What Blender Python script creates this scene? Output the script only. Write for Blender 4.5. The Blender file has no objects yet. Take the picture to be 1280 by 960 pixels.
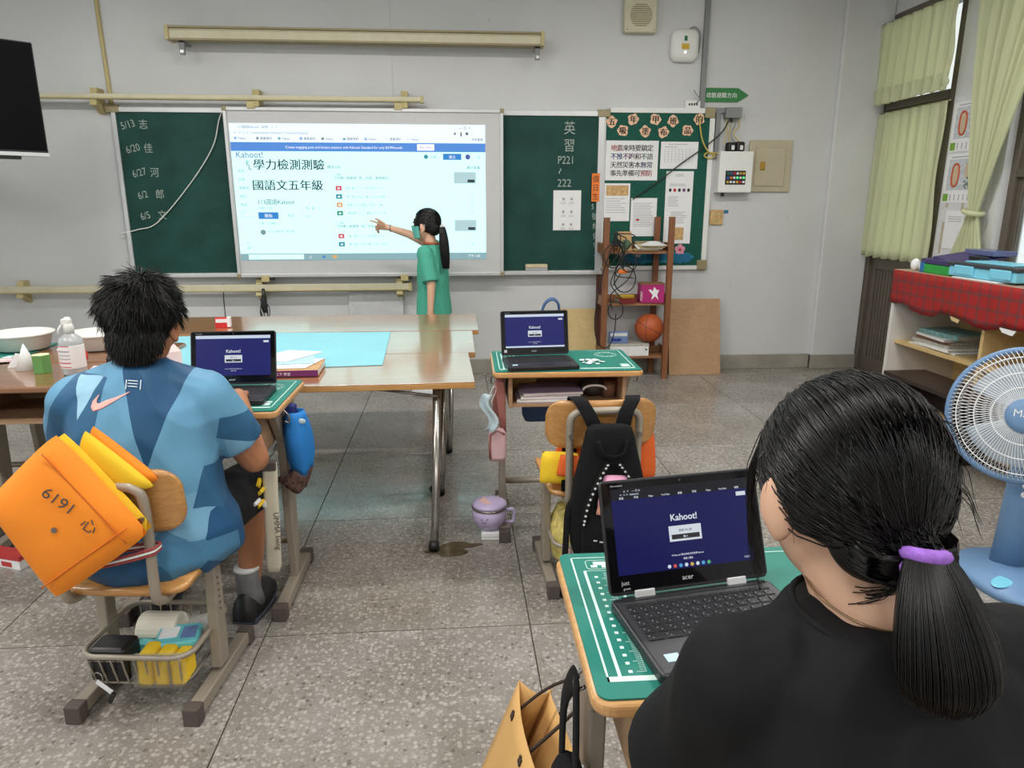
import bpy, bmesh, math, random
from mathutils import Vector, Matrix, Euler
from mathutils.bvhtree import BVHTree
random.seed(7)
R = math.radians
PI = math.pi
C = bpy.context.scene.collection
S = bpy.context.scene

# ---------------------------------------------------------------- camera, world, exposure
cd = bpy.data.cameras.new('camera'); cam = bpy.data.objects.new('camera', cd); C.objects.link(cam)
cam.location = (0, 0, 1.40); cam.rotation_euler = (R(90 - 14.32), 0, R(-4.5))
cd.sensor_width = 36; cd.lens = 887 / 1280 * 36; cd.clip_start = 0.03
S.camera = cam
W = bpy.data.worlds.new('overcast_sky'); S.world = W; W.use_nodes = True
W.node_tree.nodes['Background'].inputs[0].default_value = (0.86, 0.93, 1.0, 1)
W.node_tree.nodes['Background'].inputs[1].default_value = 2.2
S.view_settings.view_transform = 'Standard'; S.view_settings.look = 'None'
S.view_settings.gamma = 1; S.view_settings.use_curve_mapping = False
S.view_settings.exposure = 0.0
LAMP_WATTS = 32

# ---------------------------------------------------------------- materials
MATS = {}
def nt(name):
    m = bpy.data.materials.new(name); m.use_nodes = True
    n = m.node_tree; b = n.nodes['Principled BSDF']
    return m, n, b
def mat(name, col=(.5, .5, .5), rough=.5, metal=0, var=.06, vs=18, bump=0, bs=120, spec=.5, coat=0, alpha=1, emit=None, es=1, trans=0, sheen=0, cr=.1, sss=0):
    if name in MATS: return MATS[name]
    m, n, b = nt(name); N = n.nodes; L = n.links
    c4 = (*col, 1)
    b.inputs['Base Color'].default_value = c4
    b.inputs['Roughness'].default_value = rough; b.inputs['Metallic'].default_value = metal
    b.inputs['Specular IOR Level'].default_value = spec
    b.inputs['Coat Weight'].default_value = coat; b.inputs['Coat Roughness'].default_value = cr
    b.inputs['Sheen Weight'].default_value = sheen
    b.inputs['Transmission Weight'].default_value = trans; b.inputs['Alpha'].default_value = alpha
    if sss:
        b.inputs['Subsurface Weight'].default_value = sss; b.inputs['Subsurface Radius'].default_value = (.01, .004, .002); b.inputs['Subsurface Scale'].default_value = 1
    if emit:
        b.inputs['Emission Color'].default_value = (*emit, 1); b.inputs['Emission Strength'].default_value = es
    tc = N.new('ShaderNodeTexCoord')
    if var:
        no = N.new('ShaderNodeTexNoise'); no.inputs['Scale'].default_value = vs; no.inputs['Detail'].default_value = 4
        L.new(tc.outputs['Object'], no.inputs['Vector'])
        r = N.new('ShaderNodeValToRGB')
        r.color_ramp.elements[0].position = .3; r.color_ramp.elements[1].position = .7
        r.color_ramp.elements[0].color = (*[max(0, x * (1 - var)) for x in col], 1)
        r.color_ramp.elements[1].color = (*[min(1, x * (1 + var)) for x in col], 1)
        L.new(no.outputs['Fac'], r.inputs['Fac']); L.new(r.outputs['Color'], b.inputs['Base Color'])
    if bump:
        n2 = N.new('ShaderNodeTexNoise'); n2.inputs['Scale'].default_value = bs; n2.inputs['Detail'].default_value = 3
        L.new(tc.outputs['Object'], n2.inputs['Vector'])
        bp = N.new('ShaderNodeBump'); bp.inputs['Strength'].default_value = bump; bp.inputs['Distance'].default_value = .002
        L.new(n2.outputs['Fac'], bp.inputs['Height']); L.new(bp.outputs['Normal'], b.inputs['Normal'])
    MATS[name] = m; return m
def ramp(N, stops):
    r = N.new('ShaderNodeValToRGB'); e = r.color_ramp.elements
    e[0].position, e[0].color = stops[0][0], (*stops[0][1], 1)
    e[1].position, e[1].color = stops[-1][0], (*stops[-1][1], 1)
    for p, c in stops[1:-1]:
        x = e.new(p); x.color = (*c, 1)
    return r
def wood(name, c1, c2, axis='X', scale=6, rough=.45, coat=0, dist=3.0, stretch=12, cior=1.5):
    if name in MATS: return MATS[name]
    m, n, b = nt(name); N = n.nodes; L = n.links
    tc = N.new('ShaderNodeTexCoord'); mp = N.new('ShaderNodeMapping')
    sc = {'X': (1, stretch, stretch), 'Y': (stretch, 1, stretch), 'Z': (stretch, stretch, 1)}[axis]
    mp.inputs['Scale'].default_value = sc
    L.new(tc.outputs['Object'], mp.inputs['Vector'])
    no = N.new('ShaderNodeTexNoise'); no.inputs['Scale'].default_value = scale; no.inputs['Detail'].default_value = 6; no.inputs['Distortion'].default_value = dist * .3
    L.new(mp.outputs['Vector'], no.inputs['Vector'])
    r = ramp(N, [(.28, c1), (.5, tuple((a + d) / 2 for a, d in zip(c1, c2))), (.72, c2)])
    L.new(no.outputs['Fac'], r.inputs['Fac']); L.new(r.outputs['Color'], b.inputs['Base Color'])
    b.inputs['Roughness'].default_value = rough; b.inputs['Coat Weight'].default_value = coat; b.inputs['Coat Roughness'].default_value = .12
    b.inputs['Coat IOR'].default_value = cior
    bp = N.new('ShaderNodeBump'); bp.inputs['Strength'].default_value = .12; bp.inputs['Distance'].default_value = .001
    L.new(no.outputs['Fac'], bp.inputs['Height']); L.new(bp.outputs['Normal'], b.inputs['Normal'])
    MATS[name] = m; return m
def emis(name, col, s=1.0):
    if name in MATS: return MATS[name]
    m, n, b = nt(name)
    b.inputs['Base Color'].default_value = (.01, .01, .01, 1); b.inputs['Roughness'].default_value = .2; b.inputs['Specular IOR Level'].default_value = .22
    b.inputs['Emission Color'].default_value = (*col, 1); b.inputs['Emission Strength'].default_value = s
    MATS[name] = m; return m
def srgb(r, g, b):
    f = lambda v: (v / 255 / 12.92) if v / 255 <= .04045 else ((v / 255 + .055) / 1.055) ** 2.4
    return (f(r), f(g), f(b))

# ---------------------------------------------------------------- mesh builder
class MB:
    def __init__(s): s.v = []; s.f = []; s.mi = []; s.cur = 0
    def add(s, vs, fs):
        o = len(s.v); s.v += [Vector(p) for p in vs]
        for f in fs: s.f.append([i + o for i in f]); s.mi.append(s.cur)
        return s
    def bx(s, x0, x1, y0, y1, z0, z1, m=None):
        vs = [(x, y, z) for z in (z0, z1) for y in (y0, y1) for x in (x0, x1)]
        if m: vs = [m @ Vector(p) for p in vs]
        return s.add(vs, [(0, 2, 3, 1), (4, 5, 7, 6), (0, 1, 5, 4), (2, 6, 7, 3), (0, 4, 6, 2), (1, 3, 7, 5)])
    def box(s, c, d, rot=None):
        m = Matrix.Translation(c)
        if rot: m = m @ Euler(rot).to_matrix().to_4x4()
        return s.bx(-d[0] / 2, d[0] / 2, -d[1] / 2, d[1] / 2, -d[2] / 2, d[2] / 2, m)
    def loft(s, rings, cap=True, closed=False):
        n = len(rings[0]); vs = [p for r in rings for p in r]; fs = []
        m = len(rings)
        for i in range(m if closed else m - 1):
            a = i * n; b = ((i + 1) % m) * n
            for j in range(n):
                k = (j + 1) % n; fs.append((a + j, a + k, b + k, b + j))
        if cap and not closed:
            fs.append(tuple(range(n - 1, -1, -1))); fs.append(tuple((m - 1) * n + j for j in range(n)))
        return s.add(vs, fs)
    def tube(s, pts, r, n=8, closed=False, cap=True, flat=None):
        pts = [Vector(p) for p in pts]; m = len(pts); rings = []; up = None
        for i, p in enumerate(pts):
            a = pts[i - 1] if (i > 0 or closed) else p
            b = pts[(i + 1) % m] if (i < m - 1 or closed) else p
            t = (b - a)
            t = t.normalized() if t.length > 1e-9 else Vector((0, 0, 1))
            if up is None:
                up = Vector((0, 0, 1)) if abs(t.z) < .9 else Vector((1, 0, 0))
            up = (up - t * up.dot(t))
            if up.length < 1e-6: up = t.orthogonal()
            up.normalize(); w = t.cross(up)
            rr = r[i] if isinstance(r, (list, tuple)) else r
            fa = flat or (1, 1)
            rings.append([p + (up * math.cos(2 * PI * j / n) * fa[0] + w * math.sin(2 * PI * j / n) * fa[1]) * rr for j in range(n)])
        return s.loft(rings, cap, closed)
    def cyl(s, p0, p1, r0, r1=None, n=16): return s.tube([p0, p1], [r0, r0 if r1 is None else r1], n)
    def lathe(s, prof, n=24, m=None):
        rings = [[Vector((r * math.cos(2 * PI * j / n), r * math.sin(2 * PI * j / n), z)) for j in range(n)] for r, z in prof]
        if m: rings = [[m @ p for p in r] for r in rings]
        return s.loft(rings)
    def sph(s, c, r, n=16, k=10, m=None):
        if not isinstance(r, (list, tuple)): r = (r, r, r)
        rings = []
        for i in range(k + 1):
            a = -PI / 2 + PI * i / k; ca = max(math.cos(a), .001)
            rings.append([Vector((r[0] * ca * math.cos(2 * PI * j / n), r[1] * ca * math.sin(2 * PI * j / n), r[2] * math.sin(a))) for j in range(n)])
        mm = Matrix.Translation(c) @ (m.to_4x4() if m else Matrix())
        return s.loft([[mm @ p for p in q] for q in rings])
    def cap(s, p0, r0, p1, r1, n=12):           # tapered capsule
        s.sph(p0, r0, n, 8); s.sph(p1, r1, n, 8); return s.cyl(p0, p1, r0, r1, n)
    def prism(s, pts, h, m=None):                # 2D outline extruded in z
        n = len(pts); vs = [Vector((x, y, 0)) for x, y in pts] + [Vector((x, y, h)) for x, y in pts]
        if m: vs = [m @ p for p in vs]
        return s.add(vs, [tuple(range(n - 1, -1, -1)), tuple(range(n, 2 * n))] + [(i, (i + 1) % n, n + (i + 1) % n, n + i) for i in range(n)])
    def grid(s, fn, nu, nv, closed=False):
        vs = [fn(i / nu, j / nv) for j in range(nv + 1) for i in range(nu + (0 if closed else 1))]
        w = nu if closed else nu + 1; fs = []
        for j in range(nv):
            for i in range(nu):
                k = (i + 1) % w; fs.append((j * w + i, j * w + k, (j + 1) * w + k, (j + 1) * w + i))
        return s.add(vs, fs)
    def build(s, name, m, parent=None, smooth=False, bevel=0, seg=2, off=None, sub=0, solid=0, mx=None):
        me = bpy.data.meshes.new(name)
        vs = s.v
        if mx: vs = [mx @ p for p in vs]
        if off is not None: vs = [p - Vector(off) for p in vs]
        me.from_pydata([tuple(p) for p in vs], [], s.f); me.update()
        ms = m if isinstance(m, (list, tuple)) else [m]
        for q in ms: me.materials.append(MATS[q] if isinstance(q, str) else q)
        if len(ms) > 1: me.polygons.foreach_set('material_index', s.mi)
        if smooth: me.polygons.foreach_set('use_smooth', [True] * len(me.polygons))
        if s.fixn:
            b = bmesh.new(); b.from_mesh(me); bmesh.ops.recalc_face_normals(b, faces=b.faces); b.to_mesh(me); b.free()
        o = bpy.data.objects.new(name, me); C.objects.link(o)
        if parent: o.parent = parent
        if solid:
            q = o.modifiers.new('solid', 'SOLIDIFY'); q.thickness = solid; q.offset = 0
        if bevel:
            q = o.modifiers.new('bevel', 'BEVEL'); q.width = bevel; q.segments = seg; q.limit_method = 'ANGLE'; q.angle_limit = R(40)
        if sub:
            q = o.modifiers.new('sub', 'SUBSURF'); q.levels = sub; q.render_levels = sub
        return o
    fixn = True
def tag(o, label, cat, group=None, kind=None):
    o['label'] = label; o['category'] = cat
    if group: o['group'] = group
    if kind: o['kind'] = kind
    return o
def thing(name, label, cat, loc=(0, 0, 0), rz=0, group=None, rot=None):
    o = bpy.data.objects.new(name, None); C.objects.link(o); o.empty_display_size = .05
    o.location = loc; o.rotation_euler = rot or (0, 0, rz)
    return tag(o, label, cat, group)
def copy_tree(o, parent=None):
    c = o.copy(); C.objects.link(c); c.parent = parent
    for ch in o.children: copy_tree(ch, c)
    return c
def struct(o): o['kind'] = 'structure'; return o
def sub(o, label): o['label'] = label; return o
def rrect(w, h, r, n=5, cx=0, cy=0):
    pts = []
    for sx, sy, a0 in ((1, 1, 0), (-1, 1, 90), (-1, -1, 180), (1, -1, 270)):
        for i in range(n + 1):
            a = R(a0 + 90 * i / n); pts.append((cx + sx * (w / 2 - r) + r * math.cos(a), cy + sy * (h / 2 - r) + r * math.sin(a)))
    return pts
def smoothpath(pts, k=6):                        # Catmull-Rom
    P = [Vector(p) for p in pts]; out = []
    for i in range(len(P) - 1):
        a = P[max(i - 1, 0)]; b = P[i]; c = P[i + 1]; d = P[min(i + 2, len(P) - 1)]
        for j in range(k):
            t = j / k
            out.append(.5 * ((2 * b) + (c - a) * t + (2 * a - 5 * b + 4 * c - d) * t * t + (3 * b - a - 3 * c + d) * t ** 3))
    out.append(P[-1]); return out
MXW = Matrix(((1, 0, 0, 0), (0, 0, -1, 0), (0, 1, 0, 0), (0, 0, 0, 1)))    # sheet drawn in x,y -> upright on the front wall, facing -y
MXR = Matrix(((0, 0, -1, 0), (-1, 0, 0, 0), (0, 1, 0, 0), (0, 0, 0, 1)))   # upright on the right wall, facing -x
TEXTS = []
def text(name, body, size, m, parent, mx, align='LEFT', ext=.0002, bold=0, sx=1):
    cu = bpy.data.curves.new(name, 'FONT'); cu.body = body; cu.size = size; cu.extrude = ext; cu.align_x = align
    cu.resolution_u = 3; cu.offset = bold
    cu.materials.append(MATS[m] if isinstance(m, str) else m)
    o = bpy.data.objects.new(name, cu); C.objects.link(o)
    TEXTS.append((o, name, parent, mx @ Matrix.Diagonal((sx, 1, 1, 1)))); return o
def flush_texts():
    bpy.context.view_layer.update(); dg = bpy.context.evaluated_depsgraph_get()
    for o, name, parent, mx in TEXTS:
        me = bpy.data.meshes.new_from_object(o.evaluated_get(dg)); me.name = name
        n = bpy.data.objects.new(name, me); C.objects.link(n); n.parent = parent; n.matrix_local = mx
    for o, *_ in TEXTS:
        cu = o.data; bpy.data.objects.remove(o); bpy.data.curves.remove(cu)
    seen = {}
    TEXTS.clear()
def T(x, y, z, base=MXW): return Matrix.Translation((x, y, z)) @ base
def blob(mb, name, m, parent, voxel=.006, smooth=6, off=None, fac=.5, fold=None):
    o = mb.build('tmp_' + name, m, None, off=off)
    q = o.modifiers.new('r', 'REMESH'); q.mode = 'VOXEL'; q.voxel_size = voxel; q.use_smooth_shade = True
    if smooth:
        q = o.modifiers.new('s', 'SMOOTH'); q.iterations = smooth; q.factor = fac
    bpy.context.view_layer.update(); dg = bpy.context.evaluated_depsgraph_get()
    me = bpy.data.meshes.new_from_object(o.evaluated_get(dg)); old = o.data
    bpy.data.objects.remove(o); bpy.data.meshes.remove(old)
    if fold:
        from mathutils import noise
        amp, sc, st = fold
        nr_ = [v_.normal.copy() for v_ in me.vertices]; co_ = [v_.co.copy() for v_ in me.vertices]; out_ = []
        for c_, n_ in zip(co_, nr_):
            q_ = Vector((c_.x * st[0], c_.y * st[1], c_.z * st[2])) * sc
            w_ = noise.noise(q_ + noise.noise_vector(q_ * .6) * .7)
            out_ += list(c_ + n_ * amp * ((1 - abs(w_) * 2.4) * .8 + .5 * noise.noise(q_ * 2.1)))
        me.vertices.foreach_set('co', out_); me.update()
    me.name = name; me.polygons.foreach_set('use_smooth', [True] * len(me.polygons))
    n = bpy.data.objects.new(name, me); C.objects.link(n); n.parent = parent
    return n
# ---------------------------------------------------------------- the room
XL, XR, YB, YF, ZC = -4.6, 3.46, -3.0, 5.86, 3.25
def wall_mat():
    m, n, b = nt('painted_wall'); N = n.nodes; L = n.links
    tc = N.new('ShaderNodeTexCoord')
    a = N.new('ShaderNodeTexNoise'); a.inputs['Scale'].default_value = 1.3; a.inputs['Detail'].default_value = 6
    L.new(tc.outputs['Object'], a.inputs['Vector'])
    r = ramp(N, [(.3, (.565, .568, .565)), (.7, (.635, .64, .64))])
    L.new(a.outputs['Fac'], r.inputs['Fac'])
    v = N.new('ShaderNodeTexNoise'); v.inputs['Scale'].default_value = 9; v.inputs['Detail'].default_value = 2
    L.new(tc.outputs['Object'], v.inputs['Vector'])
    r2 = ramp(N, [(.735, (1, 1, 1)), (.78, (.80, .79, .76))]); L.new(v.outputs['Fac'], r2.inputs['Fac'])
    mx = N.new('ShaderNodeMixRGB'); mx.blend_type = 'MULTIPLY'; mx.inputs[0].default_value = 1
    L.new(r.outputs['Color'], mx.inputs[1]); L.new(r2.outputs['Color'], mx.inputs[2]); L.new(mx.outputs['Color'], b.inputs['Base Color'])
    b.inputs['Roughness'].default_value = .55
    n2 = N.new('ShaderNodeTexNoise'); n2.inputs['Scale'].default_value = 55; L.new(tc.outputs['Object'], n2.inputs['Vector'])
    bp = N.new('ShaderNodeBump'); bp.inputs['Strength'].default_value = .12; bp.inputs['Distance'].default_value = .004
    L.new(n2.outputs['Fac'], bp.inputs['Height']); L.new(bp.outputs['Normal'], b.inputs['Normal'])
    MATS['wall'] = m
wall_mat()
def terrazzo():
    m, n, b = nt('terrazzo'); N = n.nodes; L = n.links
    tc = N.new('ShaderNodeTexCoord')
    def vor(sc):
        v = N.new('ShaderNodeTexVoronoi'); v.inputs['Scale'].default_value = sc; v.feature = 'F1'
        L.new(tc.outputs['Object'], v.inputs['Vector']); return v
    def noi(sc, d=4):
        v = N.new('ShaderNodeTexNoise'); v.inputs['Scale'].default_value = sc; v.inputs['Detail'].default_value = d
        L.new(tc.outputs['Object'], v.inputs['Vector']); return v
    def mix(f, a, c, bt='MIX'):
        x = N.new('ShaderNodeMixRGB'); x.blend_type = bt
        for k, q in ((0, f), (1, a), (2, c)):
            if isinstance(q, (int, float)): x.inputs[k].default_value = q
            elif isinstance(q, tuple): x.inputs[k].default_value = (*q, 1)
            else: L.new(q, x.inputs[k])
        return x.outputs['Color']
    base = ramp(N, [(.3, (.25, .232, .212)), (.7, (.335, .312, .288))]); L.new(noi(2.2, 6).outputs['Fac'], base.inputs['Fac'])
    v1 = vor(78); c1 = ramp(N, [(.0, (.49, .47, .445)), (.5, (.42, .40, .375)), (.78, (.30, .28, .255)), (1, (.16, .145, .13))])
    sx = N.new('ShaderNodeSeparateColor'); L.new(v1.outputs['Color'], sx.inputs[0]); L.new(sx.outputs[0], c1.inputs['Fac'])
    d1 = ramp(N, [(.40, (1, 1, 1)), (.62, (0, 0, 0))]); L.new(v1.outputs['Distance'], d1.inputs['Fac'])
    gate = ramp(N, [(.30, (0, 0, 0)), (.36, (1, 1, 1))]); L.new(sx.outputs[1], gate.inputs['Fac'])
    f1 = mix(1, d1.outputs['Color'], gate.outputs['Color'], 'MULTIPLY')
    k = mix(f1, base.outputs['Color'], c1.outputs['Color'])
    v2 = vor(150); s2 = N.new('ShaderNodeSeparateColor'); L.new(v2.outputs['Color'], s2.inputs[0])
    g2 = ramp(N, [(.62, (0, 0, 0)), (.68, (1, 1, 1))]); L.new(s2.outputs[0], g2.inputs['Fac'])
    d2 = ramp(N, [(.3, (.8, .8, .8)), (.45, (0, 0, 0))]); L.new(v2.outputs['Distance'], d2.inputs['Fac'])
    k = mix(mix(1, g2.outputs['Color'], d2.outputs['Color'], 'MULTIPLY'), k, (.43, .41, .39))
    dirt = ramp(N, [(.38, (.72, .69, .64)), (.62, (1, 1, 1))]); L.new(noi(1.1, 8).outputs['Fac'], dirt.inputs['Fac'])
    k = mix(1, k, dirt.outputs['Color'], 'MULTIPLY')
    L.new(k, b.inputs['Base Color'])
    rr = ramp(N, [(.35, (.09, .09, .09)), (.7, (.31, .31, .31))]); L.new(noi(3, 8).outputs['Fac'], rr.inputs['Fac']); L.new(rr.outputs['Color'], b.inputs['Roughness'])
    MATS['terrazzo'] = m
terrazzo()
mat('joint', (.09, .085, .075), .8)
mat('skirting', srgb(150, 145, 134), .55, var=.14, vs=6)
mat('ceil', (.78, .78, .76), .8)
mat('cream_paint', srgb(202, 196, 168), .45, var=.05)
mat('cream_edge', srgb(188, 174, 124), .5, var=.08)
mat('alu', srgb(205, 206, 206), .35, .35, var=.03)
mat('frame_taupe', srgb(98, 90, 80), .45, .2, var=.05)
mat('brass_dull', srgb(150, 138, 105), .5, .2)
mat('white_plastic', srgb(226, 226, 222), .4, var=.02)
mat('grey_pvc', srgb(128, 130, 130), .5, var=.03)
mat('black_plastic', (.012, .012, .013), .4, var=0)
mat('dark_plastic', (.03, .03, .032), .45, var=0)
mat('paper', srgb(232, 232, 232), .8, var=.015)
mat('ink', (.03, .03, .035), .8, var=0)
mat('greyink', (.38, .38, .40), .8, var=0)
mat('redink', srgb(196, 40, 44), .8, var=0)
mat('blueink', srgb(30, 90, 170), .8, var=0)
mat('navyink', srgb(32, 50, 130), .8, var=0)
mat('purpleink', srgb(110, 45, 110), .8, var=0)
mat('greenink', srgb(40, 110, 85), .8, var=0)
mat('chalk', (.36, .42, .38), .9, var=.35, vs=150)

fl = struct(MB().bx(XL, XR, YB, YF, -.12, -.008).build('floor', 'joint'))
GX0, GY0, GS = -.658, 2.14, .888
xs = [XL] + [GX0 + k * GS for k in range(-6, 7) if XL + .05 < GX0 + k * GS < XR - .05] + [XR]
ys = [YB] + [GY0 + k * GS for k in range(-8, 8) if YB + .05 < GY0 + k * GS < YF - .05] + [YF]
for a, b_ in zip(xs, xs[1:]):
    for c_, d_ in zip(ys, ys[1:]):
        g = .0022
        o = MB().bx(a + g - a, b_ - g - a, c_ + g - c_, d_ - g - c_, -.008, 0).build('floor_slab', 'terrazzo', fl)
        o.location = (a, c_, 0)
mat('puddle', srgb(88, 78, 60), .12, var=.25, vs=30)
mat('water', srgb(150, 165, 170), .03, var=.05)

# front wall: a slightly proud left half, pillar at the right corner
wf = struct(MB().bx(XL - .12, XR + .12, YF, YF + .2, 0, ZC).build('wall_front', 'wall'))
o = MB().bx(XL, -.452, YF - .006, YF + .01, 0, ZC).build('plaster_panel', 'wall', wf)
o = MB().bx(3.06, XR, YF - .045, YF + .01, 0, ZC).build('corner_pillar', 'wall', wf, bevel=.012)
# right wall with door opening (4.98..5.83) and windows
wr = MB()
wr.bx(XR, XR + .2, 5.83, YF + .2, 0, ZC)
wr.bx(XR, XR + .2, 4.42, 4.98, 0, ZC)
wr.bx(XR, XR + .2, 4.98, 5.83, 2.82, ZC)
for ya, yb in ((1.15, 4.42), (-2.4, .75)):
    wr.bx(XR, XR + .2, ya, yb, 0, .92); wr.bx(XR, XR + .2, ya, yb, 2.72, ZC)
wr.bx(XR, XR + .2, .75, 1.15, 0, ZC); wr.bx(XR, XR + .2, YB - .12, -2.4, 0, ZC)
struct(wr.build('wall_right', 'wall'))
wl = MB()
for ya, yb in ((-2.4, .6), (1.1, 4.2)):
    wl.bx(XL - .2, XL, ya, yb, 0, .95); wl.bx(XL - .2, XL, ya, yb, 2.7, ZC)
wl.bx(XL - .2, XL, .6, 1.1, 0, ZC); wl.bx(XL - .2, XL, YB - .12, -2.4, 0, ZC); wl.bx(XL - .2, XL, 4.2, YF + .2, 0, ZC)
struct(wl.build('wall_left', 'wall'))
struct(MB().bx(XL - .2, XR + .2, YB - .2, YB, 0, ZC).build('wall_back', 'wall'))
struct(MB().bx(XL - .2, XR + .2, YB - .2, YF + .2, ZC, ZC + .15).build('ceiling', 'ceil'))
bb = MB().bx(XL, 3.06, YF - .018, YF, 0, .125); bb.bx(3.06, XR, YF - .06, YF, 0, .122)
struct(bb.build('baseboard_front', 'skirting', bevel=.004))

# glass
def glass():
    m = bpy.data.materials.new('clear_glass'); m.use_nodes = True; N = m.node_tree.nodes; L = m.node_tree.links
    N.remove(N['Principled BSDF']); o = N['Material Output']
    t = N.new('ShaderNodeBsdfTransparent'); t.inputs[0].default_value = (.93, .96, .95, 1)
    g = N.new('ShaderNodeBsdfGlossy'); g.inputs['Roughness'].default_value = .03
    lw = N.new('ShaderNodeLayerWeight'); p = N.new('ShaderNodeMath'); p.operation = 'POWER'; p.inputs[1].default_value = 5; L.new(lw.outputs['Facing'], p.inputs[0])
    f = N.new('ShaderNodeMath'); f.operation = 'MULTIPLY_ADD'; f.inputs[1].default_value = .8; f.inputs[2].default_value = .04; L.new(p.outputs[0], f.inputs[0])
    x = N.new('ShaderNodeMixShader'); L.new(f.outputs[0], x.inputs[0]); L.new(t.outputs[0], x.inputs[1]); L.new(g.outputs[0], x.inputs[2]); L.new(x.outputs[0], o.inputs['Surface'])
    MATS['glass'] = m
glass()
# windows (frames and panes), right wall then left wall
def window(n, x, y0, y1, z0, z1, k, tz):
    w = struct(thing('window_%d' % n, '', '', (x, y0, z0))); del w['label']; del w['category']
    d = .05; W_ = y1 - y0; H_ = z1 - z0
    for a, b_ in ((0, .05), (W_ - .05, W_)): MB().bx(-d, d, a, b_, 0, H_).build('window_jamb', 'frame_taupe', w, bevel=.003)
    for a, b_ in ((0, .05), (H_ - .05, H_), (tz - .025, tz + .025)): MB().bx(-d * .9, d * .9, .05, W_ - .05, a, b_).build('window_rail', 'frame_taupe', w, bevel=.003)
    st = (W_ - .1) / k
    for i in range(k):
        ya = .05 + i * st; x0 = -.02 if i % 2 else .008
        for za, zb in ((.05, tz - .025), (tz + .025, H_ - .05)):
            for e in (ya, ya + st - .035): MB().bx(x0, x0 + .02, e, e + .035, za, zb).build('sash_stile', 'frame_taupe', w)
            MB().bx(x0 + .008, x0 + .013, ya + .035, ya + st - .035, za, zb).build('pane', 'glass', w)
    return w
window(1, XR + .1, 1.15, 4.42, .92, 2.72, 4, .66)
window(2, XR + .1, -2.4, .75, .92, 2.72, 4, .66)
window(3, XL - .1, -2.4, .6, .95, 2.7, 4, 1.2)
window(4, XL - .1, 1.1, 4.2, .95, 2.7, 4, 1.2)
# door with ribbed lower panel, glazed upper half and transom
dr = struct(thing('door_1', '', '', (XR + .06, 4.98, 0))); del dr['label']; del dr['category']
for a, b_ in ((0, .06), (.79, .85)): MB().bx(-.06, .06, a, b_, 0, 2.82).build('door_jamb', 'frame_taupe', dr, bevel=.003)
for a, b_ in ((2.11, 2.17), (2.76, 2.82)): MB().bx(-.07, .06, .06, .79, a, b_).build('door_head', 'frame_taupe', dr, bevel=.003)
for a, b_ in ((.06, .13), (.72, .79)): MB().bx(-.035, .015, a, b_, .01, 2.11).build('door_stile', 'frame_taupe', dr, bevel=.003)
for a, b_ in ((.01, .13), (.87, .99), (2.03, 2.11), (1.42, 1.46)): MB().bx(-.035, .015, .13, .72, a, b_).build('door_rail', 'frame_taupe', dr, bevel=.003)
MB().bx(-.06, .06, 0, .85, -.02, .012).build('threshold', 'frame_taupe', dr)
mb = MB()
for k in range(28):
    y = .13 + .59 * k / 28
    mb.bx(-.022 if k % 2 else -.028, 0, y, y + .59 / 28, .13, .87)
rp_ = mb.build('ribbed_panel', 'frame_taupe', dr)
MB().bx(-.012, -.006, .13, .72, .99, 2.03).build('pane', 'glass', dr); MB().bx(-.012, -.006, .06, .79, 2.17, 2.76).build('pane', 'glass', dr)
# outside: tiled facade of the block across the walkway, walkway slab
def facade():
    m, n, b = nt('facade_tiles'); N = n.nodes; L = n.links
    tc = N.new('ShaderNodeTexCoord'); mp = N.new('ShaderNodeMapping'); mp.inputs['Rotation'].default_value = (R(90), 0, R(90))
    L.new(tc.outputs['Object'], mp.inputs['Vector'])
    k = N.new('ShaderNodeTexBrick'); k.inputs['Scale'].default_value = 7; k.inputs['Mortar Size'].default_value = .02
    k.inputs['Color1'].default_value = (*srgb(214, 150, 110), 1); k.inputs['Color2'].default_value = (*srgb(226, 172, 130), 1); k.inputs['Mortar'].default_value = (.6, .55, .5, 1)
    L.new(mp.outputs['Vector'], k.inputs['Vector']); L.new(k.outputs['Color'], b.inputs['Base Color']); MATS['facade'] = m
facade()
mat('pale_render', srgb(222, 218, 214), .8)
fb = thing('opposite_building', 'salmon tiled school block seen through the window behind the tied curtain', 'building', (7.4, 3, 0))
MB().bx(0, .4, -9, 12, 1.6, 9).build('tiled_wall', 'facade', fb)
MB().bx(-.02, .4, -9, 12, -.1, 1.6).build('pale_parapet', 'pale_render', fb)
struct(MB().bx(XR + .2, 12, -8, 16, -.3, -.05).build('ground_outside', 'pale_render'))

# ceiling lamps (above the frame) that light the room
mat('lamp_white', (.8, .8, .8), .4); emis('tube_glow', (1, .98, .94), 9)
def ceiling_lamp(x, y):
    t = thing('ceiling_lamp', 'white twin-tube fluorescent batten hung under the ceiling', 'ceiling lamp', (x, y, ZC - .22), 0, 'fluorescent ceiling lamps')
    MB().bx(-.6, .6, -.09, .09, .04, .08).build('housing', 'lamp_white', t, bevel=.008)
    for s in (-.05, .05): MB().cyl((-.58, s, .015), (.58, s, .015), .014, n=8).build('tube', 'tube_glow', t, True)
    for s in (-.4, .4): MB().cyl((s, 0, .08), (s, 0, .22), .008, n=8).build('hanger', 'lamp_white', t)
    ld = bpy.data.lights.new('lamp_light', 'AREA'); ld.shape = 'RECTANGLE'; ld.size = 1.15; ld.size_y = .16; ld.energy = LAMP_WATTS; ld.color = (1, .975, .94)
    lo = bpy.data.objects.new('lamp_light', ld); C.objects.link(lo); lo.parent = t; lo.location = (0, 0, -.01)
for x in (-2.9, -.6, 1.8):
    for y in (-1.4, 1.2, 3.6): ceiling_lamp(x, y)
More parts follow.
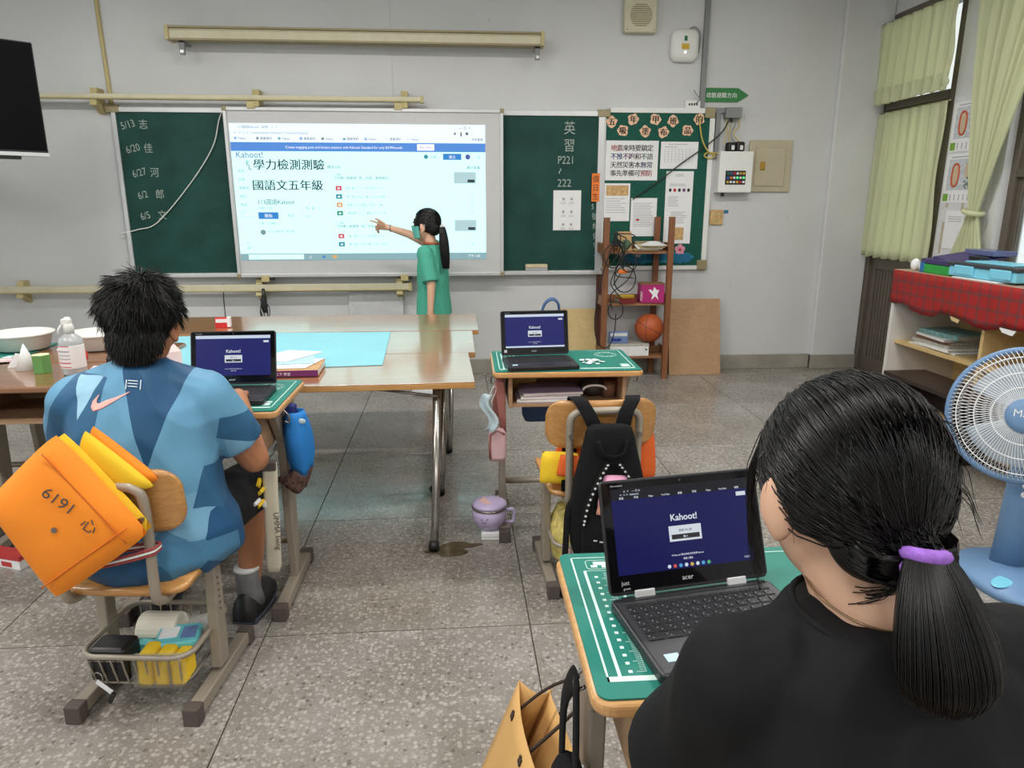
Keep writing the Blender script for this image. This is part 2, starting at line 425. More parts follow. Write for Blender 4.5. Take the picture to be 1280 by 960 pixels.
# ---------------------------------------------------------------- front wall: boards
mat('chalkboard', (.009, .056, .045), .6, var=.22, vs=5, spec=.25)
mat('board_white', (.56, .56, .56), .35, var=.02)
bbd = thing('blackboard', 'long green chalkboard with aluminium frame behind the whiteboard', 'blackboard', (-.67, YF, 0))
MB().bx(-1.86, 1.86, -.03, 0, .845, 2.09).build('board_panel', 'chalkboard', bbd)
MB().bx(-1.86, 1.86, -.045, 0, 2.055, 2.095).build('frame_rail', 'alu', bbd, bevel=.003)
MB().bx(-1.86, 1.86, -.10, 0, .835, .865).build('chalk_ledge', 'alu', bbd, bevel=.003)
for x in (-1.86, 1.81): MB().bx(x, x + .05 + (-.02 if x < 0 else 0), -.045, 0, .85, 2.07).build('frame_stile', 'alu', bbd, bevel=.003)
for x, z in ((-1.90, 2.05), (1.80, 2.05)): MB().bx(x, x + .10, -.05, 0, z, z + .055).build('corner_cap', 'brass_dull', bbd, bevel=.004)
def chalk(s, x, z, size, sx=1, tilt=0):
    text('chalk_writing', s, size, 'chalk', bbd, Matrix.Translation((x + .67, -.0306, z)) @ MXW @ Matrix.Rotation(tilt, 4, 'Z'), sx=sx)
for k, (d, nme, x, z) in enumerate((('5/13', '志', -2.47, 1.93), ('6/20', '佳', -2.455, 1.76), ('6/27', '河', -2.43, 1.585), ('6/2', '郎', -2.41, 1.425), ('6/5', '文', -2.41, 1.27))):
    chalk(d, x, z, .075, .8, .25); chalk(nme, x + .125, z + .012, .075, .9)
chalk('英', .865, 1.93, .105, .9); chalk('習', .865, 1.80, .105, .9)
chalk('P221', .82, 1.70, .085, .8); chalk('~', .86, 1.615, .10, .8, 1.3); chalk('222', .82, 1.525, .085, .9)
for k, ch in enumerate('5號林佑宇一'): chalk(ch, 1.10 + .006 * k, 1.35 - .078 * k, .06, .8)
mat('string_white', (.75, .75, .72), .8)
sp = smoothpath([(-1.72, 5.80, 2.06), (-1.752, 5.81, 2.0), (-1.82, 5.815, 1.806), (-2.014, 5.818, 1.541), (-2.287, 5.818, 1.255), (-2.44, 5.818, 1.20), (-2.55, 5.818, 1.175), (-2.575, 5.825, 1.16), (-2.57, 5.83, 1.145), (-2.54, 5.83, 1.15)], 6)
tag(MB().tube(sp, .0045, 6).build('hanging_string', 'string_white', smooth=True), 'slack white cord looping across the chalkboard beside the dates', 'cord')
# papers and bits on the right chalkboard half
mat('orange_paper', srgb(236, 128, 52), .8); mat('wood_block', srgb(200, 184, 150), .7)
d = thing('duty_label', 'orange vertical paper strip with black characters on the chalkboard', 'label', (1.128, 5.8145, 1.41))
MB().bx(-.032, .032, -.002, 0, 0, .217).build('strip', 'orange_paper', d)
for k, ch in enumerate('值日生'): text('lettering', ch, .055, 'ink', d, T(-.028, -.0025, .155 - .068 * k))
d = thing('dotted_worksheet', 'white sheet with rows of small printed pictures on the chalkboard', 'paper', (.903, 5.829, 1.185))
MB().bx(-.112, .112, -.002, 0, 0, .312).build('sheet', 'paper', d)
for k in range(6):
    x = -.03 if k % 2 else .035; z = .245 - .10 * (k // 2)
    MB().sph((x, -.003, z), (.010, .001, .012), 8, 6).build('printed_figure', 'greyink', d)
    for j in range(2): MB().bx(x - .02, x + .02, -.003, -.002, z - .028 - .01 * j, z - .025 - .01 * j).build('printed_line', 'greyink', d)
d = thing('chalk_eraser', 'pale felt chalkboard eraser on the ledge below the worksheet', 'eraser', (.655, 5.80, .866))
MB().bx(-.09, .09, -.025, .02, 0, .022).build('felt_pad', 'greyink', d, bevel=.004); MB().bx(-.09, .09, -.028, .022, .022, .052).build('grip', 'wood_block', d, bevel=.008)
# ---------------------------------------------------------------- whiteboard; projector light put in as a glowing page sheet
wb = thing('whiteboard', 'sliding whiteboard with a glowing sheet standing in for the projected web page', 'whiteboard', (-.655, 5.745, 0))
MB().bx(-1.03, 1.025, -.012, .012, .86, 2.065).build('board_panel', 'board_white', wb)
for z0, z1 in ((.835, .862), (2.062, 2.088)): MB().bx(-1.035, 1.03, -.025, .015, z0, z1).build('frame_rail', 'alu', wb, bevel=.004)
for x in (-1.04, 1.015): MB().bx(x, x + .024, -.025, .015, .84, 2.085).build('frame_stile', 'alu', wb, bevel=.004)
for x in (-1.045, 1.012):
    for z in (.83, 2.06): MB().bx(x, x + .032, -.03, .016, z, z + .034).build('corner_cap', 'brass_dull', wb, bevel=.006)
for x, zs in ((-.83, (2.075, .80)), (.25, (2.075, .80))):
    for z in zs:
        MB().bx(x - .03, x + .03, -.035, .02, z, z + .05).build('roller_clip', 'cream_edge', wb, bevel=.004)
        MB().bx(x + .03, x + .06, -.02, .03, z + .012, z + .03).build('roller_knob', 'black_plastic', wb, bevel=.004)
emis('proj_white', (.60, 1.0, .98), 1.32); emis('proj_bar', (.80, .90, 1.0), 1.15); emis('proj_blue', (.09, .27, .72), 1.0); emis('proj_task', (.33, .55, .60), .8)  # page colours emit, in place of projector light falling on the board
emis('proj_dark', (.035, .06, .075), .9); emis('proj_grey', (.22, .36, .40), .9); emis('proj_btn', (.04, .27, .72), .9); emis('proj_pale', (.52, .74, .78), .9); emis('proj_red', (.75, .10, .16), .9)
emis('proj_teal', (.03, .33, .40), .9); emis('proj_orange', (.85, .45, .18), .9); emis('proj_green', (.05, .36, .22), .9); emis('proj_text', (1, 1, 1), 1.1); emis('proj_pure', (1, 1, 1), 1.1); emis('proj_navy', (.10, .12, .45), .9)
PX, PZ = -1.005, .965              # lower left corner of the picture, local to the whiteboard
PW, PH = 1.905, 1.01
pj = MB().bx(PX, PX + PW, -.0135, -.012, PZ + .052, PZ + PH).build('projected_page_glow', 'proj_white', wb)  # self-lit sheet standing in for the projector beam
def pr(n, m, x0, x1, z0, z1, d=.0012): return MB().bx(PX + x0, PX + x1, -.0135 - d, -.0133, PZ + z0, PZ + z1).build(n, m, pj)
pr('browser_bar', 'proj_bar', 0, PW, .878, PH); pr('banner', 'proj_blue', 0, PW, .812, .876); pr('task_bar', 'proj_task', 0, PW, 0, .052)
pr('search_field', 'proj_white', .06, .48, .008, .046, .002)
def pt(s, x, z, size, m='proj_dark', sx=1, al='LEFT'): text('page_text', s, size, m, pj, T(PX + x, -.0153, PZ + z), al, sx=sx)
[(pt('學力檢測測驗', .150 + d, .685, .082, sx=1.08), pt('國語文五年級', .130 + d, .535, .082, sx=1.08)) for d in (0, .003)]
pt('E', .10, .71, .05, 'proj_green'); pt('L', .115, .68, .05)
pt('Kahoot!', .03, .765, .062, 'proj_navy')
pt('113國語Kahoot', .16, .425, .045, sx=.95)
pt('Create engaging post and lecture sessions with Kahoot! Standard for only $4.99/month', .40, .833, .026, 'proj_text', sx=.95)
pr('banner_button', 'proj_pure', 1.385, 1.515, .822, .868, .002); text('page_text', 'Buy now', .024, 'proj_navy', pj, T(PX + 1.405, -.0165, PZ + .838))
pr('page_button', 'proj_btn', .16, .31, .315, .365, .002); text('page_text', '開始', .03, 'proj_text', pj, T(PX + .205, -.0165, PZ + .328))
pt('指派', .38, .33, .026, 'proj_grey'); pt('E-mail', .50, .33, .02, 'proj_grey'); pt('公開 · 1 分鐘前', .16, .275, .02, 'proj_grey'); pt('kahoot 使用者 · 建立者', .22, .215, .02, 'proj_grey'); pt('已更新 1 天前', .16, .39, .018, 'proj_grey')
MB().lathe([(.001, 0), (.02, 0), (.02, .001), (.001, .001)], 16, T(PX + .185, -.0136, PZ + .215)).build('avatar', 'proj_grey', pj)
pt('⋮', .62, .38, .035, 'proj_dark'); pt('☆', .56, .385, .03, 'proj_dark'); pt('✎', .52, .385, .03, 'proj_dark')
for k, s in enumerate(('首頁', '探索', '圖書館', '報告', '群組', '▤')): pt(s, .035, .66 - .062 * k, .024, 'proj_grey')
pr('divider', 'proj_pale', .02, .12, .325, .328)
pt('⚙', .05, .085, .03, 'proj_dark'); pt('?', .055, .03 + .09, .028, 'proj_dark')
pt('題目 (20)', .70, .69, .026, 'proj_dark'); pt('顯示答案', 1.76, .688, .026, 'proj_dark')
pr('page_button', 'proj_btn', 1.58, 1.72, .755, .80, .002); text('page_text', '建立', .026, 'proj_text', pj, T(PX + 1.625, -.0165, PZ + .766))
MB().lathe([(.001, 0), (.019, 0), (.019, .0012), (.001, .0012)], 16, T(PX + 1.77, -.0136, PZ + .777)).build('avatar', 'proj_navy', pj)
MB().lathe([(.001, 0), (.016, 0), (.016, .0012), (.001, .0012)], 16, T(PX + 1.45, -.0136, PZ + .777)).build('avatar', 'proj_teal', pj)
pt('升級', 1.48, .766, .026, 'proj_grey'); pt('○', 1.84, .765, .03, 'proj_dark')
for q, z in enumerate((.61, .25)):
    pt('%d - 測驗' % (q + 1), .74, z + .028, .018, 'proj_grey'); pt('下列哪一個選項「的」字詞，意思相近？', .745, z, .024, 'proj_dark')
    pr('thumbnail', 'proj_pale', 1.66, 1.83, z - .03, z + .055); pr('thumbnail_tag', 'proj_dark', 1.765, 1.82, z - .022, z, .002)
    for j, (m, s) in enumerate((('proj_red', '第一個「ㄅㄚ」字不同「ㄅㄚ」'), ('proj_teal', '第二個「ㄆㄛ」聲「ㄆㄞ」字詞'), ('proj_orange', '部首「ㄇ」相同「ㄇㄞ」一聲'), ('proj_green', '第四個「ㄈㄚ」聲調「ㄈㄟ」字'))):
        zz = z - .075 - .062 * j
        if zz < .055: continue
        pr('answer_icon', m, .755, .80, zz - .008, zz + .026, .002); pr('answer_mark', 'proj_text', .769, .786, zz + .002, zz + .014, .0025)
        pt(s, .835, zz, .021, 'proj_grey'); pt('✓' if j == 0 else '✕', 1.79, zz, .024, 'proj_grey')
pt('← → ⟳ ⌂   create.kahoot.it/details/113-kahoot/5ba2c0', .03, .935, .024, 'proj_grey'); pt('113國語Kahoot - 詳情   ×   +', .06, .975, .024, 'proj_grey')
for k in range(9): pt('書籤資料' if k % 2 else 'Yahoo', .06 + .16 * k, .895, .022, 'proj_dark'); pr('bookmark_icon', ('proj_blue', 'proj_dark', 'proj_teal')[k % 3], .03 + .16 * k, .05 + .16 * k, .894, .912)
pt('★  ▮  ◉  ⋮', 1.66, .935, .03, 'proj_dark'); pt('—  □  ×', 1.70, .978, .026, 'proj_dark'); pt('所有書籤', 1.80, .895, .022, 'proj_dark')
pt('搜尋', .10, .016, .024, 'proj_grey'); pt('◫', .52, .014, .03, 'proj_text'); pt('◉', .62, .014, .03, 'proj_btn'); pr('folder_icon', 'proj_orange', .70, .735, .014, .038, .002); pt('下午 1:20', 1.76, .018, .024, 'proj_text'); pt('33°C 晴', 1.38, .018, .024, 'proj_text')
# ---------------------------------------------------------------- rails
def rail(name, label, x0, x1, z, h, y, brs, both=True):
    t = thing(name, label, 'rail', ((x0 + x1) / 2, y, z)); L_ = (x1 - x0) / 2
    MB().bx(-L_, L_, -.02, .02, 0, h).build('beam', 'cream_paint', t, bevel=.004)
    MB().bx(-L_, L_, -.026, -.019, .004, .012).build('groove_lip', 'cream_edge', t)
    for e in ((-1,) if not both else (-1, 1)): MB().bx(*(sorted((e * L_ - e * .004, e * L_ + e * .02))), -.024, .024, -.006, h + .006).build('end_cap', 'cream_edge', t, bevel=.003)
    for b_ in brs:
        x = b_ - (x0 + x1) / 2
        MB().prism([(-.022, -.06), (.02, -.06), (YF - y, -.115), (YF - y, .065), (.02, .065)], .05, Matrix.Translation((x - .025, 0, h / 2)) @ Matrix(((0, 0, 1, 0), (1, 0, 0, 0), (0, 1, 0, 0), (0, 0, 0, 1)))).build('bracket', 'cream_edge', t, bevel=.003)
    return t
rail('sliding_rail', 'cream sliding rail on angled brackets above the chalkboard', -3.55, -.235, 2.13, .038, 5.73, (-2.60, -1.45, -.36))
rail('sliding_rail', 'cream sliding rail running below the whiteboard and chalkboard', -4.3, -.37, .722, .055, 5.755, (-3.35, -1.55, -.45))
t = thing('screen_case', 'long cream pull-down screen case on two grey arms high on the wall', 'screen case', (-.67, 5.725, 2.535))
MB().prism([(-.06, 0), (.05, 0), (.05, .07), (-.05, .07), (-.065, .05)], 2.68, Matrix.Translation((-1.34, 0, 0)) @ Matrix(((0, 0, 1, 0), (1, 0, 0, 0), (0, 1, 0, 0), (0, 0, 0, 1)))).build('case', 'cream_paint', t, bevel=.003)
MB().bx(-1.34, 1.34, -.07, .06, .068, .082).build('top_lip', 'brass_dull', t, bevel=.003)
MB().bx(-1.34, 1.34, -.062, .05, -.01, .002).build('bottom_slot', 'brass_dull', t)
for e in (-1.352, 1.33): MB().bx(e, e + .026, -.075, .06, -.012, .086).build('end_cap', 'cream_edge', t, bevel=.004)
for x in (-1.26, 1.31):
    MB().bx(x - .018, x + .018, -.02, .0, -.10, -.01).build('arm', 'grey_pvc', t, bevel=.002); MB().bx(x - .018, x + .018, -.02, .128, -.02, -.008).build('arm_plate', 'grey_pvc', t)
    MB().bx(x - .012, x + .012, -.026, -.02, -.09, -.07).build('screw', 'alu', t)
tag(MB().tube([(-2.545, 5.848, 3.2), (-2.54, 5.848, 2.6), (-2.53, 5.848, 2.17), (-2.53, 5.848, 2.1)], .016, 10).build('cable_conduit', 'cream_edge', smooth=True), 'thin yellowed conduit running down the wall above the chalkboard corner', 'conduit')
# cable bundle hanging under the whiteboard, low white panel
t = thing('microphone', 'black microphone with coiled cable hanging under the whiteboard', 'microphone', (-1.505, 5.70, .72))
MB().lathe([(.001, .03), (.012, .03), (.016, -.02), (.024, -.10), (.022, -.15), (.001, -.165)], 14).build('body', 'black_plastic', t, True)
for k in range(4):
    MB().tube(smoothpath([(-.01 + .02 * math.sin(k * 2), -.02, -.05), (.03 * math.cos(k * 3), -.03, -.14 - .02 * k), (.02 * math.sin(k), -.01, -.22 - .02 * k), (-.035 * math.cos(k), .01, -.14), (0, -.02, -.05)], 5), .004, 6).build('cable_loop', 'black_plastic', t, True)
MB().tube(smoothpath([(-.33, .09, .06), (-.34, .1, -.1), (-.335, .1, -.35), (-.32, .1, -.6)], 4), .004, 6).build('hanging_cable', 'black_plastic', t, True)
tag(MB().bx(-.87, -.43, 5.825, 5.84, .18, .725).build('low_wall_panel', mat('panel_white', (.6, .6, .6), .5), bevel=.004), 'plain pale board mounted low on the wall under the whiteboard', 'panel')
# ---------------------------------------------------------------- television at the left
tv = thing('television', 'black flat television swung out on a wall bracket', 'television', (-3.02, 4.62, 1.70), 0, rot=(0, 0, R(42)))
mat('tv_screen', (.0015, .0015, .002), .5, var=0, spec=.08)
MB().bx(-.57, .57, -.02, .03, 0, .66).build('panel', 'black_plastic', tv, bevel=.006)
MB().bx(-.562, .562, -.0225, -.019, .02, .652).build('screen', 'tv_screen', tv)
MB().bx(-.572, .572, -.026, .02, -.016, .008).build('bottom_bezel', 'alu', tv, bevel=.003)
MB().bx(-.3, .42, -.01, .05, -.035, -.014).build('speaker_bar', 'black_plastic', tv, bevel=.004)
MB().bx(-.12, .12, .03, .06, .2, .5).build('mount_plate', 'dark_plastic', tv); MB().bx(-.04, .04, .06, 1.1, .3, .4).build('mount_arm', 'dark_plastic', tv)
# ---------------------------------------------------------------- notice board and its papers
mat('felt_green', (.006, .085, .058), .9, var=.15, vs=40, bump=.2, bs=300)
nb = thing('notice_board', 'green felt notice board in a white frame beside the chalkboard', 'notice board', (1.63, YF, 0))
MB().bx(-.43, .43, -.025, 0, .88, 2.11).build('felt_panel', 'felt_green', nb)
MB().bx(-.40, .36, -.035, 0, 2.085, 2.125).build('frame_rail', 'white_plastic', nb, bevel=.003); MB().bx(-.43, .40, -.035, 0, .862, .895).build('frame_rail', 'white_plastic', nb, bevel=.003)
MB().bx(-.445, -.428, -.035, 0, .88, 2.06).build('frame_stile', 'white_plastic', nb, bevel=.003); MB().bx(.405, .445, -.035, 0, .94, 2.05).build('frame_stile', 'white_plastic', nb, bevel=.003)
for x, z in ((.36, 2.05), (.37, .86)): MB().bx(x, x + .085, -.04, 0, z, z + .08).build('corner_cap', 'brass_dull', nb, bevel=.006)
NB = YF - .0255
def sheet(name, label, x0, x1, z0, z1, m='paper', cat='paper', y=NB, grp=None):
    t = thing(name, label, cat, ((x0 + x1) / 2, y, z0), 0, grp); MB().bx((x0 - x1) / 2, (x1 - x0) / 2, -.002, 0, 0, z1 - z0).build('sheet', m, t); return t
def lines(t, x0, x1, z0, n, dz, m='greyink', h=.004, jag=0):
    for k in range(n): MB().bx(x0, x1 - jag * random.random() * (x1 - x0), -.0032, -.0018, z0 - k * dz, z0 - k * dz + h).build('printed_line', m, t)
t = sheet('safety_poster', 'large white poster with four rows of coloured safety slogan characters', 1.205, 1.63, 1.575, 1.878, cat='poster')
for r_, (row) in enumerate(((('地震', 'redink'), ('來時要鎮定', 'ink')), (('不推', 'blueink'), ('不跑', 'purpleink'), ('和', 'ink'), ('不語', 'greenink')), (('天然災害本', 'ink'), ('無常', 'navyink')), (('事先準備可', 'ink'), ('預防', 'redink')))):
    x = -.175
    for s, m in row:
        for ch in s:
            for dx in (0, .0018): text('lettering', ch, .052, m, t, T(x + dx, -.0026, .228 - .064 * r_))
            x += .049
t = sheet('timetable_sheet', 'white printed table sheet between the slogan poster and yellow wire', 1.65, 1.954, 1.665, 1.872)
lines(t, -.09, .06, .185, 1, .01); lines(t, -.12, -.02, .165, 1, .01)
for k in range(9): MB().bx(-.12 + .029 * k, -.118 + .029 * k, -.003, -.0018, .05, .15).build('table_rule', 'greyink', t)
for k in range(6): MB().bx(-.12, .115, -.003, -.0018, .05 + .02 * k, .0508 + .02 * k).build('table_rule', 'greyink', t)
t = sheet('tall_notice', 'tall white notice strip with five dark emblems and a tan photo', 1.705, 1.93, 1.075, 1.647)
lines(t, -.04, .03, .545, 2, .012); lines(t, -.08, .08, .47, 2, .012, jag=.4)
for k in range(5): MB().sph((-.075 + .038 * k, -.003, .425), (.012, .001, .014), 8, 6).build('emblem', ('ink', 'redink', 'ink', 'purpleink', 'ink')[k], t)
lines(t, -.09, .0, .37, 6, .014, jag=.3); lines(t, -.06, .08, .25, 7, .014, jag=.3)
mat('tan_photo', srgb(196, 160, 108), .7, var=.3, vs=40); MB().bx(-.06, .055, -.0032, -.0018, .03, .13).build('photo', 'tan_photo', t)
t = sheet('photo_notice', 'white notice with a tan photo across its top, below the slogan poster', 1.204, 1.414, 1.256, 1.552)
MB().bx(-.09, .09, -.0032, -.0018, .2, .28).build('photo', 'tan_photo', t); lines(t, -.09, .08, .175, 7, .018, jag=.3)
t = sheet('letter_sheet', 'white letter sheet of close print held by a dark wire', 1.425, 1.64, 1.135, 1.438)
lines(t, -.085, .085, .26, 14, .014, jag=.25); MB().bx(-.06, -.035, -.0032, -.0018, .125, .14).build('stamp', 'redink', t)
mat('peach_card', srgb(236, 196, 164), .8)
EN = dict(zip('五年甲班的吸塗布品', ('five', 'year', 'first', 'class', 'of', 'inhale', 'paint', 'cloth', 'goods')))
CH = (('五', 1.245, 2.017), ('年', 1.416, 2.037), ('甲', 1.595, 2.038), ('班', 1.737, 2.027), ('的', 1.943, 2.041), ('吸', 1.336, 1.953), ('塗', 1.516, 1.948), ('布', 1.664, 1.943), ('品', 1.858, 1.957))
for k, (ch, x, z) in enumerate(CH):
    t = thing('character_cutout', 'peach paper cut-out of the character meaning %s on the notice board' % EN[ch], 'cut-out', (x, NB - (.012 if ch == '的' else 0), z), 0, 'character cut-outs on the notice board')
    pts = [((.042 + .006 * math.sin(5 * a + k)) * math.cos(a), (.042 + .006 * math.cos(4 * a + k * 2)) * math.sin(a)) for a in [2 * PI * j / 24 for j in range(24)]]
    MB().prism(pts, .003, MXW).build('card', 'peach_card', t); [text('lettering', ch, .06, 'ink', t, T(-.031 + dx, -.0035, -.022)) for dx in (0, .0022, .0044)]
mat('cyan_paper', srgb(34, 132, 158), .8, var=.15, vs=25); mat('pink_paper', srgb(214, 150, 168), .8, var=.05)
pts = []
for j in range(60):
    a = 2 * PI * j / 60; rr = 1 + (.22 if j % 3 == 0 else -.1) + .08 * math.sin(j * 2.7)
    pts.append((.31 * math.copysign(abs(math.cos(a)) ** .8, math.cos(a)) * (1 + .04 * math.sin(j * 2.7)), .05 * math.sin(a) * rr))
t = thing('wave_cutout', 'turquoise paper waves along the bottom of the notice board', 'decoration', (1.66, NB, .965)); MB().prism(pts, .003, MXW).build('paper_wave', 'cyan_paper', t)
for k in range(3): MB().prism([(p[0] * .3, p[1] * .8) for p in pts], .003, Matrix.Translation((-.2 + .2 * k, -.004, -.01 + .02 * (k % 2))) @ MXW).build('paper_ripple', mat('cyan_deep', srgb(24, 104, 140), .8), t)
for x, z, s in ((1.85, 1.025, .045), (1.37, 1.0, .035), (1.50, .99, .035)):
    t = thing('paper_flower', 'pink five-petal paper flower beside the turquoise waves' if x > 1.8 else ('pale paper flower behind the cables above the turquoise waves' if x < 1.4 else 'pale paper flower behind the shelf above the middle wave'), 'decoration', (x, NB - .004, z), 0, 'paper flowers')
    for k in range(5):
        a = 2 * PI * k / 5 + .3; MB().sph((s * .55 * math.cos(a), -.002, s * .55 * math.sin(a)), (s * .48, .0015, s * .48), 10, 6).build('petal', 'pink_paper' if x > 1.8 else mat('pale_petal', srgb(170, 180, 186), .8), t, True)
    MB().sph((0, -.004, 0), (s * .28, .002, s * .28), 10, 6).build('centre', 'redink' if x > 1.8 else 'greyink', t, True)
# ---------------------------------------------------------------- wall fittings right of the boards
t = thing('wall_speaker', 'cream square loudspeaker with round slotted grille high on the wall', 'speaker', (1.435, YF, 2.655))
MB().bx(-.125, .125, -.07, 0, 0, .27).build('body', 'cream_paint', t, bevel=.01)
for k in range(11):
    z = .12 + (k - 5) * .0145; w = math.sqrt(max(0, .085 ** 2 - (z - .12) ** 2)); MB().bx(-w, w, -.0735, -.069, z - .0035, z + .0035).build('grille_slot', 'brass_dull', t)
for x in (-.105, .105):
    for z in (.02, .25): MB().cyl((x, -.074, z), (x, -.068, z), .005, n=8).build('screw', 'grey_pvc', t)
t = thing('wifi_access_point', 'rounded white wireless access point with green and yellow labels', 'access point', (1.795, YF, 2.575))
rings = []
for k, (sc, y) in enumerate(((.9, 0), (1, -.015), (1, -.035), (.9, -.05), (.6, -.058))): rings.append([Vector((x * sc, y, z * sc)) for x, z in rrect(.22, .235, .06)])
MB().loft(rings).build('shell', 'white_plastic', t, True)
mat('green_label', srgb(30, 110, 66), .6); mat('yellow_label', srgb(208, 170, 50), .6)
MB().bx(-.012, .012, -.0595, -.056, .03, .065).build('green_label', 'green_label', t); MB().bx(-.03, .03, -.0595, -.056, -.03, .01).build('yellow_label', 'yellow_label', t); MB().sph((0, -.058, -.05), (.01, .003, .01), 8, 6).build('indicator_lamp', emis('led_white', (1, 1, 1), 1.5), t)
MB().tube(smoothpath([(.03, -.03, .115), (.07, -.03, .135), (.115, -.025, .10), (.125, -.02, .02), (.115, -.02, -.05)], 4), .005, 6).build('cable', 'grey_pvc', t, True)
t = thing('cable_trunking', 'grey square cable trunking running down to the junction box', 'trunking', (1.965, YF, 2.10))
MB().bx(-.02, .02, -.03, 0, 0, 1.15).build('riser', 'grey_pvc', t, bevel=.002); MB().bx(-.02, .20, -.03, 0, -.01, .03).build('branch', 'grey_pvc', t, bevel=.002); MB().bx(.12, .16, -.03, 0, -.35, -.01).build('dropper', 'grey_pvc', t, bevel=.002)
t = thing('junction_box', 'small grey junction box with cables spilling from below', 'junction box', (2.215, YF - .002, 2.05))
MB().bx(-.065, .065, -.06, 0, 0, .08).build('box', 'grey_pvc', t, bevel=.004)
MB().bx(-.02, -.005, -.062, -.03, -.03, 0).build('plug', 'black_plastic', t)
mat('cable_yellow', srgb(196, 172, 84), .5)
for k, (x, m) in enumerate(((-.04, 'cable_yellow'), (-.01, 'cable_yellow'), (.02, 'grey_pvc'), (.05, 'cable_yellow'))):
    MB().tube(smoothpath([(x, -.03, .0), (x * 1.2, -.04, -.05), (-.02 + x * .6, -.05, -.12), (x * 1.6, -.05, -.19)], 5), .004, 6).build('cable', m, t, True)
MB().tube(smoothpath([(-.03, -.04, -.01), (-.08, -.05, -.1), (-.22, -.05, -.22), (-.42, -.045, -.36), (-.60, -.04, -.50), (-.78, -.04, -.62)], 5), .005, 6).build('diagonal_cable', 'black_plastic', t, True)
t = thing('evacuation_sign', 'green arrow sign with white characters pointing right', 'sign', (1.99, YF, 2.172))
mat('sign_green', srgb(46, 122, 62), .5, var=.03)
MB().prism([(0, 0), (.265, 0), (.355, .054), (.265, .107), (0, .107)], .006, MXW).build('arrow_plate', 'sign_green', t); text('lettering', '疏散避難方向', .042, 'paper', t, T(.008, -.0065, .037))
t = thing('wall_outlet', 'white socket strip with a stub of wire above the notice board', 'outlet', (1.89, YF, 2.118))
MB().bx(-.062, .062, -.03, 0, 0, .064).build('plate', 'white_plastic', t, bevel=.004)
for k in range(4): MB().bx(-.035 + .02 * k, -.023 + .02 * k, -.032, -.029, .025, .042).build('slot', 'ink', t)
MB().tube(smoothpath([(.02, -.032, .04), (.045, -.05, .07), (.02, -.045, .10), (-.005, -.04, .14)], 4), .004, 6).build('wire', 'grey_pvc', t, True)
tag(MB().tube(smoothpath([(1.94, 5.80, 2.05), (1.945, 5.79, 1.98), (1.97, 5.79, 1.88), (2.02, 5.79, 1.80), (2.08, 5.80, 1.765), (2.04, 5.81, 1.745), (2.0, 5.81, 1.765), (2.03, 5.81, 1.79), (2.12, 5.81, 1.78)], 5), .006, 6).build('looped_wire', 'cable_yellow', smooth=True), 'yellow wire looping down over the notice board edge', 'cable')
t = thing('control_box', 'white metal control box with a black grid of coloured keys', 'control box', (2.25, YF, 1.48))
MB().bx(-.137, .137, -.10, 0, 0, .317).build('case', 'white_plastic', t, bevel=.006)
MB().bx(-.085, .082, -.104, -.099, .062, .17).build('key_panel', 'black_plastic', t, bevel=.002)
random.seed(3)
emis('key_green', (.1, .9, .25), 1.3)
for r_ in range(3):
    for c_ in range(6):
        m = random.choice(['key_green', 'yellow_label', 'redink', 'blueink', 'paper', 'orange_paper', 'greenink']); MB().bx(-.073 + .026 * c_, -.056 + .026 * c_, -.107, -.103, .074 + .033 * r_, .09 + .033 * r_).build('key', m, t)
MB().cyl((-.08, -.05, 0), (-.08, -.05, -.03), .014, n=10).build('knob', 'black_plastic', t)
for x, s in ((2.205, .05), (2.275, .055)):
    t = thing('power_adapter', 'black %s plugged adapter lying on the control box' % ('squat' if x < 2.25 else 'taller'), 'adapter', (x, 5.80, 1.797), .2)
    MB().bx(-.035, .035, -.035, .03, 0, s + .02).build('case', 'black_plastic', t, bevel=.014, seg=3); MB().bx(-.012, .014, -.037, -.033, .012, .045).build('sticker', 'paper', t)
t = thing('electric_panel', 'beige recessed electric panel door with brass latch', 'electric panel', (2.56, YF, 1.487))
mat('panel_beige', srgb(182, 172, 146), .45, var=.04)
MB().bx(-.18, .18, -.02, 0, 0, .402).build('frame', 'panel_beige', t, bevel=.004); MB().bx(-.125, .125, -.028, -.018, .045, .345).build('door', 'panel_beige', t, bevel=.004)
MB().bx(-.085, -.045, -.036, -.027, .17, .235).build('latch', mat('brass', srgb(170, 130, 50), .35, .6), t, bevel=.003)
t = thing('wall_socket', 'yellowed square wall socket plate under the control box', 'socket', (2.148, YF, 1.225))
MB().bx(-.055, .055, -.02, 0, 0, .12).build('plate', 'tan_photo', t, bevel=.006)
for x in (-.022, .022):
    for z in (.035, .085): MB().cyl((x, -.023, z), (x, -.019, z), .012, n=10).build('socket_face', 'cream_edge', t)
tag(MB().bx(2.21, 2.25, YF - .002, YF, 1.315, 1.343).build('blue_sticker', mat('blue_sticker', srgb(50, 110, 150), .6), bevel=.001), 'small blue sticker on the wall by the socket plate', 'sticker')
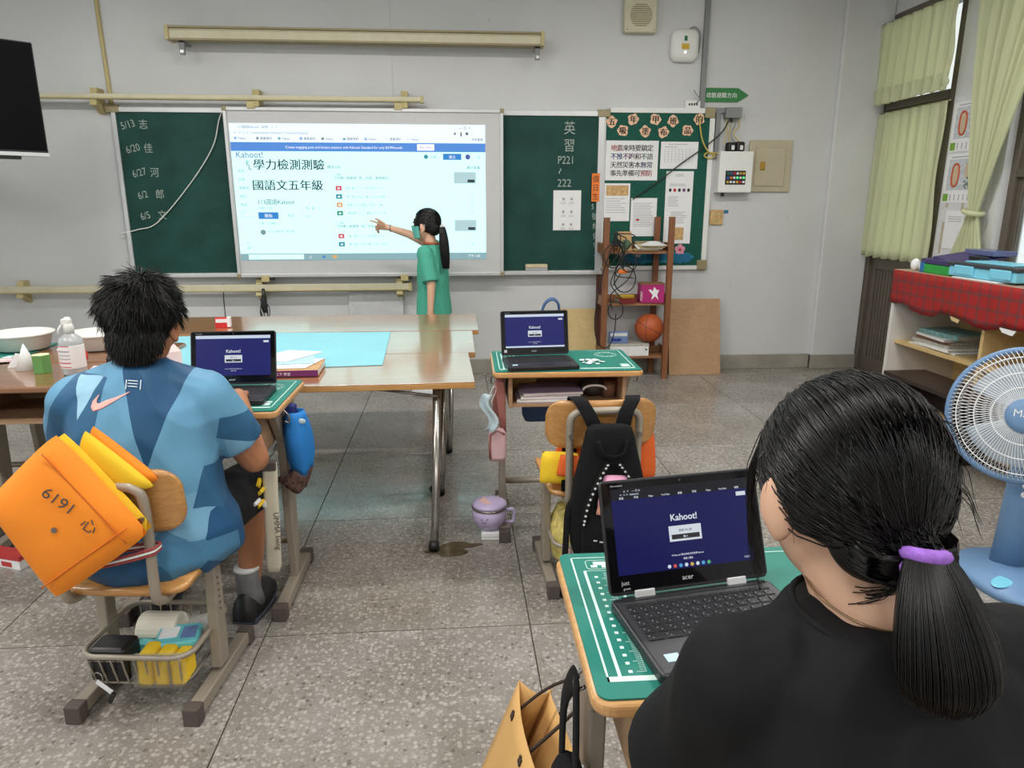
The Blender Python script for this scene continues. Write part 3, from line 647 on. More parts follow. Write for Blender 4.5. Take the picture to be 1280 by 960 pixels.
# ---------------------------------------------------------------- right wall: curtains, posters
def curtain_mat(name, c1):
    m = bpy.data.materials.new(name); m.use_nodes = True; N = m.node_tree.nodes; L = m.node_tree.links
    b = N['Principled BSDF']; b.inputs['Base Color'].default_value = (*c1, 1); b.inputs['Roughness'].default_value = .85
    t = N.new('ShaderNodeBsdfTranslucent'); t.inputs[0].default_value = (*c1, 1)
    x = N.new('ShaderNodeMixShader'); x.inputs[0].default_value = .45
    L.new(b.outputs[0], x.inputs[1]); L.new(t.outputs[0], x.inputs[2]); L.new(x.outputs[0], N['Material Output'].inputs['Surface'])
    MATS[name] = m
curtain_mat('curtain_green', srgb(226, 229, 194))
def drape(name, x, ya, yb, z0, z1, folds, amp, wob=.012, parent=None, m='curtain_green', seed=0, skew=0):
    rnd = random.Random(seed); ph = [rnd.uniform(0, 6) for _ in range(4)]
    def fn(u, v):
        z = z1 + (z0 - z1) * v; y = ya + (yb - ya) * u + wob * math.sin(9 * v + ph[0]) * (u > .96)
        a = amp * (.35 + .65 * v)
        dx = a * math.sin(2 * PI * folds * u + .5 * math.sin(3 * v + ph[1]) + .8 * math.sin(5 * u + ph[2])) + .3 * a * math.sin(2 * PI * folds * 2.3 * u + ph[3])
        return (x + dx, y + skew * v * (u - .5), z + .01 * math.sin(2 * PI * folds * u) * (v > .99))
    return MB().grid(fn, int(folds * 14), 18).build(name, m, parent, True, solid=.003)
v = thing('valance', 'short pale green pleated curtain over the door transom', 'curtain', (3.34, 5.3, 2.13))
v.location = (0, 0, 0)
drape('cloth', 3.345, 5.80, 4.90, 2.15, 2.735, 8, .022, seed=2, parent=v); MB().cyl((3.36, 4.88, 2.735), (3.36, 5.81, 2.735), .010, n=8).build('rod', 'brass_dull', v)
for y in (4.92, 5.78): MB().bx(3.36, XR, y - .008, y + .008, 2.72, 2.75).build('rod_bracket', 'brass_dull', v)
o = drape('hem', 3.342, 5.80, 4.90, 2.15, 2.26, 8, .024, seed=2, parent=v)
t = thing('door_curtain', 'pale green curtain hung over the glazed upper half of the door', 'curtain', (0, 0, 0))
drape('cloth', 3.415, 5.80, 4.985, .975, 2.085, 7, .02, seed=5, parent=t, skew=-.03); MB().cyl((3.43, 4.98, 2.09), (3.43, 5.81, 2.09), .007, n=8).build('wire', 'brass_dull', t)
t = thing('window_curtain', 'long pale green curtain gathered by a tie beside the window', 'curtain', (0, 0, 0))
def tied(u, v):
    z = 2.74 - 1.73 * v
    if v < .81: k = (v / .81); ya, yb = 4.76 - .20 * k ** 1.6, 3.95 + .52 * k ** .75
    else: k = (v - .81) / .19; ya, yb = 4.56 + .13 * k, 4.47 - .12 * k
    w = ya - yb; a = .028 * min(1, .25 + w * 1.1)
    return (3.375 + a * math.sin(2 * PI * 7 * u + .4 * math.sin(5 * v)) + .4 * a * math.sin(2 * PI * 17 * u) - .03 * math.exp(-((v - .81) / .05) ** 2) * 0, ya + (yb - ya) * u, z + .02 * (v > .98) * math.sin(9 * u))
MB().grid(tied, 90, 40).build('cloth', 'curtain_green', t, True, solid=.003)
MB().tube([(3.375 + .05 * math.cos(a), 4.513 + .062 * math.sin(a), 1.34 + .012 * math.sin(a)) for a in [2 * PI * k / 20 for k in range(20)]], .016, 8, closed=True).build('tie_band', 'curtain_green', t, True)
MB().cyl((3.40, 1.2, 2.75), (3.40, 4.78, 2.75), .011, n=8).build('rod', 'brass_dull', t)
for y in (1.3, 4.74): MB().bx(3.40, XR, y - .008, y + .008, 2.735, 2.765).build('rod_bracket', 'brass_dull', t)
def wsheet(name, label, y0, y1, z0, z1, cat='poster', x=XR, m='paper'):
    t = thing(name, label, cat, (x, y0, z0)); MB().bx(-.003, 0, y1 - y0, 0, 0, z1 - z0).build('sheet', m, t); return t
t = wsheet('backing_board', 'white backing board taped to the wall between door and window', 4.965, 4.50, .95, 2.10, 'board', XR - .001, mat('board_pale', srgb(214, 214, 216), .7))
for y, z, h in ((-.05, .1, .22), (-.25, .2, .16), (-.22, .38, .12), (-.06, .42, .08)): MB().bx(-.005, -.002, y, y - .022, z, z + h).build('old_tape', mat('old_tape', srgb(186, 170, 150), .6), t)
mat('map_orange', srgb(190, 84, 44), .7); mat('map_tan', srgb(200, 180, 150), .7); mat('map_grey', srgb(196, 200, 204), .7, var=.2, vs=60); mat('map_leaf', srgb(84, 110, 84), .7, var=.5, vs=90); mat('lime', srgb(120, 168, 60), .7)
for k, (y0, z0) in enumerate(((4.955, 1.74), (4.955, 1.40))):
    t = wsheet('evacuation_map', ('upper printed site map with orange building ring by the door' if k == 0 else 'lower printed site map with orange building ring by the door'), y0, y0 - .42, z0, z0 + .325, 'map', XR - .005)
    def fl_(n, m, ya, yb, za, zb, d=.0045): MB().bx(-d, -.003, -yb, -ya, za, zb).build(n, m, t)
    fl_('map_field', 'map_grey', .03, .39, .085, .29)
    MB().tube([(-.005, -.11 - .034 * math.cos(a), .185 + .075 * math.copysign(abs(math.sin(a)) ** .6, math.sin(a))) for a in [2 * PI * j / 24 for j in range(24)]], .007, 6, closed=True).build('building_ring', 'map_orange', t)
    fl_('court', 'map_tan', .085, .135, .12, .25, .0055); fl_('yard', 'map_tan', .2, .28, .17, .26, .0055)
    rnd = random.Random(k)
    for j in range(26): y, z = rnd.uniform(.2, .37), rnd.uniform(.09, .17); fl_('tree_mark', 'map_leaf', y, y + .014, z, z + .012, .006)
    for j in range(8): y, z = rnd.uniform(.30, .36), rnd.uniform(.2, .27); fl_('tree_mark', 'map_leaf', y, y + .016, z, z + .012, .006)
    fl_('title', 'greyink', .05, .32, .302, .308); fl_('legend_square', 'lime', .01, .06, .012, .062)
    for j in range(7): fl_('legend_text', 'greyink', .08 + .044 * j, .088 + .044 * j, .016, .058)
t = wsheet('notice_slip', 'small blank white slip under the site maps by the door', 4.885, 4.70, 1.09, 1.345, 'paper', XR - .004)
for k in range(3): MB().bx(-.0045, -.003, -.16, -.03, .215 - .016 * k, .219 - .016 * k).build('printed_line', 'greyink', t)
# ---------------------------------------------------------------- cupboard along the right wall
def plaid():
    m, n, b = nt('plaid_cloth'); N = n.nodes; L = n.links
    tc = N.new('ShaderNodeTexCoord'); sp = N.new('ShaderNodeSeparateXYZ'); L.new(tc.outputs['Object'], sp.inputs[0])
    def stripes(out, per, w):
        a = N.new('ShaderNodeMath'); a.operation = 'MULTIPLY'; a.inputs[1].default_value = 1 / per; L.new(out, a.inputs[0])
        f = N.new('ShaderNodeMath'); f.operation = 'FRACT'; L.new(a.outputs[0], f.inputs[0])
        g = N.new('ShaderNodeMath'); g.operation = 'LESS_THAN'; g.inputs[1].default_value = w; L.new(f.outputs[0], g.inputs[0]); return g.outputs[0]
    ax = N.new('ShaderNodeMath'); ax.operation = 'ADD'; L.new(sp.outputs[1], ax.inputs[0]); L.new(sp.outputs[0], ax.inputs[1])
    col = None
    prev = None
    for k, (out, per, w, c) in enumerate(((ax.outputs[0], .075, .22, (.03, .045, .05)), (sp.outputs[2], .075, .22, (.03, .045, .05)), (ax.outputs[0], .15, .04, (.09, .05, .05)), (sp.outputs[2], .15, .04, (.09, .05, .05)))):
        x = N.new('ShaderNodeMixRGB'); s = stripes(out, per, w)
        h = N.new('ShaderNodeMath'); h.operation = 'MULTIPLY'; h.inputs[1].default_value = .42; L.new(s, h.inputs[0]); L.new(h.outputs[0], x.inputs[0])
        if prev is None: x.inputs[1].default_value = (*srgb(158, 30, 28), 1)
        else: L.new(prev, x.inputs[1])
        x.inputs[2].default_value = (*c, 1); prev = x.outputs[0]
    L.new(prev, b.inputs['Base Color']); b.inputs['Roughness'].default_value = .55; MATS['plaid'] = m
plaid()
wood('cabinet_wood', srgb(196, 164, 108), srgb(212, 184, 132), 'Y', 3, .5)
mat('cabinet_white', srgb(216, 212, 206), .5, var=.05, vs=8); mat('paper_tan', srgb(206, 184, 132), .7)
cb = thing('cupboard', 'open wooden cupboard under a red plaid cloth beside the door', 'cupboard', (2.9, 3.4, 0))
D_, L_ = .50, 1.12
MB().bx(0, D_, L_ - .03, L_, 0, .96).build('side_panel', 'cabinet_white', cb, bevel=.002); MB().bx(0, D_, -1.2, -1.17, 0, .96).build('side_panel', 'cabinet_wood', cb)
for y in (.28, -.45): MB().bx(.02, D_, y - .012, y + .012, .0, .95).build('divider', 'cabinet_wood', cb)
MB().bx(.0, D_, -1.2, L_, .945, .965).build('top_board', 'cabinet_wood', cb)
MB().bx(.04, D_, -1.17, L_ - .03, .488, .508).build('shelf_board', 'cabinet_wood', cb); MB().bx(.02, D_, -1.17, L_ - .03, .03, .06).build('bottom_board', 'cabinet_wood', cb)
MB().bx(D_ - .015, D_, -1.2, L_, 0, .96).build('back_panel', 'cabinet_wood', cb)
tc_ = thing('plaid_tablecloth', 'red tartan oilcloth hanging over the cupboard front with torn edge', 'tablecloth', (2.9, 3.4, 0))
mb = MB(); n_ = 60; rnd = random.Random(5)
lo = [.735 + .02 * math.sin(k * .5) + (.02 if k % 13 == 0 else 0) + .012 * rnd.random() for k in range(n_ + 1)]
mb.grid(lambda u, v: (-.008 + .006 * math.sin(u * 37) * v, L_ + .006 - u * (2.32), .974 + (lo[int(u * n_ + .5)] - .974) * v), n_, 6)
mb.build('front_flap', 'plaid', tc_, True, solid=.003)
MB().bx(-.008, D_, -1.2, L_ + .006, .966, .976).build('top_cover', mat('oilcloth_top', srgb(170, 140, 116), .35, var=.15, vs=6), tc_, bevel=.003)
for y, w in ((.52, .09), (.13, .12)): MB().prism([(0, 0), (-w, .0), (-w * .8, -.03), (-w * .2, -.022)], .003, Matrix.Translation((-.013, y, .755)) @ MXR @ Matrix.Rotation(PI, 4, 'Y')).build('torn_paper', 'paper_tan' if y > .3 else 'paper', tc_)
# books in the cupboard
random.seed(12)
mat('bk_teal', srgb(120, 160, 156), .7, var=.3, vs=60); mat('bk_brown', srgb(120, 86, 66), .7); mat('bk_grey', srgb(176, 172, 162), .7, var=.2, vs=60); mat('bk_white', srgb(222, 222, 220), .7)
z = .509
for k, (m, th, w, lab) in enumerate((('bk_white', .008, .42, 'loose white paper sheaf at the bottom of the cupboard stack'), ('bk_white', .018, .34, 'white-covered booklet above the loose sheaf in the cupboard'), ('bk_grey', .02, .33, 'grey-covered magazine in the middle of the cupboard stack'), ('bk_brown', .022, .31, 'brown-covered book in the cupboard stack'), ('bk_white', .014, .30, 'thin white book under the teal one in the cupboard'), ('bk_teal', .028, .33, 'thick teal-edged book on top of the cupboard stack'))):
    t = thing('magazine', lab, 'book', (3.10 + random.uniform(-.02, .02), 4.17 + random.uniform(-.015, .015), z), random.uniform(-.12, .12), 'books stacked in the cupboard')
    MB().bx(-.12, .12, -w / 2, w / 2, .002, th - .002).build('pages', 'bk_grey', t); MB().bx(-.122, .12, -w / 2 - .002, w / 2 + .002, th - .002, th).build('cover', m, t); MB().bx(-.122, .12, -w / 2 - .002, w / 2 + .002, 0, .002).build('cover', m, t); MB().bx(-.124, -.12, -w / 2, w / 2, 0, th).build('spine', m, t)
    z += th
# things on top
mat('box_green', srgb(44, 158, 66), .5); mat('box_purple', srgb(66, 56, 104), .5, var=.2, vs=30); mat('box_sky', srgb(124, 202, 226), .4, var=.02); mat('box_charcoal', srgb(56, 60, 66), .5)
mat('box_blue', srgb(40, 110, 170), .5)
t = thing('game_box', 'green and purple box lying on the tartan cloth', 'box', (2.96, 4.18, .977), -.05)
MB().bx(-.02, .3, -.14, .16, 0, .052).build('tray', 'box_green', t, bevel=.004); MB().bx(-.022, .02, .12, .165, .0, .06).build('blue_corner', 'box_blue', t, bevel=.003); MB().bx(-.02, .3, -.142, .162, .054, .085).build('lid', 'box_purple', t, bevel=.006)
t = thing('plastic_folder', 'dark blue glossy folder sloping on the green box', 'folder', (3.05, 4.14, 1.064), -.1)
MB().bx(-.08, .2, -.15, .14, 0, .012).build('cover', 'box_purple', t, bevel=.003, mx=Matrix.Rotation(R(-9), 4, 'Y') @ Matrix.Rotation(R(5), 4, 'X')); MB().bx(.10, .24, -.16, .12, .03, .06).build('flap', mat('folder_sheen', srgb(88, 98, 140), .25), t, bevel=.003)
MB().bx(.02, .08, -.16, -.06, 0, .03).build('clip', 'black_plastic', t, bevel=.003)
t = thing('lunch_box', 'sky blue plastic lunch box with charcoal lid on the tartan cloth', 'box', (2.96, 3.78, .985), .04)
MB().bx(-.03, .22, -.24, .26, 0, .058).build('body', 'box_sky', t, bevel=.008); MB().bx(-.038, .228, -.25, .268, .058, .08).build('lid', 'box_charcoal', t, bevel=.006)
MB().bx(.02, .2, -.16, .2, .08, .088).build('lid_panel', 'box_sky', t, bevel=.003)
for y in (-.14, .13): MB().bx(-.042, -.028, y - .075, y + .075, .012, .066).build('clasp', 'box_sky', t, bevel=.008)
tag(MB().bx(2.905, 3.1, 3.62, 3.98, .9775, .983).build('loose_sheet', 'paper'), 'white sheet of paper under the sky blue lunch box', 'paper')
t = thing('tape_roll', 'small white lump of tissue near the cupboard end', 'tissue', (2.98, 4.44, .977)); 
MB().sph((0, 0, .035), (.03, .03, .04), 10, 8).build('crumple', 'paper', t, True); MB().sph((.03, -.03, .02), (.025, .02, .022), 10, 6).build('crumple', 'paper', t, True)
# dark bench in front of the cupboard
mat('dark_brown', srgb(44, 32, 28), .4, var=.1)
t = thing('low_bench', 'dark brown low wooden bench in front of the cupboard', 'bench', (2.62, 2.9, 0))
MB().bx(0, .27, -.02, 1.17, .375, .40).build('bench_top', 'dark_brown', t, bevel=.004)
for y in (.0, .56, 1.12): MB().bx(.01, .26, y, y + .03, 0, .375).build('leg_panel', 'dark_brown', t)
MB().bx(.22, .24, .03, 1.12, .2, .375).build('back_rail', 'dark_brown', t)
# ---------------------------------------------------------------- floor fan
mat('fan_blue', srgb(104, 138, 176), .4, var=.03); mat('fan_white', srgb(226, 228, 230), .4, var=.0); mat('fan_blade', srgb(190, 205, 218), .2, alpha=.55, var=0)
fan = thing('floor_fan', 'blue pedestal fan with white wire grille', 'fan', (2.115, 2.28, 0))
rings = []
for sc, z in ((1, 0), (1, .02), (.94, .032), (.5, .045), (.3, .06)): rings.append([Vector((x * sc, y * sc + .0, z)) for x, y in rrect(.38, .46, .18, 8)])
MB().loft(rings).build('base', 'fan_blue', fan, True)
MB().tube([(0, .06, .03), (0, .06, .30), (0, .06, .52), (0, .07, .60)], [.062, .052, .045, .035], 20).build('column', 'fan_blue', fan, True)
for k in range(3): MB().cyl((-.03, .014, .42 - .035 * k), (-.03, .008, .42 - .035 * k), .011, n=10).build('button', 'fan_white', fan)
MB().lathe([(.001, 0), (.09, 0), (.075, .004), (.001, .006)], 20, Matrix.Translation((-.11, -.06, .040)) @ Matrix.Rotation(.5, 4, 'Z') @ Matrix.Diagonal((.8, .35, 1, 1))).build('sticker', 'box_sky', fan)
HC = Vector((-.13, -.04, .675)); HM = Matrix.Translation(HC) @ Matrix.Rotation(R(-40), 4, 'Z') @ Matrix.Rotation(R(78), 4, 'X')   # local +z faces the room
fr = .232
def ring(r, z, w, n=56): return MB().tube([HM @ Vector((r * math.cos(2 * PI * k / n), r * math.sin(2 * PI * k / n), z)) for k in range(n)], w, 6, closed=True)
gr = ring(fr, .0, .011).build('grille_rim', 'fan_blue', fan, True)
for r, z in ((.205, .045), (.15, .062), (.10, .07)): ring(r, z, .002).build('grille_ring', 'fan_white', gr, True)
for sgn, mname in ((1, 'front_grille'), (-1, 'back_grille')):
    mb = MB()
    nw = 96
    for k in range(nw):
        a = 2 * PI * k / nw; pts = []
        for r, z, tw in ((.048, .072, 0), (.10, .070, .12), (.15, .062, .2), (.205, .045, .28), (.228, .02, .32), (.230, 0, .33)):
            pts.append(HM @ Vector((r * math.cos(a + sgn * tw), r * math.sin(a + sgn * tw), z * sgn)))
        mb.tube(pts, .0013, 4, cap=False)
    o = mb.build(mname, 'fan_white', fan, True); o['kind'] = 'stuff'
MB().lathe([(.001, .085), (.036, .083), (.058, .077), (.063, .066), (.001, .064)], 28, HM).build('hub_badge', 'fan_blue', fan, True)
text('badge_lettering', 'Maza', .036, 'fan_white', fan, HM @ Matrix.Translation((0, -.004, .0856)), 'CENTER')
for k in range(3):
    def bl(u, v, k=k):
        a = 2 * PI * k / 3 + (u - .5) * 1.3; r = .04 + .145 * v
        return HM @ Vector((r * math.cos(a), r * math.sin(a), -.012 + .035 * (u - .5)))
    MB().grid(bl, 10, 6).build('blade', 'fan_blade', fan, True, solid=.003)
MB().lathe([(.001, -.03), (.04, -.03), (.045, .02), (.001, .03)], 18, HM).build('blade_hub', 'fan_white', fan, True)
MB().lathe([(.001, -.17), (.05, -.165), (.065, -.12), (.065, -.05), (.001, -.05)], 20, HM).build('motor', 'fan_blue', fan, True)
# ---------------------------------------------------------------- wooden shelf with clutter
wood('shelf_wood', srgb(112, 68, 40), srgb(140, 90, 56), 'Z', 5, .5); wood('shelf_plank', srgb(128, 84, 52), srgb(158, 112, 74), 'X', 5, .5); wood('post_dark', srgb(66, 34, 26), srgb(88, 48, 36), 'Z', 5, .5)
sh = thing('open_shelf', 'narrow brown wooden shelf rack in front of the notice board', 'shelf', (1.44, 5.68, 0))
for x, y, m, z in ((-.265, -.12, 'shelf_wood', 1.29), (.25, -.12, 'shelf_wood', 1.295), (.20, .11, 'shelf_wood', 1.29), (-.265, .11, 'post_dark', .84)):
    MB().bx(x - .022, x + .022, y - .018, y + .018, 0, z).build('post', m, sh, bevel=.002)
for z in (.185, .62, 1.03):
    MB().bx(-.285, .275, -.10, .128, z - .02, z).build('shelf_board', 'shelf_plank', sh, bevel=.002)
    MB().bx(-.285, .275, .075, .09, z, z + .05).build('back_slat', 'shelf_plank', sh)
    for x in (-.285, .262): MB().bx(x, x + .015, -.10, .128, z, z + .06).build('side_slat', 'shelf_plank', sh)
mat('ball_orange', srgb(176, 84, 40), .55, var=.12, vs=60, bump=.5, bs=260)
t = thing('basketball', 'orange basketball on the white box in the shelf', 'ball', (1.575, 5.66, .405))
MB().sph((0, 0, 0), .118, 32, 20).build('skin', 'ball_orange', t, True)
for ax in range(3):
    mtx = [Matrix.Rotation(.5, 4, 'Y'), Matrix.Rotation(R(90), 4, 'X') @ Matrix.Rotation(.3, 4, 'Y'), Matrix.Rotation(R(90), 4, 'Y') @ Matrix.Rotation(.5, 4, 'X')][ax]
    MB().tube([mtx @ Vector((.1178 * math.cos(2 * PI * k / 40), .1178 * math.sin(2 * PI * k / 40), 0)) for k in range(40)], .002, 5, closed=True).build('seam', 'ink', t)
t = thing('white_carton', 'long white cardboard box under the basketball', 'box', (1.40, 5.665, .186)); MB().bx(-.16, .16, -.085, .085, 0, .085).build('carton', 'bk_white', t, bevel=.003); MB().bx(-.163, .163, -.088, .088, .085, .1).build('lid', 'bk_grey', t, bevel=.003); MB().bx(.13, .145, -.09, -.085, .05, .06).build('latch', 'ink', t)
mat('tin_blue', srgb(108, 132, 178), .35, var=.15, vs=40)
t = thing('pencil_tin', 'small blue pencil tin standing on the white box', 'tin', (1.315, 5.63, .287)); MB().bx(-.08, .08, -.015, .015, 0, .098).build('tin', 'tin_blue', t, bevel=.006); MB().bx(-.07, .07, -.017, -.014, .06, .085).build('label', 'bk_white', t); MB().bx(-.06, .02, -.017, -.014, .02, .04).build('label_band', 'navyink', t)
mat('magenta', srgb(170, 32, 108), .5)
t = thing('magenta_carton', 'magenta gift box with white horse picture on the middle shelf', 'box', (1.57, 5.64, .621), -.05)
MB().bx(-.095, .095, -.07, .07, 0, .15).build('carton', 'magenta', t, bevel=.003); MB().bx(-.097, .097, -.072, .072, .147, .155).build('lid', 'shelf_plank', t)
MB().prism([(-.01, .02), (.0, .06), (-.035, .10), (-.02, .105), (0, .09), (.01, .125), (.03, .10), (.05, .10), (.035, .06), (.05, .02), (.02, .05)], .002, T(0, -.0705, .005)).build('picture', 'paper', t); text('lettering', 'PONY', .028, 'paper', t, T(-.08, -.071, .02) @ Matrix.Rotation(PI / 2, 4, 'Z'))
t = thing('red_book_stack', 'dark red book lying on the middle shelf beside the gift box', 'book', (1.36, 5.63, .621), .1); MB().bx(-.07, .07, -.06, .06, .003, .032).build('pages', 'bk_grey', t); MB().bx(-.072, .072, -.062, .06, .032, .036).build('cover', mat('bk_red', srgb(120, 34, 30), .6), t); MB().bx(-.072, .072, -.064, -.061, 0, .036).build('spine', 'bk_red', t)
t = thing('yellow_case', 'yellow plastic case on top of the dark red book', 'case', (1.36, 5.63, .658), .15); MB().bx(-.06, .06, -.04, .04, 0, .025).build('case', 'yellow_label', t, bevel=.005); MB().bx(-.061, .061, -.041, .041, .011, .014).build('seam', 'ink', t)
t = thing('picture_card', 'small framed leaf picture leaning on the top shelf', 'picture', (1.345, 5.64, 1.031), .15); MB().bx(-.055, .055, -.006, .004, 0, .15).build('card', 'tan_photo', t, mx=Matrix.Rotation(R(-10), 4, 'X')); MB().sph((0, -.012, .05), (.045, .006, .04), 10, 6).build('leaf_print', 'map_leaf', t)
t = thing('paper_heap', 'crumpled white papers on the top shelf', 'paper', (1.53, 5.63, 1.031)); 
for k in range(4): MB().grid(lambda u, v, k=k: (-.12 + .2 * u + .02 * k, -.06 + .12 * v, .006 + .012 * k + .03 * abs(math.sin(3 * u + k)) * v), 6, 4).build('sheet', 'paper' if k % 2 else 'paper_tan', t, solid=.002)
t = thing('metal_tray', 'yellow-brown ruler tray lying across the top shelf', 'tray', (1.55, 5.735, 1.031)); MB().bx(-.11, .11, -.02, .02, 0, .07).build('tray', 'brass_dull', t, bevel=.004); MB().bx(-.11, .11, -.022, -.018, .03, .036).build('groove', 'cream_edge', t)
random.seed(21)
t = thing('cable_tangle', 'tangle of black cables draped over the shelf side', 'cable', (1.22, 5.53, .2))
for k in range(6):
    pts = [(.02 + .10 * random.uniform(-1, 1) + .05, random.uniform(-.05, .0), .95 - .12 * j + random.uniform(-.05, .05)) for j in range(3 + k % 4)]
    pts = [(.02, .0, .97)] + pts
    MB().tube(smoothpath(pts, 6), .0045, 6).build('cable', 'black_plastic', t, True)
for k, (cx, cz, r) in enumerate(((.10, .62, .085), (.0, .80, .075), (.03, .38, .06), (.12, .75, .06))):
    MB().tube([(cx + r * math.cos(a), -.03 - .01 * k, cz + r * 1.2 * math.sin(a)) for a in [2 * PI * j / 24 for j in range(24)]], .0045, 6, closed=True).build('cable_coil', 'black_plastic', t, True)
MB().tube(smoothpath([(.0, -.02, .9), (-.09, -.03, .6), (-.13, -.03, .3), (-.10, -.03, .12), (-.02, -.03, .08), (.03, -.03, .2), (.04, -.02, .35)], 6), .0045, 6).build('cable', 'black_plastic', t, True)
MB().box((.03, .0, .90), (.06, .05, .05)).build('plug_block', 'black_plastic', t, bevel=.008)
MB().box((.08, -.02, .68), (.07, .04, .03)).build('plug_block', 'orange_paper', t, bevel=.006)
wood('particle', srgb(168, 132, 98), srgb(184, 148, 112), 'X', 30, .7, stretch=2)
wood('ply_yellow', srgb(196, 170, 116), srgb(208, 184, 134), 'X', 10, .7, stretch=2)
tag(MB().bx(-.22, .22, -.008, .008, 0, .635).build('leaning_board', 'particle', bevel=.001), 'brown particle board leaning between the shelf and the room corner', 'board').location = (1.985, 5.665, .0)
o = bpy.data.objects['leaning_board']; o.rotation_euler = (R(-12), 0, 0)
tag(MB().bx(-.15, .15, -.006, .006, 0, .555).build('plywood_sheet', 'ply_yellow', bevel=.001), 'yellowish plywood sheet leaning under the chalkboard beside the shelf', 'board').location = (1.01, 5.72, 0)
bpy.data.objects['plywood_sheet'].rotation_euler = (R(-10), 0, 0)
# ---------------------------------------------------------------- school furniture
wood('desk_wood', srgb(186, 136, 82), srgb(208, 162, 106), 'X', 7, .35, .3); wood('desk_top', srgb(120, 78, 46), srgb(150, 100, 60), 'X', 4, .35, 1.0, cior=1.7)
wood('chair_wood', srgb(176, 124, 66), srgb(204, 152, 90), 'X', 9, .35, .4); wood('box_wood', srgb(150, 120, 92), srgb(170, 138, 106), 'X', 5, .5)
mat('taupe_metal', srgb(158, 148, 134), .4, .25, var=.05); mat('foot_cap', srgb(84, 74, 70), .6); mat('chrome', srgb(150, 146, 140), .22, .85, var=.08)
mat('mat_green', srgb(18, 118, 104), .5, var=.04); mat('mat_line', srgb(206, 232, 224), .6, var=0)
def desk(label, x, y, H, rz, top='desk_wood', contents=True):
    t = thing('student_desk', label, 'desk', (x, y, 0), rz, 'student desks')
    w, d = .615, .425
    MB().prism(rrect(w, d, .03), .024, Matrix.Translation((0, 0, H - .024))).build('desk_top', top, t, bevel=.008, seg=3)
    MB().bx(-.235, .235, -.17, .19, H - .155, H - .145).build('storage_floor', 'box_wood', t)
    for s in (-1, 1):
        MB().bx(s * .235 - .008, s * .235 + .008, -.175, .19, H - .158, H - .024).build('storage_side', 'box_wood', t, bevel=.002)
        MB().prism([(-.13, H - .03), (.17, H - .03), (.08, H - .16), (.055, .04), (0.0, .04), (-.03, H - .16)], .028, Matrix.Translation((s * .262 - .014, 0, 0)) @ Matrix(((0, 0, 1, 0), (1, 0, 0, 0), (0, 1, 0, 0), (0, 0, 0, 1)))).build('leg', 'taupe_metal', t, bevel=.004)
        MB().bx(s * .262 - .02, s * .262 + .02, -.20, .20, .012, .05).build('foot_bar', 'taupe_metal', t, bevel=.004)
        for y_ in (-.225, .185): MB().bx(s * .262 - .024, s * .262 + .024, y_, y_ + .04, 0, .055).build('foot_cap', 'foot_cap', t, bevel=.004)
        MB().tube(smoothpath([(s * .29, -.08, H - .03), (s * .31, -.08, H - .05), (s * .31, -.08, H - .075), (s * .295, -.08, H - .07)], 3), .0035, 6).build('bag_hook', 'chrome', t, True)
    MB().bx(-.235, .235, .175, .19, H - .158, H - .024).build('storage_back', 'box_wood', t)
    MB().cyl((-.262, .06, .17), (.262, .06, .17), .014, n=10).build('cross_bar', 'taupe_metal', t, True)
    return t
def cutting_mat(label, x, y, z, rz, w=.60, d=.415, flip=1, group='cutting mats'):
    t = thing('cutting_mat', label, 'cutting mat', (x, y, z), rz, group)
    MB().prism(rrect(w, d, .018), .003).build('mat_sheet', 'mat_green', t)
    def ln(x0, x1, y0, y1): MB().bx(x0, x1, y0, y1, .003, .0035).build('printed_line', 'mat_line', t)
    X0, X1, Y0, Y1 = -w / 2 + .020, w / 2 - .02, -d / 2 + .035, d / 2 - .018
    ln(X0, X0 + .003, Y0, Y1); ln(X1 - .003, X1, Y0, Y1); ln(X0, X1, Y1 - .002, Y1); ln(X0, X1, Y0, Y0 + .011)
    ln(X0 + .017, X0 + .022, Y0 + .011, Y1 - .05); ln(X0 + .072, X0 + .077, Y0 + .011, Y1 - .06)
    ln(X0 + .060, X0 + .0605, Y0 + .02, Y1 - .05); ln(X0 + .022, X0 + .060, Y1 - .051, Y1 - .050)
    mb = MB()
    for k in range(60):
        y_ = Y0 + .02 + k * (Y1 - Y0 - .075) / 60; l = .014 if k % 5 == 0 else .008
        mb.bx(X0 + .060 - l, X0 + .060, y_, y_ + .0008, .003, .0035)
        if k % 4 == 0: mb.bx(X0 + .034, X0 + .040, y_ - .002, y_ + .004, .003, .0035)
    o = mb.build('ruler_scale', 'mat_line', t)
    MB().tube([(p[0] + X0 + .052, p[1] + Y1 - .028, .0033) for p in rrect(.052, .032, .006, 3)], .0007, 4, closed=True).build('logo_frame', 'mat_line', t)
    for a, b_, c_, d_ in ((-.012, .012, 0, .012), (-.018, -.006, -.008, 0), (.002, .016, -.01, -.001)): MB().bx(X0 + .052 + a, X0 + .052 + b_, Y1 - .03 + c_, Y1 - .03 + d_, .003, .0036).build('logo_mark', 'mat_line', t)
    ln(X0 + .095, X0 + .11, Y1 - .042, Y1 - .015)
    # protractor and corner print at the right
    for r in (.05, .035): MB().tube([(X1 - .075 + r * math.cos(a), Y1 - .09 + r * math.sin(a), .0033) for a in [2 * PI * k / 32 for k in range(32)]], .0005, 4, closed=True).build('protractor_ring', 'mat_line', t)
    for k in range(12): a = 2 * PI * k / 12; MB().bx(-.004, .004, -.0015, .0015, .003, .0036, Matrix.Translation((X1 - .075 + .042 * math.cos(a), Y1 - .09 + .042 * math.sin(a), 0))).build('protractor_mark', 'mat_line', t)
    for a, b_ in ((.0, .03), (.035, .055)): ln(X1 - .05, X1 - .015, Y0 + .03 + a, Y0 + .03 + b_ * .9)
    return t
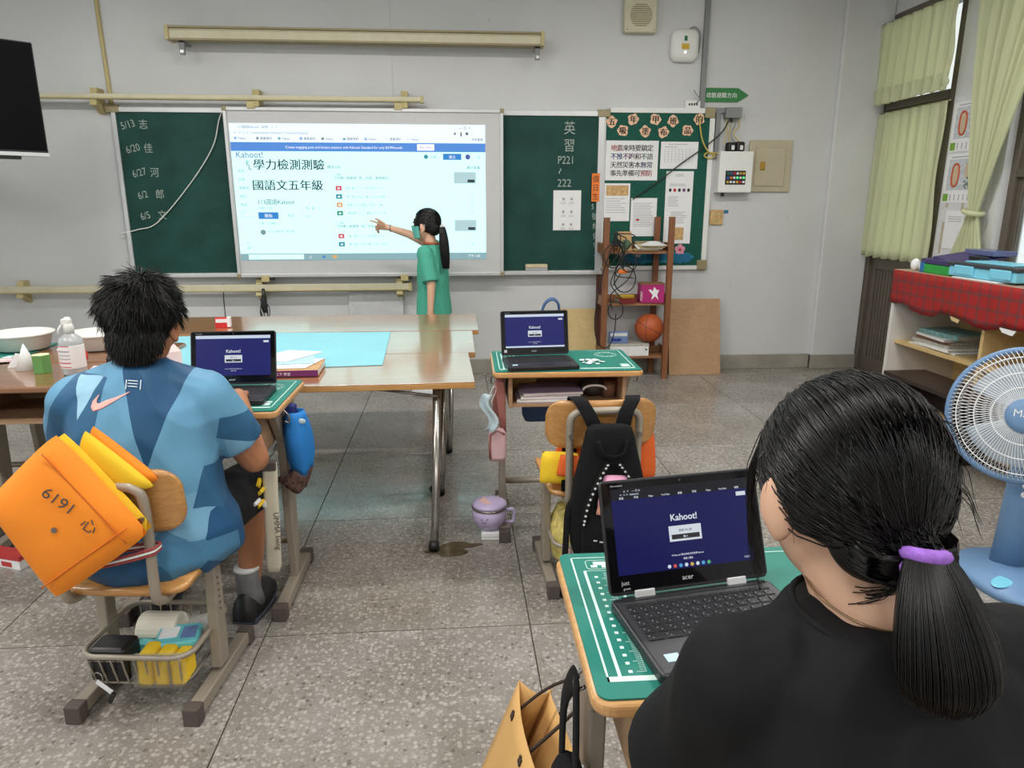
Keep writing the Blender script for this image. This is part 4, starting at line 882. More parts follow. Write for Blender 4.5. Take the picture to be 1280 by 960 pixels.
mat('lap_black', srgb(30, 31, 34), .38, var=.04); mat('lap_deck', srgb(46, 47, 50), .4, var=.05); mat('key_black', srgb(24, 24, 27), .45, var=0); mat('lap_glass', (.004, .004, .005), .06, var=0)
mat('legend_print', srgb(190, 192, 196), .6, var=0); mat('key_print', srgb(140, 142, 146), .6, var=0); mat('hinge_silver', srgb(206, 208, 212), .35, .3)
emis('scr_blue', (.014, .018, .17), .75); emis('scr_navy', (.004, .005, .10), .75); emis('scr_white', (.85, .92, 1.0), .72); emis('scr_bar', (.62, .72, .86), .9); emis('scr_dark', (.03, .03, .035), .8); emis('scr_dim', (.008, .008, .014), .8); emis('scr_text', (.8, .85, .95), .9)
emis('ic_red', (.7, .1, .08), .8); emis('ic_green', (.1, .5, .2), .8); emis('ic_yellow', (.7, .5, .1), .8); emis('ic_sky', (.1, .4, .8), .8)
def laptop(label, x, y, z, rz, ang, style, group='open laptops'):
    """hinge line on local x axis at y=0; base towards -y"""
    t = thing('laptop', label, 'laptop', (x, y, z), rz, group); w, d = .294, .205
    b = MB().prism(rrect(w, d, .012, 4, 0, -d / 2), .017).build('base', 'lap_black', t, bevel=.003)
    MB().bx(-w / 2 + .006, w / 2 - .006, -d + .006, -.014, .0165, .0178).build('deck', 'lap_deck', b)
    MB().bx(-w / 2 + .02, w / 2 - .02, -.014, -.002, .012, .019).build('hinge_bar', 'lap_black', b)
    # keyboard: rows of keys
    rows = [(14, .009), (14, .0172), (13.5, .0172), (12.8, .0172), (12, .0172), (9, .0172)]
    yy = -.024
    kx = w - .03
    for r_, (n, h) in enumerate(rows):
        n_ = int(n); wk = kx / n_
        for k in range(n_):
            x0 = -kx / 2 + k * wk
            MB().bx(x0 + .0012, x0 + wk - .0012, yy - h + .001, yy - .001, .0176, .0196).build('key', 'key_black', t, bevel=.0008, seg=1)
            if style == 'near' and r_ > 0:
                MB().bx(x0 + .0045, x0 + .0062, yy - .0072, yy - .0046, .0196, .0198).build('key_legend', 'key_print', t)
                MB().bx(x0 + .0098, x0 + .0114, yy - .0122, yy - .0098, .0196, .0198).build('key_legend', 'key_print', t)
        yy -= h + .0012
    MB().bx(-.05, .05, -d + .012, yy - .008, .0176, .0182).build('touchpad', 'lap_black', t, bevel=.001)
    MB().bx(-w / 2 + .022, -w / 2 + .044, -d + .028, -d + .046, .0178, .0184).build('sticker', mat('sticker_blue', srgb(176, 206, 226), .4), t)
    lid = bpy.data.objects.new('lid', None); C.objects.link(lid); lid.parent = t; lid.location = (0, -.004, .019); lid.rotation_euler = (R(180 - ang), 0, 0)
    # lid local: x across, y up along the screen, z towards the viewer (after tilt)
    hh = .19
    sh = MB().prism(rrect(w, hh, .010, 4, 0, hh / 2 + .004), .008, Matrix.Translation((0, 0, -.008))).build('lid_shell', 'lap_black', lid, bevel=.002)
    def L(n, m, x0, x1, y0, y1, z=.0006): return MB().bx(x0, x1, y0, y1, 0, z).build(n, m, lid)
    L('bezel_glass', 'lap_glass', -w / 2 + .004, w / 2 - .004, .010, hh)
    sw, y0, y1 = .256, .036, .178
    if style == 'near': L('screen', 'scr_navy', -sw / 2, sw / 2, y0, y1 - .018, .0009); L('browser_bar', 'scr_dim', -sw / 2, sw / 2, y1 - .018, y1, .0009)
    else:
        L('screen', 'scr_blue', -sw / 2, sw / 2, y0, y1, .0009); L('browser_bar', 'scr_bar', -sw / 2, sw / 2, y1 - .011, y1, .0012)
        if style == 'mid': L('shelf_bar', 'scr_bar', -sw / 2, sw / 2, y0, y0 + .007, .0012)
    L('entry_card', 'scr_white', -.030, .030, .082, .108, .0013); L('entry_button', 'scr_dark', -.026, .026, .0855, .0935, .0016)
    L('corner_button', 'scr_white', sw / 2 - .024, sw / 2 - .006, y1 - .026 - (.004 if style == 'near' else 0), y1 - .019 - (.004 if style == 'near' else 0), .0013)
    def tx(s, px, py, size, m='scr_text', al='CENTER'): text('screen_text', s, size, m, lid, Matrix.Translation((px, py, .0016)), al, ext=.0001)
    text('screen_title', 'Kahoot!', .0155, 'scr_white', lid, Matrix.Translation((0, .117, .0015)), 'CENTER', ext=.0001, bold=.0003)
    tx('遊戲 PIN 碼', 0, .098, .0048, 'scr_dark'); tx('輸入', 0, .0875, .0045)
    tx('© Kahoot! 建立你自己的免費 kahoot', 0, .058, .0038); tx('條款 | 隱私', 0, .051, .0038)
    tx('acer', -.005, .0175, .013 if style != 'near' else .012, 'legend_print')
    if style == 'near':
        tx('✕  ＋    — □ ✕', -.09, y1 - .0055, .0045); tx('← → ⟳  kahoot.it', -.095, y1 - .011, .0045)
        for k in range(9): tx(('書籤', '學習', 'Maps', 'YouTube')[k % 4], -.110 + .027 * k, y1 - .0168, .0042)
        for k in range(8):
            MB().lathe([(.0001, 0), (.0032, 0), (.0032, .0013), (.0001, .0013)], 10, Matrix.Translation((-.036 + .0105 * k, .0415, 0))).build('shelf_icon', ('scr_bar', 'ic_red', 'ic_sky', 'scr_bar', 'ic_yellow', 'scr_white', 'ic_sky', 'ic_green')[k], lid)
        tx('just', -.118, .0205, .010, 'legend_print'); tx('green', -.116, .0125, .0055, 'legend_print'); tx('13:20', .11, .041, .0048)
        for s in (-1, 1): MB().bx(s * .085 - .018, s * .085 + .018, -.004, .0105, -.006, .003).build('hinge_cover', 'hinge_silver', lid, bevel=.002)
    else:
        MB().bx(-w / 2 + .012, -w / 2 + .024, .016, .028, 0, .0009).build('lid_sticker', 'legend_print', lid)
    MB().lathe([(.0001, 0), (.0022, 0), (.0022, .001), (.0001, .001)], 10, Matrix.Translation((0, .185, 0))).build('webcam', 'lap_deck', lid)
    tx('Chromebook', -w / 2 + .03, .183, .004, 'legend_print')
    return t
def chair(label, x, y, rz):
    t = thing('student_chair', label, 'chair', (x, y, 0), rz, 'student chairs')
    # local: sitter faces +y, backrest at -y
    def sz(px, py): return .405 + .012 * (px / .19) ** 2 + .006 * math.cos(py * 9) - (.02 * max(0, (py - .12) / .06) ** 2) - (.012 if py < -.15 else 0)
    mb = MB()
    def sgrid(u, v):
        px = (u - .5) * .38; py = (v - .5) * .36
        k = max(abs(px) / .19, abs(py) / .18)
        rr = math.hypot(max(0, abs(px) - .13), max(0, abs(py) - .12))
        if rr > .06: f = .06 / rr; px = math.copysign(.13 + (abs(px) - .13) * f, px); py = math.copysign(.12 + (abs(py) - .12) * f, py)
        return (px, py, sz(px, py))
    mb.grid(sgrid, 16, 16).build('seat', 'chair_wood', t, True, solid=.016)
    by, bz = -.175, .655
    def bgrid(u, v):
        px = (u - .5) * .39; pz = (v - .5) * .175
        rr = math.hypot(max(0, abs(px) - .135), max(0, abs(pz) - .0275))
        if rr > .06: f = .06 / rr; px = math.copysign(.135 + (abs(px) - .135) * f, px); pz = math.copysign(.0275 + (abs(pz) - .0275) * f, pz)
        return (px, by - .035 * (1 - (px / .195) ** 2) - .12 * pz + .03, bz + pz)
    MB().grid(bgrid, 18, 10).build('backrest', 'chair_wood', t, True, solid=.014)
    # bent tube: from under the seat, back and up behind the backrest, over and down
    pts = []
    for s in (-1, 1):
        leg = [(s * .12, .02, .385), (s * .12, -.10, .375), (s * .12, -.165, .375), (s * .12, -.205, .395), (s * .12, -.21, .45), (s * .12, -.205, .58), (s * .12, -.21, .68), (s * .10, -.213, .708), (s * .07, -.215, .714)]
        pts.append(leg)
    path = pts[0] + pts[1][::-1]
    MB().tube(smoothpath(path, 4), .0135, 10).build('back_tube', 'taupe_metal', t, True)
    for s in (-1, 1):
        MB().cyl((s * .12, -.235, .63), (s * .12, -.215, .63), .008, n=8).build('bolt', 'chrome', t)
        MB().prism([(-.03, .06), (.03, .06), (.035, .40), (-.005, .40)], .032, Matrix.Translation((s * .165 - .016, 0, 0)) @ Matrix(((0, 0, 1, 0), (1, 0, 0, 0), (0, 1, 0, 0), (0, 0, 0, 1)))).build('leg', 'taupe_metal', t, bevel=.004)
        MB().bx(s * .165 - .019, s * .165 + .019, -.18, .18, .012, .05).build('foot_bar', 'taupe_metal', t, bevel=.004)
        for y_ in (-.205, .165): MB().bx(s * .165 - .023, s * .165 + .023, y_, y_ + .04, 0, .055).build('foot_cap', 'foot_cap', t, bevel=.004)
        for k in range(6): MB().cyl((s * .165 + s * .0165, .005, .24 + .02 * k), (s * .165 + s * .0175, .005, .24 + .02 * k), .004, n=6).build('adjust_hole', 'foot_cap', t)
    MB().bx(-.165, .165, -.005, .025, .37, .385).build('seat_bar', 'taupe_metal', t)
    text('lettering', '江國小', .03, 'foot_cap', t, Matrix.Translation((-.055, by - .0135, bz - .016)) @ MXW)
    # wire basket under the seat
    k = MB().tube([(p[0], p[1] - .02, .185) for p in rrect(.31, .28, .05, 5)], .008, 8, closed=True).build('basket_rim', 'taupe_metal', t, True)
    for j in range(9):
        x_ = -.13 + .26 * j / 8
        MB().tube(smoothpath([(x_, -.16, .185), (x_ * .95, -.145, .11), (x_ * .93, -.12, .085), (x_ * .93, .08, .085), (x_ * .95, .105, .11), (x_, .12, .185)], 3), .0028, 6).build('basket_wire', 'taupe_metal', k, True)
    MB().tube([(p[0], p[1] - .02, .09) for p in rrect(.27, .24, .04, 4)], .003, 6, closed=True).build('basket_wire', 'taupe_metal', k, True)
    return t
TABLE_Z = .715
wood('table_veneer', srgb(150, 98, 54), srgb(176, 120, 70), 'X', 4, .3, 1.0, cior=2.1); wood('table_edge', srgb(176, 128, 72), srgb(200, 152, 92), 'X', 4, .4)
def table(label, x0, x1, y0, y1, rz=0):
    t = thing('folding_table', label, 'table', ((x0 + x1) / 2, (y0 + y1) / 2, 0), rz, 'folding tables'); w, d = (x1 - x0) / 2, (y1 - y0) / 2 - .003
    MB().bx(-w, w, -d, d, TABLE_Z - .004, TABLE_Z).build('table_top', 'table_veneer', t, bevel=.0015)
    MB().bx(-w, w, -d, d, TABLE_Z - .026, TABLE_Z - .004).build('top_edge', 'table_edge', t, bevel=.003)
    for s in (-1, 1):
        xx = s * (w - .15)
        for e in (-1, 1):
            MB().tube([(xx - s * .0, e * (d - .05), TABLE_Z - .03), (xx - s * .02, e * (d - .04), .12), (xx - s * .03, e * (d + .02), .02)], .017, 12).build('leg', 'chrome', t, True)
            MB().cyl((xx - s * .03, e * (d + .035), .022), (xx - s * .03, e * (d - .0), .03), .022, n=12).build('leg_cap', 'black_plastic', t, True)
        MB().cyl((xx - .02 * s, -d + .05, .12), (xx - .02 * s, d - .05, .12), .012, n=8).build('leg_bar', 'chrome', t, True)
        MB().cyl((xx, -d + .05, TABLE_Z - .035), (xx, d - .05, TABLE_Z - .035), .014, n=8).build('leg_pivot', 'dark_plastic', t, True)
        for e in (-.08, .08): MB().cyl((xx, e * 1.5 - d * .5, TABLE_Z - .06), (xx - s * .28, e - d * .5, TABLE_Z - .03), .006, n=6).build('stay', 'chrome', t, True)
    return t
table('brown folding table whose end stands beside the cyan card, front row', -1.16, .06, 2.70, 3.28, R(1.5))
table('brown folding table in the middle row under the cyan card', -1.16, .085, 3.29, 3.89)
table('brown folding table in the back row nearest the whiteboard', -1.72, .12, 3.90, 4.50)
for lab, x, y, topm in (('wooden student desk under the sanitizer bottle', -1.63, 2.90, 'desk_top'), ('wooden student desk beside the sanitizer bottle desk with bare top', -2.255, 2.92, 'desk_top'), ('wooden student desk behind the sanitizer bottle desk under a basin', -1.63, 3.34, 'desk_top'), ('wooden student desk under the teal mat with a basin', -2.255, 3.36, 'desk_top')):
    desk(lab, x, y, .735, 0, topm)
desk('student desk with laptop where the boy in blue sits', -.885, 2.45, .75, R(-1), 'desk_wood')
desk('student desk with laptop behind the empty chair with backpack', .452, 2.965, .74, R(-1), 'desk_wood')
desk('student desk with laptop where the girl in black sits', .485, 1.02, .74, R(-.5), 'desk_wood')
cutting_mat('green cutting mat on the desk of the boy in blue', -.885, 2.452, .7505, R(-1))
cutting_mat('green cutting mat on the desk behind the backpack chair', .452, 2.967, .7405, R(-1))
cutting_mat('green cutting mat with white ruler print on the desk of the girl in black', .485, 1.024, .7405, R(-.5))
cutting_mat('teal cutting mat on the desk with the basin', -2.23, 3.36, .7355, 0)
laptop('open laptop in front of the girl in black, keyboard visible', .389, 1.060, .7445, R(9), 112, 'near')
laptop('open laptop on the desk behind the backpack chair', .335, 2.972, .7445, R(4), 103, 'mid')
laptop('open laptop the boy in blue is typing on', -.79, 2.505, .7545, R(1), 106, 'boy')
chair('wooden student chair the boy in blue sits on', -.893, 1.945, R(-6))
chair('empty wooden student chair carrying the black backpack', .492, 2.50, R(2))
chair('wooden student chair under the girl in black', .46, .60, R(0))
# ---------------------------------------------------------------- small things on the tables
def pillow(P, th, n=14, pw=4):
    """puffed quad: corners P[0..3] go round; returns an MB"""
    P = [Vector(p) for p in P]; nn = ((P[1] - P[0]).cross(P[3] - P[0])).normalized(); mb = MB()
    for s in (1, -1):
        def fn(u, v, s=s):
            a_, b_ = 2 * u - 1, 2 * v - 1; a2 = a_ * math.sqrt(1 - .09 * b_ ** 4) ; b2 = b_ * math.sqrt(1 - .09 * a_ ** 4)
            uu, vv = (a2 + 1) / 2, (b2 + 1) / 2
            q = (P[0] * (1 - uu) + P[1] * uu) * (1 - vv) + (P[3] * (1 - uu) + P[2] * uu) * vv
            t = (1 - abs(2 * u - 1) ** pw) * (1 - abs(2 * v - 1) ** pw)
            return q + nn * (s * th / 2 * max(t, 0) ** .5)
        mb.grid(fn, n, n)
    return mb
TZ = TABLE_Z + .0006; DZ = .7356
mat('clear_plastic', srgb(222, 226, 228), .2, trans=.45, var=0); mat('label_white', srgb(232, 226, 226), .6, var=.03)
t = thing('sanitizer_bottle', 'clear spray bottle with white nozzle and printed label', 'bottle', (-1.53, 2.90, DZ))
MB().lathe([(.001, 0), (.040, 0), (.044, .008), (.044, .125), (.040, .145), (.022, .160), (.017, .165), (.001, .166)], 28).build('bottle', 'clear_plastic', t, True)
MB().lathe([(.0446, .028), (.0448, .03), (.0448, .118), (.0446, .12), (.0442, .12), (.0442, .028)], 28).build('label', 'label_white', t, True)
for z, m, h in ((.117, 'redink', .003), (.034, 'redink', .003), (.095, 'greyink', .006), (.08, 'greyink', .004), (.066, 'greyink', .004), (.05, 'redink', .004)):
    MB().grid(lambda u, v: (.0452 * math.cos(-2.5 + 1.2 * u), .0452 * math.sin(-2.5 + 1.2 * u), z + h * v), 8, 1).build('label_print', m, t)
MB().lathe([(.001, .165), (.019, .165), (.019, .195), (.016, .2), (.011, .205), (.011, .228), (.001, .23)], 18).build('nozzle', 'white_plastic', t, True); MB().bx(-.022, .012, -.012, .012, .20, .222).build('spray_head', 'white_plastic', t, bevel=.004)
MB().tube([(-.02, -.01, .20), (-.03, -.02, .18), (-.028, -.024, .165)], .004, 6).build('trigger', 'white_plastic', t, True)
t = thing('paper_cone', 'white folded paper cone model on the wooden desk', 'paper model', (-1.77, 3.00, DZ)); MB().lathe([(.042, 0), (.002, .105)], 18).build('cone', 'paper', t, True); MB().add([(-.09, .02, .001), (-.03, .05, .001), (-.035, .05, .05), (-.06, .04, .06)], [(0, 1, 2, 3)]).build('glue_flap', 'paper', t, solid=.002)
mat('green_card', srgb(100, 150, 84), .8, var=.06)
t = thing('green_prism', 'green paper hexagonal prism model beside the cone', 'paper model', (-1.675, 2.94, DZ)); MB().lathe([(.036, 0), (.036, .07)], 6).build('prism', 'green_card', t); MB().lathe([(.032, .07), (.034, .0725)], 6).build('pale_top', mat('pale_green', srgb(206, 214, 170), .8), t)
mat('pink_card', srgb(238, 208, 204), .8, var=.02)
t = thing('pink_box_model', 'small pale pink paper box standing behind the green prism', 'paper model', (-1.645, 3.06, DZ), .2); MB().bx(-.02, .02, -.02, .02, 0, .07).build('box', 'pink_card', t, bevel=.001); MB().bx(-.022, .022, -.022, .022, .07, .073).build('flap', 'paper', t)
t = thing('red_apple_model', 'round red paper model partly behind the sanitizer bottle', 'paper model', (-1.60, 3.08, DZ)); MB().sph((0, 0, .035), (.035, .035, .035), 16, 10).build('ball', mat('red_card', srgb(200, 60, 52), .7), t, True); MB().cyl((0, 0, .068), (0, 0, .08), .003).build('stalk', 'green_card', t)
t = thing('pencil_case', 'black pencil case with white papers behind the sanitizer bottle', 'pencil case', (-1.40, 3.10, DZ), .1); MB().bx(-.09, .09, -.03, .03, 0, .035).build('case', 'black_plastic', t, bevel=.01); MB().bx(-.085, .085, -.032, -.03, .026, .029).build('zip', 'chrome', t)
tag(MB().grid(lambda u, v: (-1.50 + .2 * u, 3.14 + .16 * v, DZ + .003 + .05 * v * (1 - u) * u * 3), 8, 6).build('curled_paper', 'paper', solid=.0015), 'curled white paper leaning behind the black pencil case', 'paper')
tag(MB().add([(-1.50, 2.93, DZ + .001), (-1.36, 2.99, DZ + .001), (-1.40, 3.05, DZ + .001), (-1.52, 3.03, DZ + .002)], [(0, 1, 2, 3)]).build('pink_paper_piece', 'pink_card', solid=.001), 'pale pink paper scrap beside the sanitizer bottle', 'paper')
for x, y, lab in ((-2.02, 3.42, 'round white plastic basin on the desk with the teal mat'), (-1.68, 3.43, 'round white plastic basin on the desk behind the sanitizer bottle')):
    t = thing('plastic_basin', lab, 'basin', (x, y, DZ + (.004 if x < -1.9 else 0)), 0, 'white basins')
    MB().lathe([(.001, .003), (.10, .003), (.11, .008), (.126, .068), (.132, .072), (.132, .078), (.12, .075), (.105, .011), (.001, .008)], 32).build('bowl', mat('basin_white', srgb(214, 214, 208), .45, var=.04), t, True)
    MB().tube([(.133 * math.cos(a), .133 * math.sin(a), .075) for a in [2 * PI * k / 32 for k in range(32)]], .006, 6, closed=True).build('rim', 'basin_white', t, True)
t = thing('printed_leaflet', 'red and white printed leaflet lying before the basin', 'leaflet', (-1.93, 3.16, DZ + .0045), .25); MB().bx(-.13, .13, -.035, .035, 0, .004).build('sheet', 'paper', t)
for k in range(2): MB().bx(-.12, .12, -.03 + .04 * k, -.018 + .04 * k, .004, .0046).build('red_band', 'redink', t)
mat('cyan_card', srgb(132, 196, 208), .7, var=.04, vs=4)
def flat(name, label, pts, z, th, m, cat): return tag(MB().prism(pts, th, Matrix.Translation((0, 0, z))).build(name, m), label, cat)
flat('cyan_card', 'large cyan card sheet across the folding tables', [(-.60, 3.02), (-.325, 3.045), (-.36, 3.86), (-1.0, 3.88), (-1.02, 3.45), (-.72, 3.2)], TZ, .003, 'cyan_card', 'card')
flat('cyan_card', 'second cyan card sheet beside the boy and the pink model', [(-1.36, 3.02), (-1.06, 2.98), (-1.04, 3.5), (-1.12, 3.86), (-1.5, 3.8)], TZ + .0206 - .0006, .003, 'cyan_card', 'card').location.z = -.02
t = thing('workbook', 'wood-coloured workbook with a purple spine on the folding table', 'book', (-.70, 2.95, TZ + .0032), R(2))
MB().bx(-.15, .13, -.10, .11, .002, .022).build('pages', 'bk_white', t); MB().bx(-.152, .132, -.102, .112, .022, .025).build('cover', 'table_edge', t); MB().bx(-.152, .132, -.104, -.101, .0, .025).build('spine', mat('purple_spine', srgb(110, 40, 100), .5), t); MB().bx(-.152, .132, -.102, .112, 0, .002).build('cover', 'table_edge', t)
text('spine_lettering', '國語 習作 五下 學習', .014, 'paper', t, T(-.10, -.1045, .006))
for k, (pts, m, lab) in enumerate((([(-.86, 2.87), (-.62, 2.88), (-.575, 3.06), (-.80, 3.08)], 'paper', 'white worksheet directly on the purple-spined workbook'), ([(-.80, 2.93), (-.60, 2.96), (-.63, 3.13), (-.83, 3.10)], 'cyan_pale', 'pale blue worksheet sandwiched in the papers on the workbook'), ([(-.88, 3.03), (-.72, 2.97), (-.60, 3.17), (-.76, 3.22)], 'paper', 'tilted white worksheet topmost on the workbook papers'))):
    mat('cyan_pale', srgb(170, 206, 228), .8); flat('worksheet', lab, pts, TZ + .0295 + .0035 * k, .0025, m, 'paper')
mat('tape_red', srgb(206, 44, 44), .45)
t = thing('tape_dispenser', 'small red and white carton on the back folding table', 'box', (-1.32, 4.10, TZ), .1); MB().bx(-.04, .04, -.02, .02, 0, .055).build('carton', 'tape_red', t, bevel=.002); MB().bx(-.035, .035, -.0215, -.019, .03, .05).build('white_print', 'paper', t); MB().bx(.025, .042, -.022, .02, .005, .058).build('end_label', 'paper', t)
t = thing('pink_tower_model', 'pale pink paper house model with pointed top on the cyan card', 'paper model', (-1.22, 3.08, TZ + .0035), .5); MB().bx(-.035, .035, -.035, .035, 0, .07).build('walls', 'pink_card', t, bevel=.001); MB().lathe([(.048, .07), (.012, .105)], 4, Matrix.Rotation(PI / 4, 4, 'Z')).build('roof', 'pink_card', t); MB().lathe([(.012, .105), (.012, .112)], 8).build('finial', 'paper', t)
t = thing('white_prism_model', 'folded white paper pyramid near the boy and laptop', 'paper model', (-1.05, 2.94, TZ + .0035), .2); MB().lathe([(.05, 0), (.003, .09)], 4).build('pyramid', 'pink_card', t); MB().add([(-.05, -.06, .001), (.03, -.07, .001), (.02, -.03, .01), (-.04, -.03, .03)], [(0, 1, 2, 3)]).build('flap', 'paper', t, solid=.002)
# paper scraps on the middle mat
t = thing('paper_scraps', 'small heap of white paper scraps on the mat beside the laptop', 'paper scraps', (.575, 2.905, .7442)); random.seed(4)
for k in range(14): x, y = random.gauss(0, .022), random.gauss(0, .02); MB().box((x, y, .0012 + .0004 * k), (random.uniform(.012, .03), random.uniform(.01, .022), .0012), (random.uniform(-.02, .02), random.uniform(-.02, .02), random.uniform(0, 3))).build('scrap', 'paper', t)
# ---------------------------------------------------------------- middle desk: contents and hanging bags
mat('note_tan', srgb(186, 150, 84), .7, var=.15); mat('bk_lilac', srgb(150, 140, 172), .6, var=.15, vs=60)
t = thing('drawing_card', 'tan picture card standing inside the desk behind the chair', 'card', (.285, 3.02, .596)); MB().bx(-.05, .06, -.004, .004, 0, .105).build('card', 'note_tan', t); MB().sph((.02, -.006, .07), (.02, .002, .015), 10, 6).build('print', 'bk_red', t)
z = .5955
for k, (w, th, m, lab) in enumerate(((.26, .016, 'bk_lilac', 'lilac exercise book lowest in the desk behind the chair'), (.25, .012, 'bk_white', 'white exercise book between lilac ones in the desk'), (.25, .014, 'bk_lilac', 'lilac exercise book topmost in the desk behind the chair'))):
    t = thing('exercise_book', lab, 'book', (.375 + .008 * k, 2.905, z), R(2 * k - 1), 'exercise books in the desk'); MB().bx(-w / 2, w / 2, -.08, .09, .001, th - .001).build('pages', 'bk_white', t); MB().bx(-w / 2, w / 2, -.082, .09, th - .0015, th).build('cover', m, t); MB().bx(-w / 2, w / 2, -.082, .09, 0, .0015).build('cover', m, t); z += th
t = thing('black_pouch', 'round black pouch inside the desk behind the chair', 'pouch', (.575, 2.92, .5955)); MB().sph((0, 0, .045), (.055, .06, .045), 16, 10).build('pouch', 'dark_plastic', t, True); MB().tube([(.05 * math.cos(a), -.06, .04 + .02 * math.sin(a)) for a in [PI * k / 8 for k in range(9)]], .005, 6).build('strap', 'bk_white', t, True)
t = thing('steel_cup', 'brown mug lying inside the desk behind the chair', 'mug', (.645, 2.90, .5955)); MB().lathe([(.001, .002), (.03, 0), (.032, .07), (.028, .07), (.026, .006), (.001, .006)], 18).build('cup', 'bk_brown', t, True); MB().tube([(-.03 - .018 * math.sin(a), 0, .035 + .022 * math.cos(a)) for a in [PI * k / 8 for k in range(9)]], .004, 6).build('handle', 'bk_brown', t, True)
mat('dusty_pink', srgb(156, 100, 92), .8, var=.08); mat('bag_pink', srgb(214, 178, 184), .6, var=.06); mat('mask_blue', srgb(188, 206, 214), .8)
t = thing('pink_purse', 'pale pink purse on a dusty rose strap hanging from the desk', 'bag', (.16, 2.82, .35))
rings = [[Vector((x * sx, y * .8, z)) for x, y in rrect(.075, .06, .022)] for z, sx in ((0, .85), (.02, 1), (.10, 1), (.125, .9), (.14, .6))]
MB().loft(rings).build('purse_body', 'bag_pink', t, True); MB().tube([(-.03, -.022, .012), (-.034, -.024, .06), (-.03, -.022, .115), (0, -.02, .135), (.03, -.022, .118)], .005, 6).build('piping', 'dusty_pink', t, True)
MB().loft([[Vector((x + ox, y * .3, z)) for x, y in rrect(w, .03, .008)] for z, w, ox in ((.12, .02, .028), (.2, .032, .02), (.28, .042, .015), (.36, .03, .01))]).build('strap', 'dusty_pink', t, True)
MB().loft([[Vector((x + ox, y * .3 + .02, z)) for x, y in rrect(w, .03, .008)] for z, w, ox in ((.12, .02, -.02), (.2, .03, -.005), (.28, .03, .0), (.36, .02, .008))]).build('strap', 'dusty_pink', t, True)
t = thing('face_mask', 'pale blue face mask hanging beside the rose purse strap', 'face mask', (.125, 2.78, .49)); MB().grid(lambda u, v: (-.02 + .04 * u + .02 * math.sin(v * 6), -.01 + .012 * math.sin(6 * u), .16 * v), 6, 10).build('mask', 'mask_blue', t, True, solid=.002); MB().tube(smoothpath([(0, 0, .15), (.02, .0, .19), (.03, .02, .17), (.01, .01, .12)], 4), .0015, 5).build('ear_loop', 'white_plastic', t)
mat('lilac', srgb(190, 176, 212), .35, var=.03); mat('peach_lid', srgb(222, 178, 172), .3, var=.05)
t = thing('tissue_pack', 'white folded tissue pack under the lilac pot', 'tissue pack', (.145, 2.835, 0), R(-3)); MB().bx(-.055, .055, -.06, .06, 0, .034).build('tissues', 'paper', t, bevel=.004); MB().bx(-.056, .056, -.061, .061, .015, .017).build('fold', 'bk_grey', t)
t = thing('lunch_pot', 'lilac round lunch pot with handle and pink-blue lid', 'pot', (.125, 2.84, .036))
MB().lathe([(.001, 0), (.045, 0), (.06, .012), (.073, .045), (.074, .09), (.001, .09)], 30).build('pot_body', 'lilac', t, True); MB().lathe([(.075, .09), (.077, .092), (.077, .098), (.074, .1), (.001, .1)], 30).build('steel_rim', 'chrome', t, True); MB().lathe([(.075, .1), (.073, .112), (.055, .12), (.001, .123)], 30).build('lid', 'lilac', t, True)
MB().prism([(-.045, .0), (-.02, -.04), (.012, -.042), (-.02, .04)], .002, Matrix.Translation((0, 0, .1205))).build('lid_patch', 'peach_lid', t)
MB().tube([(.070, -.0, .075), (.10, -.0, .078), (.108, 0, .07), (.108, 0, .025), (.10, 0, .018), (.06, 0, .02)], .008, 8).build('handle', 'lilac', t, True)
MB().tube([(-.025 + .008 * math.cos(a), -.0735, .055 + .006 * math.sin(a)) for a in [PI + PI * k / 6 for k in range(7)]], .0012, 5).build('face_print', 'ink', t)
for x in (-.036, -.012): MB().sph((x, -.0728, .064), (.003, .002, .003), 8, 6).build('face_print', 'ink', t)
mat('slate_blue', srgb(56, 84, 128), .7)
t = thing('tote_bag', 'slate blue bag hanging behind the middle laptop, handle upright', 'bag', (.43, 3.215, .40)); rings = [[Vector((x, y, z)) for x, y in rrect(.26 * k, .07, .03)] for z, k in ((0, .9), (.03, 1), (.3, 1), (.33, .8))]
MB().loft(rings).build('bag_body', 'slate_blue', t, True); MB().tube(smoothpath([(-.05, 0, .33), (-.04, -.01, .52), (-.005, -.02, .575), (.03, -.02, .56), (.04, -.01, .5), (.05, 0, .33)], 5), .012, 8, flat=(.5, 1.4)).build('handle', 'slate_blue', t, True)
# ---------------------------------------------------------------- boy's desk: hanging bags and contents
mat('bright_blue', srgb(28, 120, 196), .7, var=.08, vs=8); mat('bag_navy', srgb(30, 44, 110), .7); mat('pattern_dark', srgb(90, 66, 58), .8, var=.9, vs=90)
t = thing('blue_cloth_bag', 'bright blue drawstring bag with patterned hem hanging from the desk', 'bag', (-.570, 2.42, .40))
def bagf(u, v):
    a = 2 * PI * u; w = .022 + .026 * math.sin(PI * min(1, .1 + .75 * v)) ; z = .30 - .22 * v
    return (.0 + w * math.cos(a) * (1 + .15 * math.sin(3 * a)) + .012 * v, 1.1 * w * math.sin(a), z + .012 * math.cos(3 * a) * v)
MB().grid(bagf, 28, 10, closed=True).build('bag_cloth', 'bright_blue', t, True, solid=.002)
MB().grid(lambda u, v: Vector(bagf(u, 1)) + Vector((-.045 * v + .02 * v * math.cos(2 * PI * u), 0, -.055 * v - .02 * v * math.cos(2 * PI * u))), 28, 4, closed=True).build('patterned_hem', 'pattern_dark', t, True, solid=.002)
MB().bx(-.03, .008, -.02, .02, .28, .325).build('navy_loop', 'bag_navy', t, bevel=.008)
MB().sph((.03, -.03, .27), (.014, .006, .01), 8, 6).build('badge', 'mask_blue', t)
mat('canvas_beige', srgb(208, 200, 180), .8, var=.06)
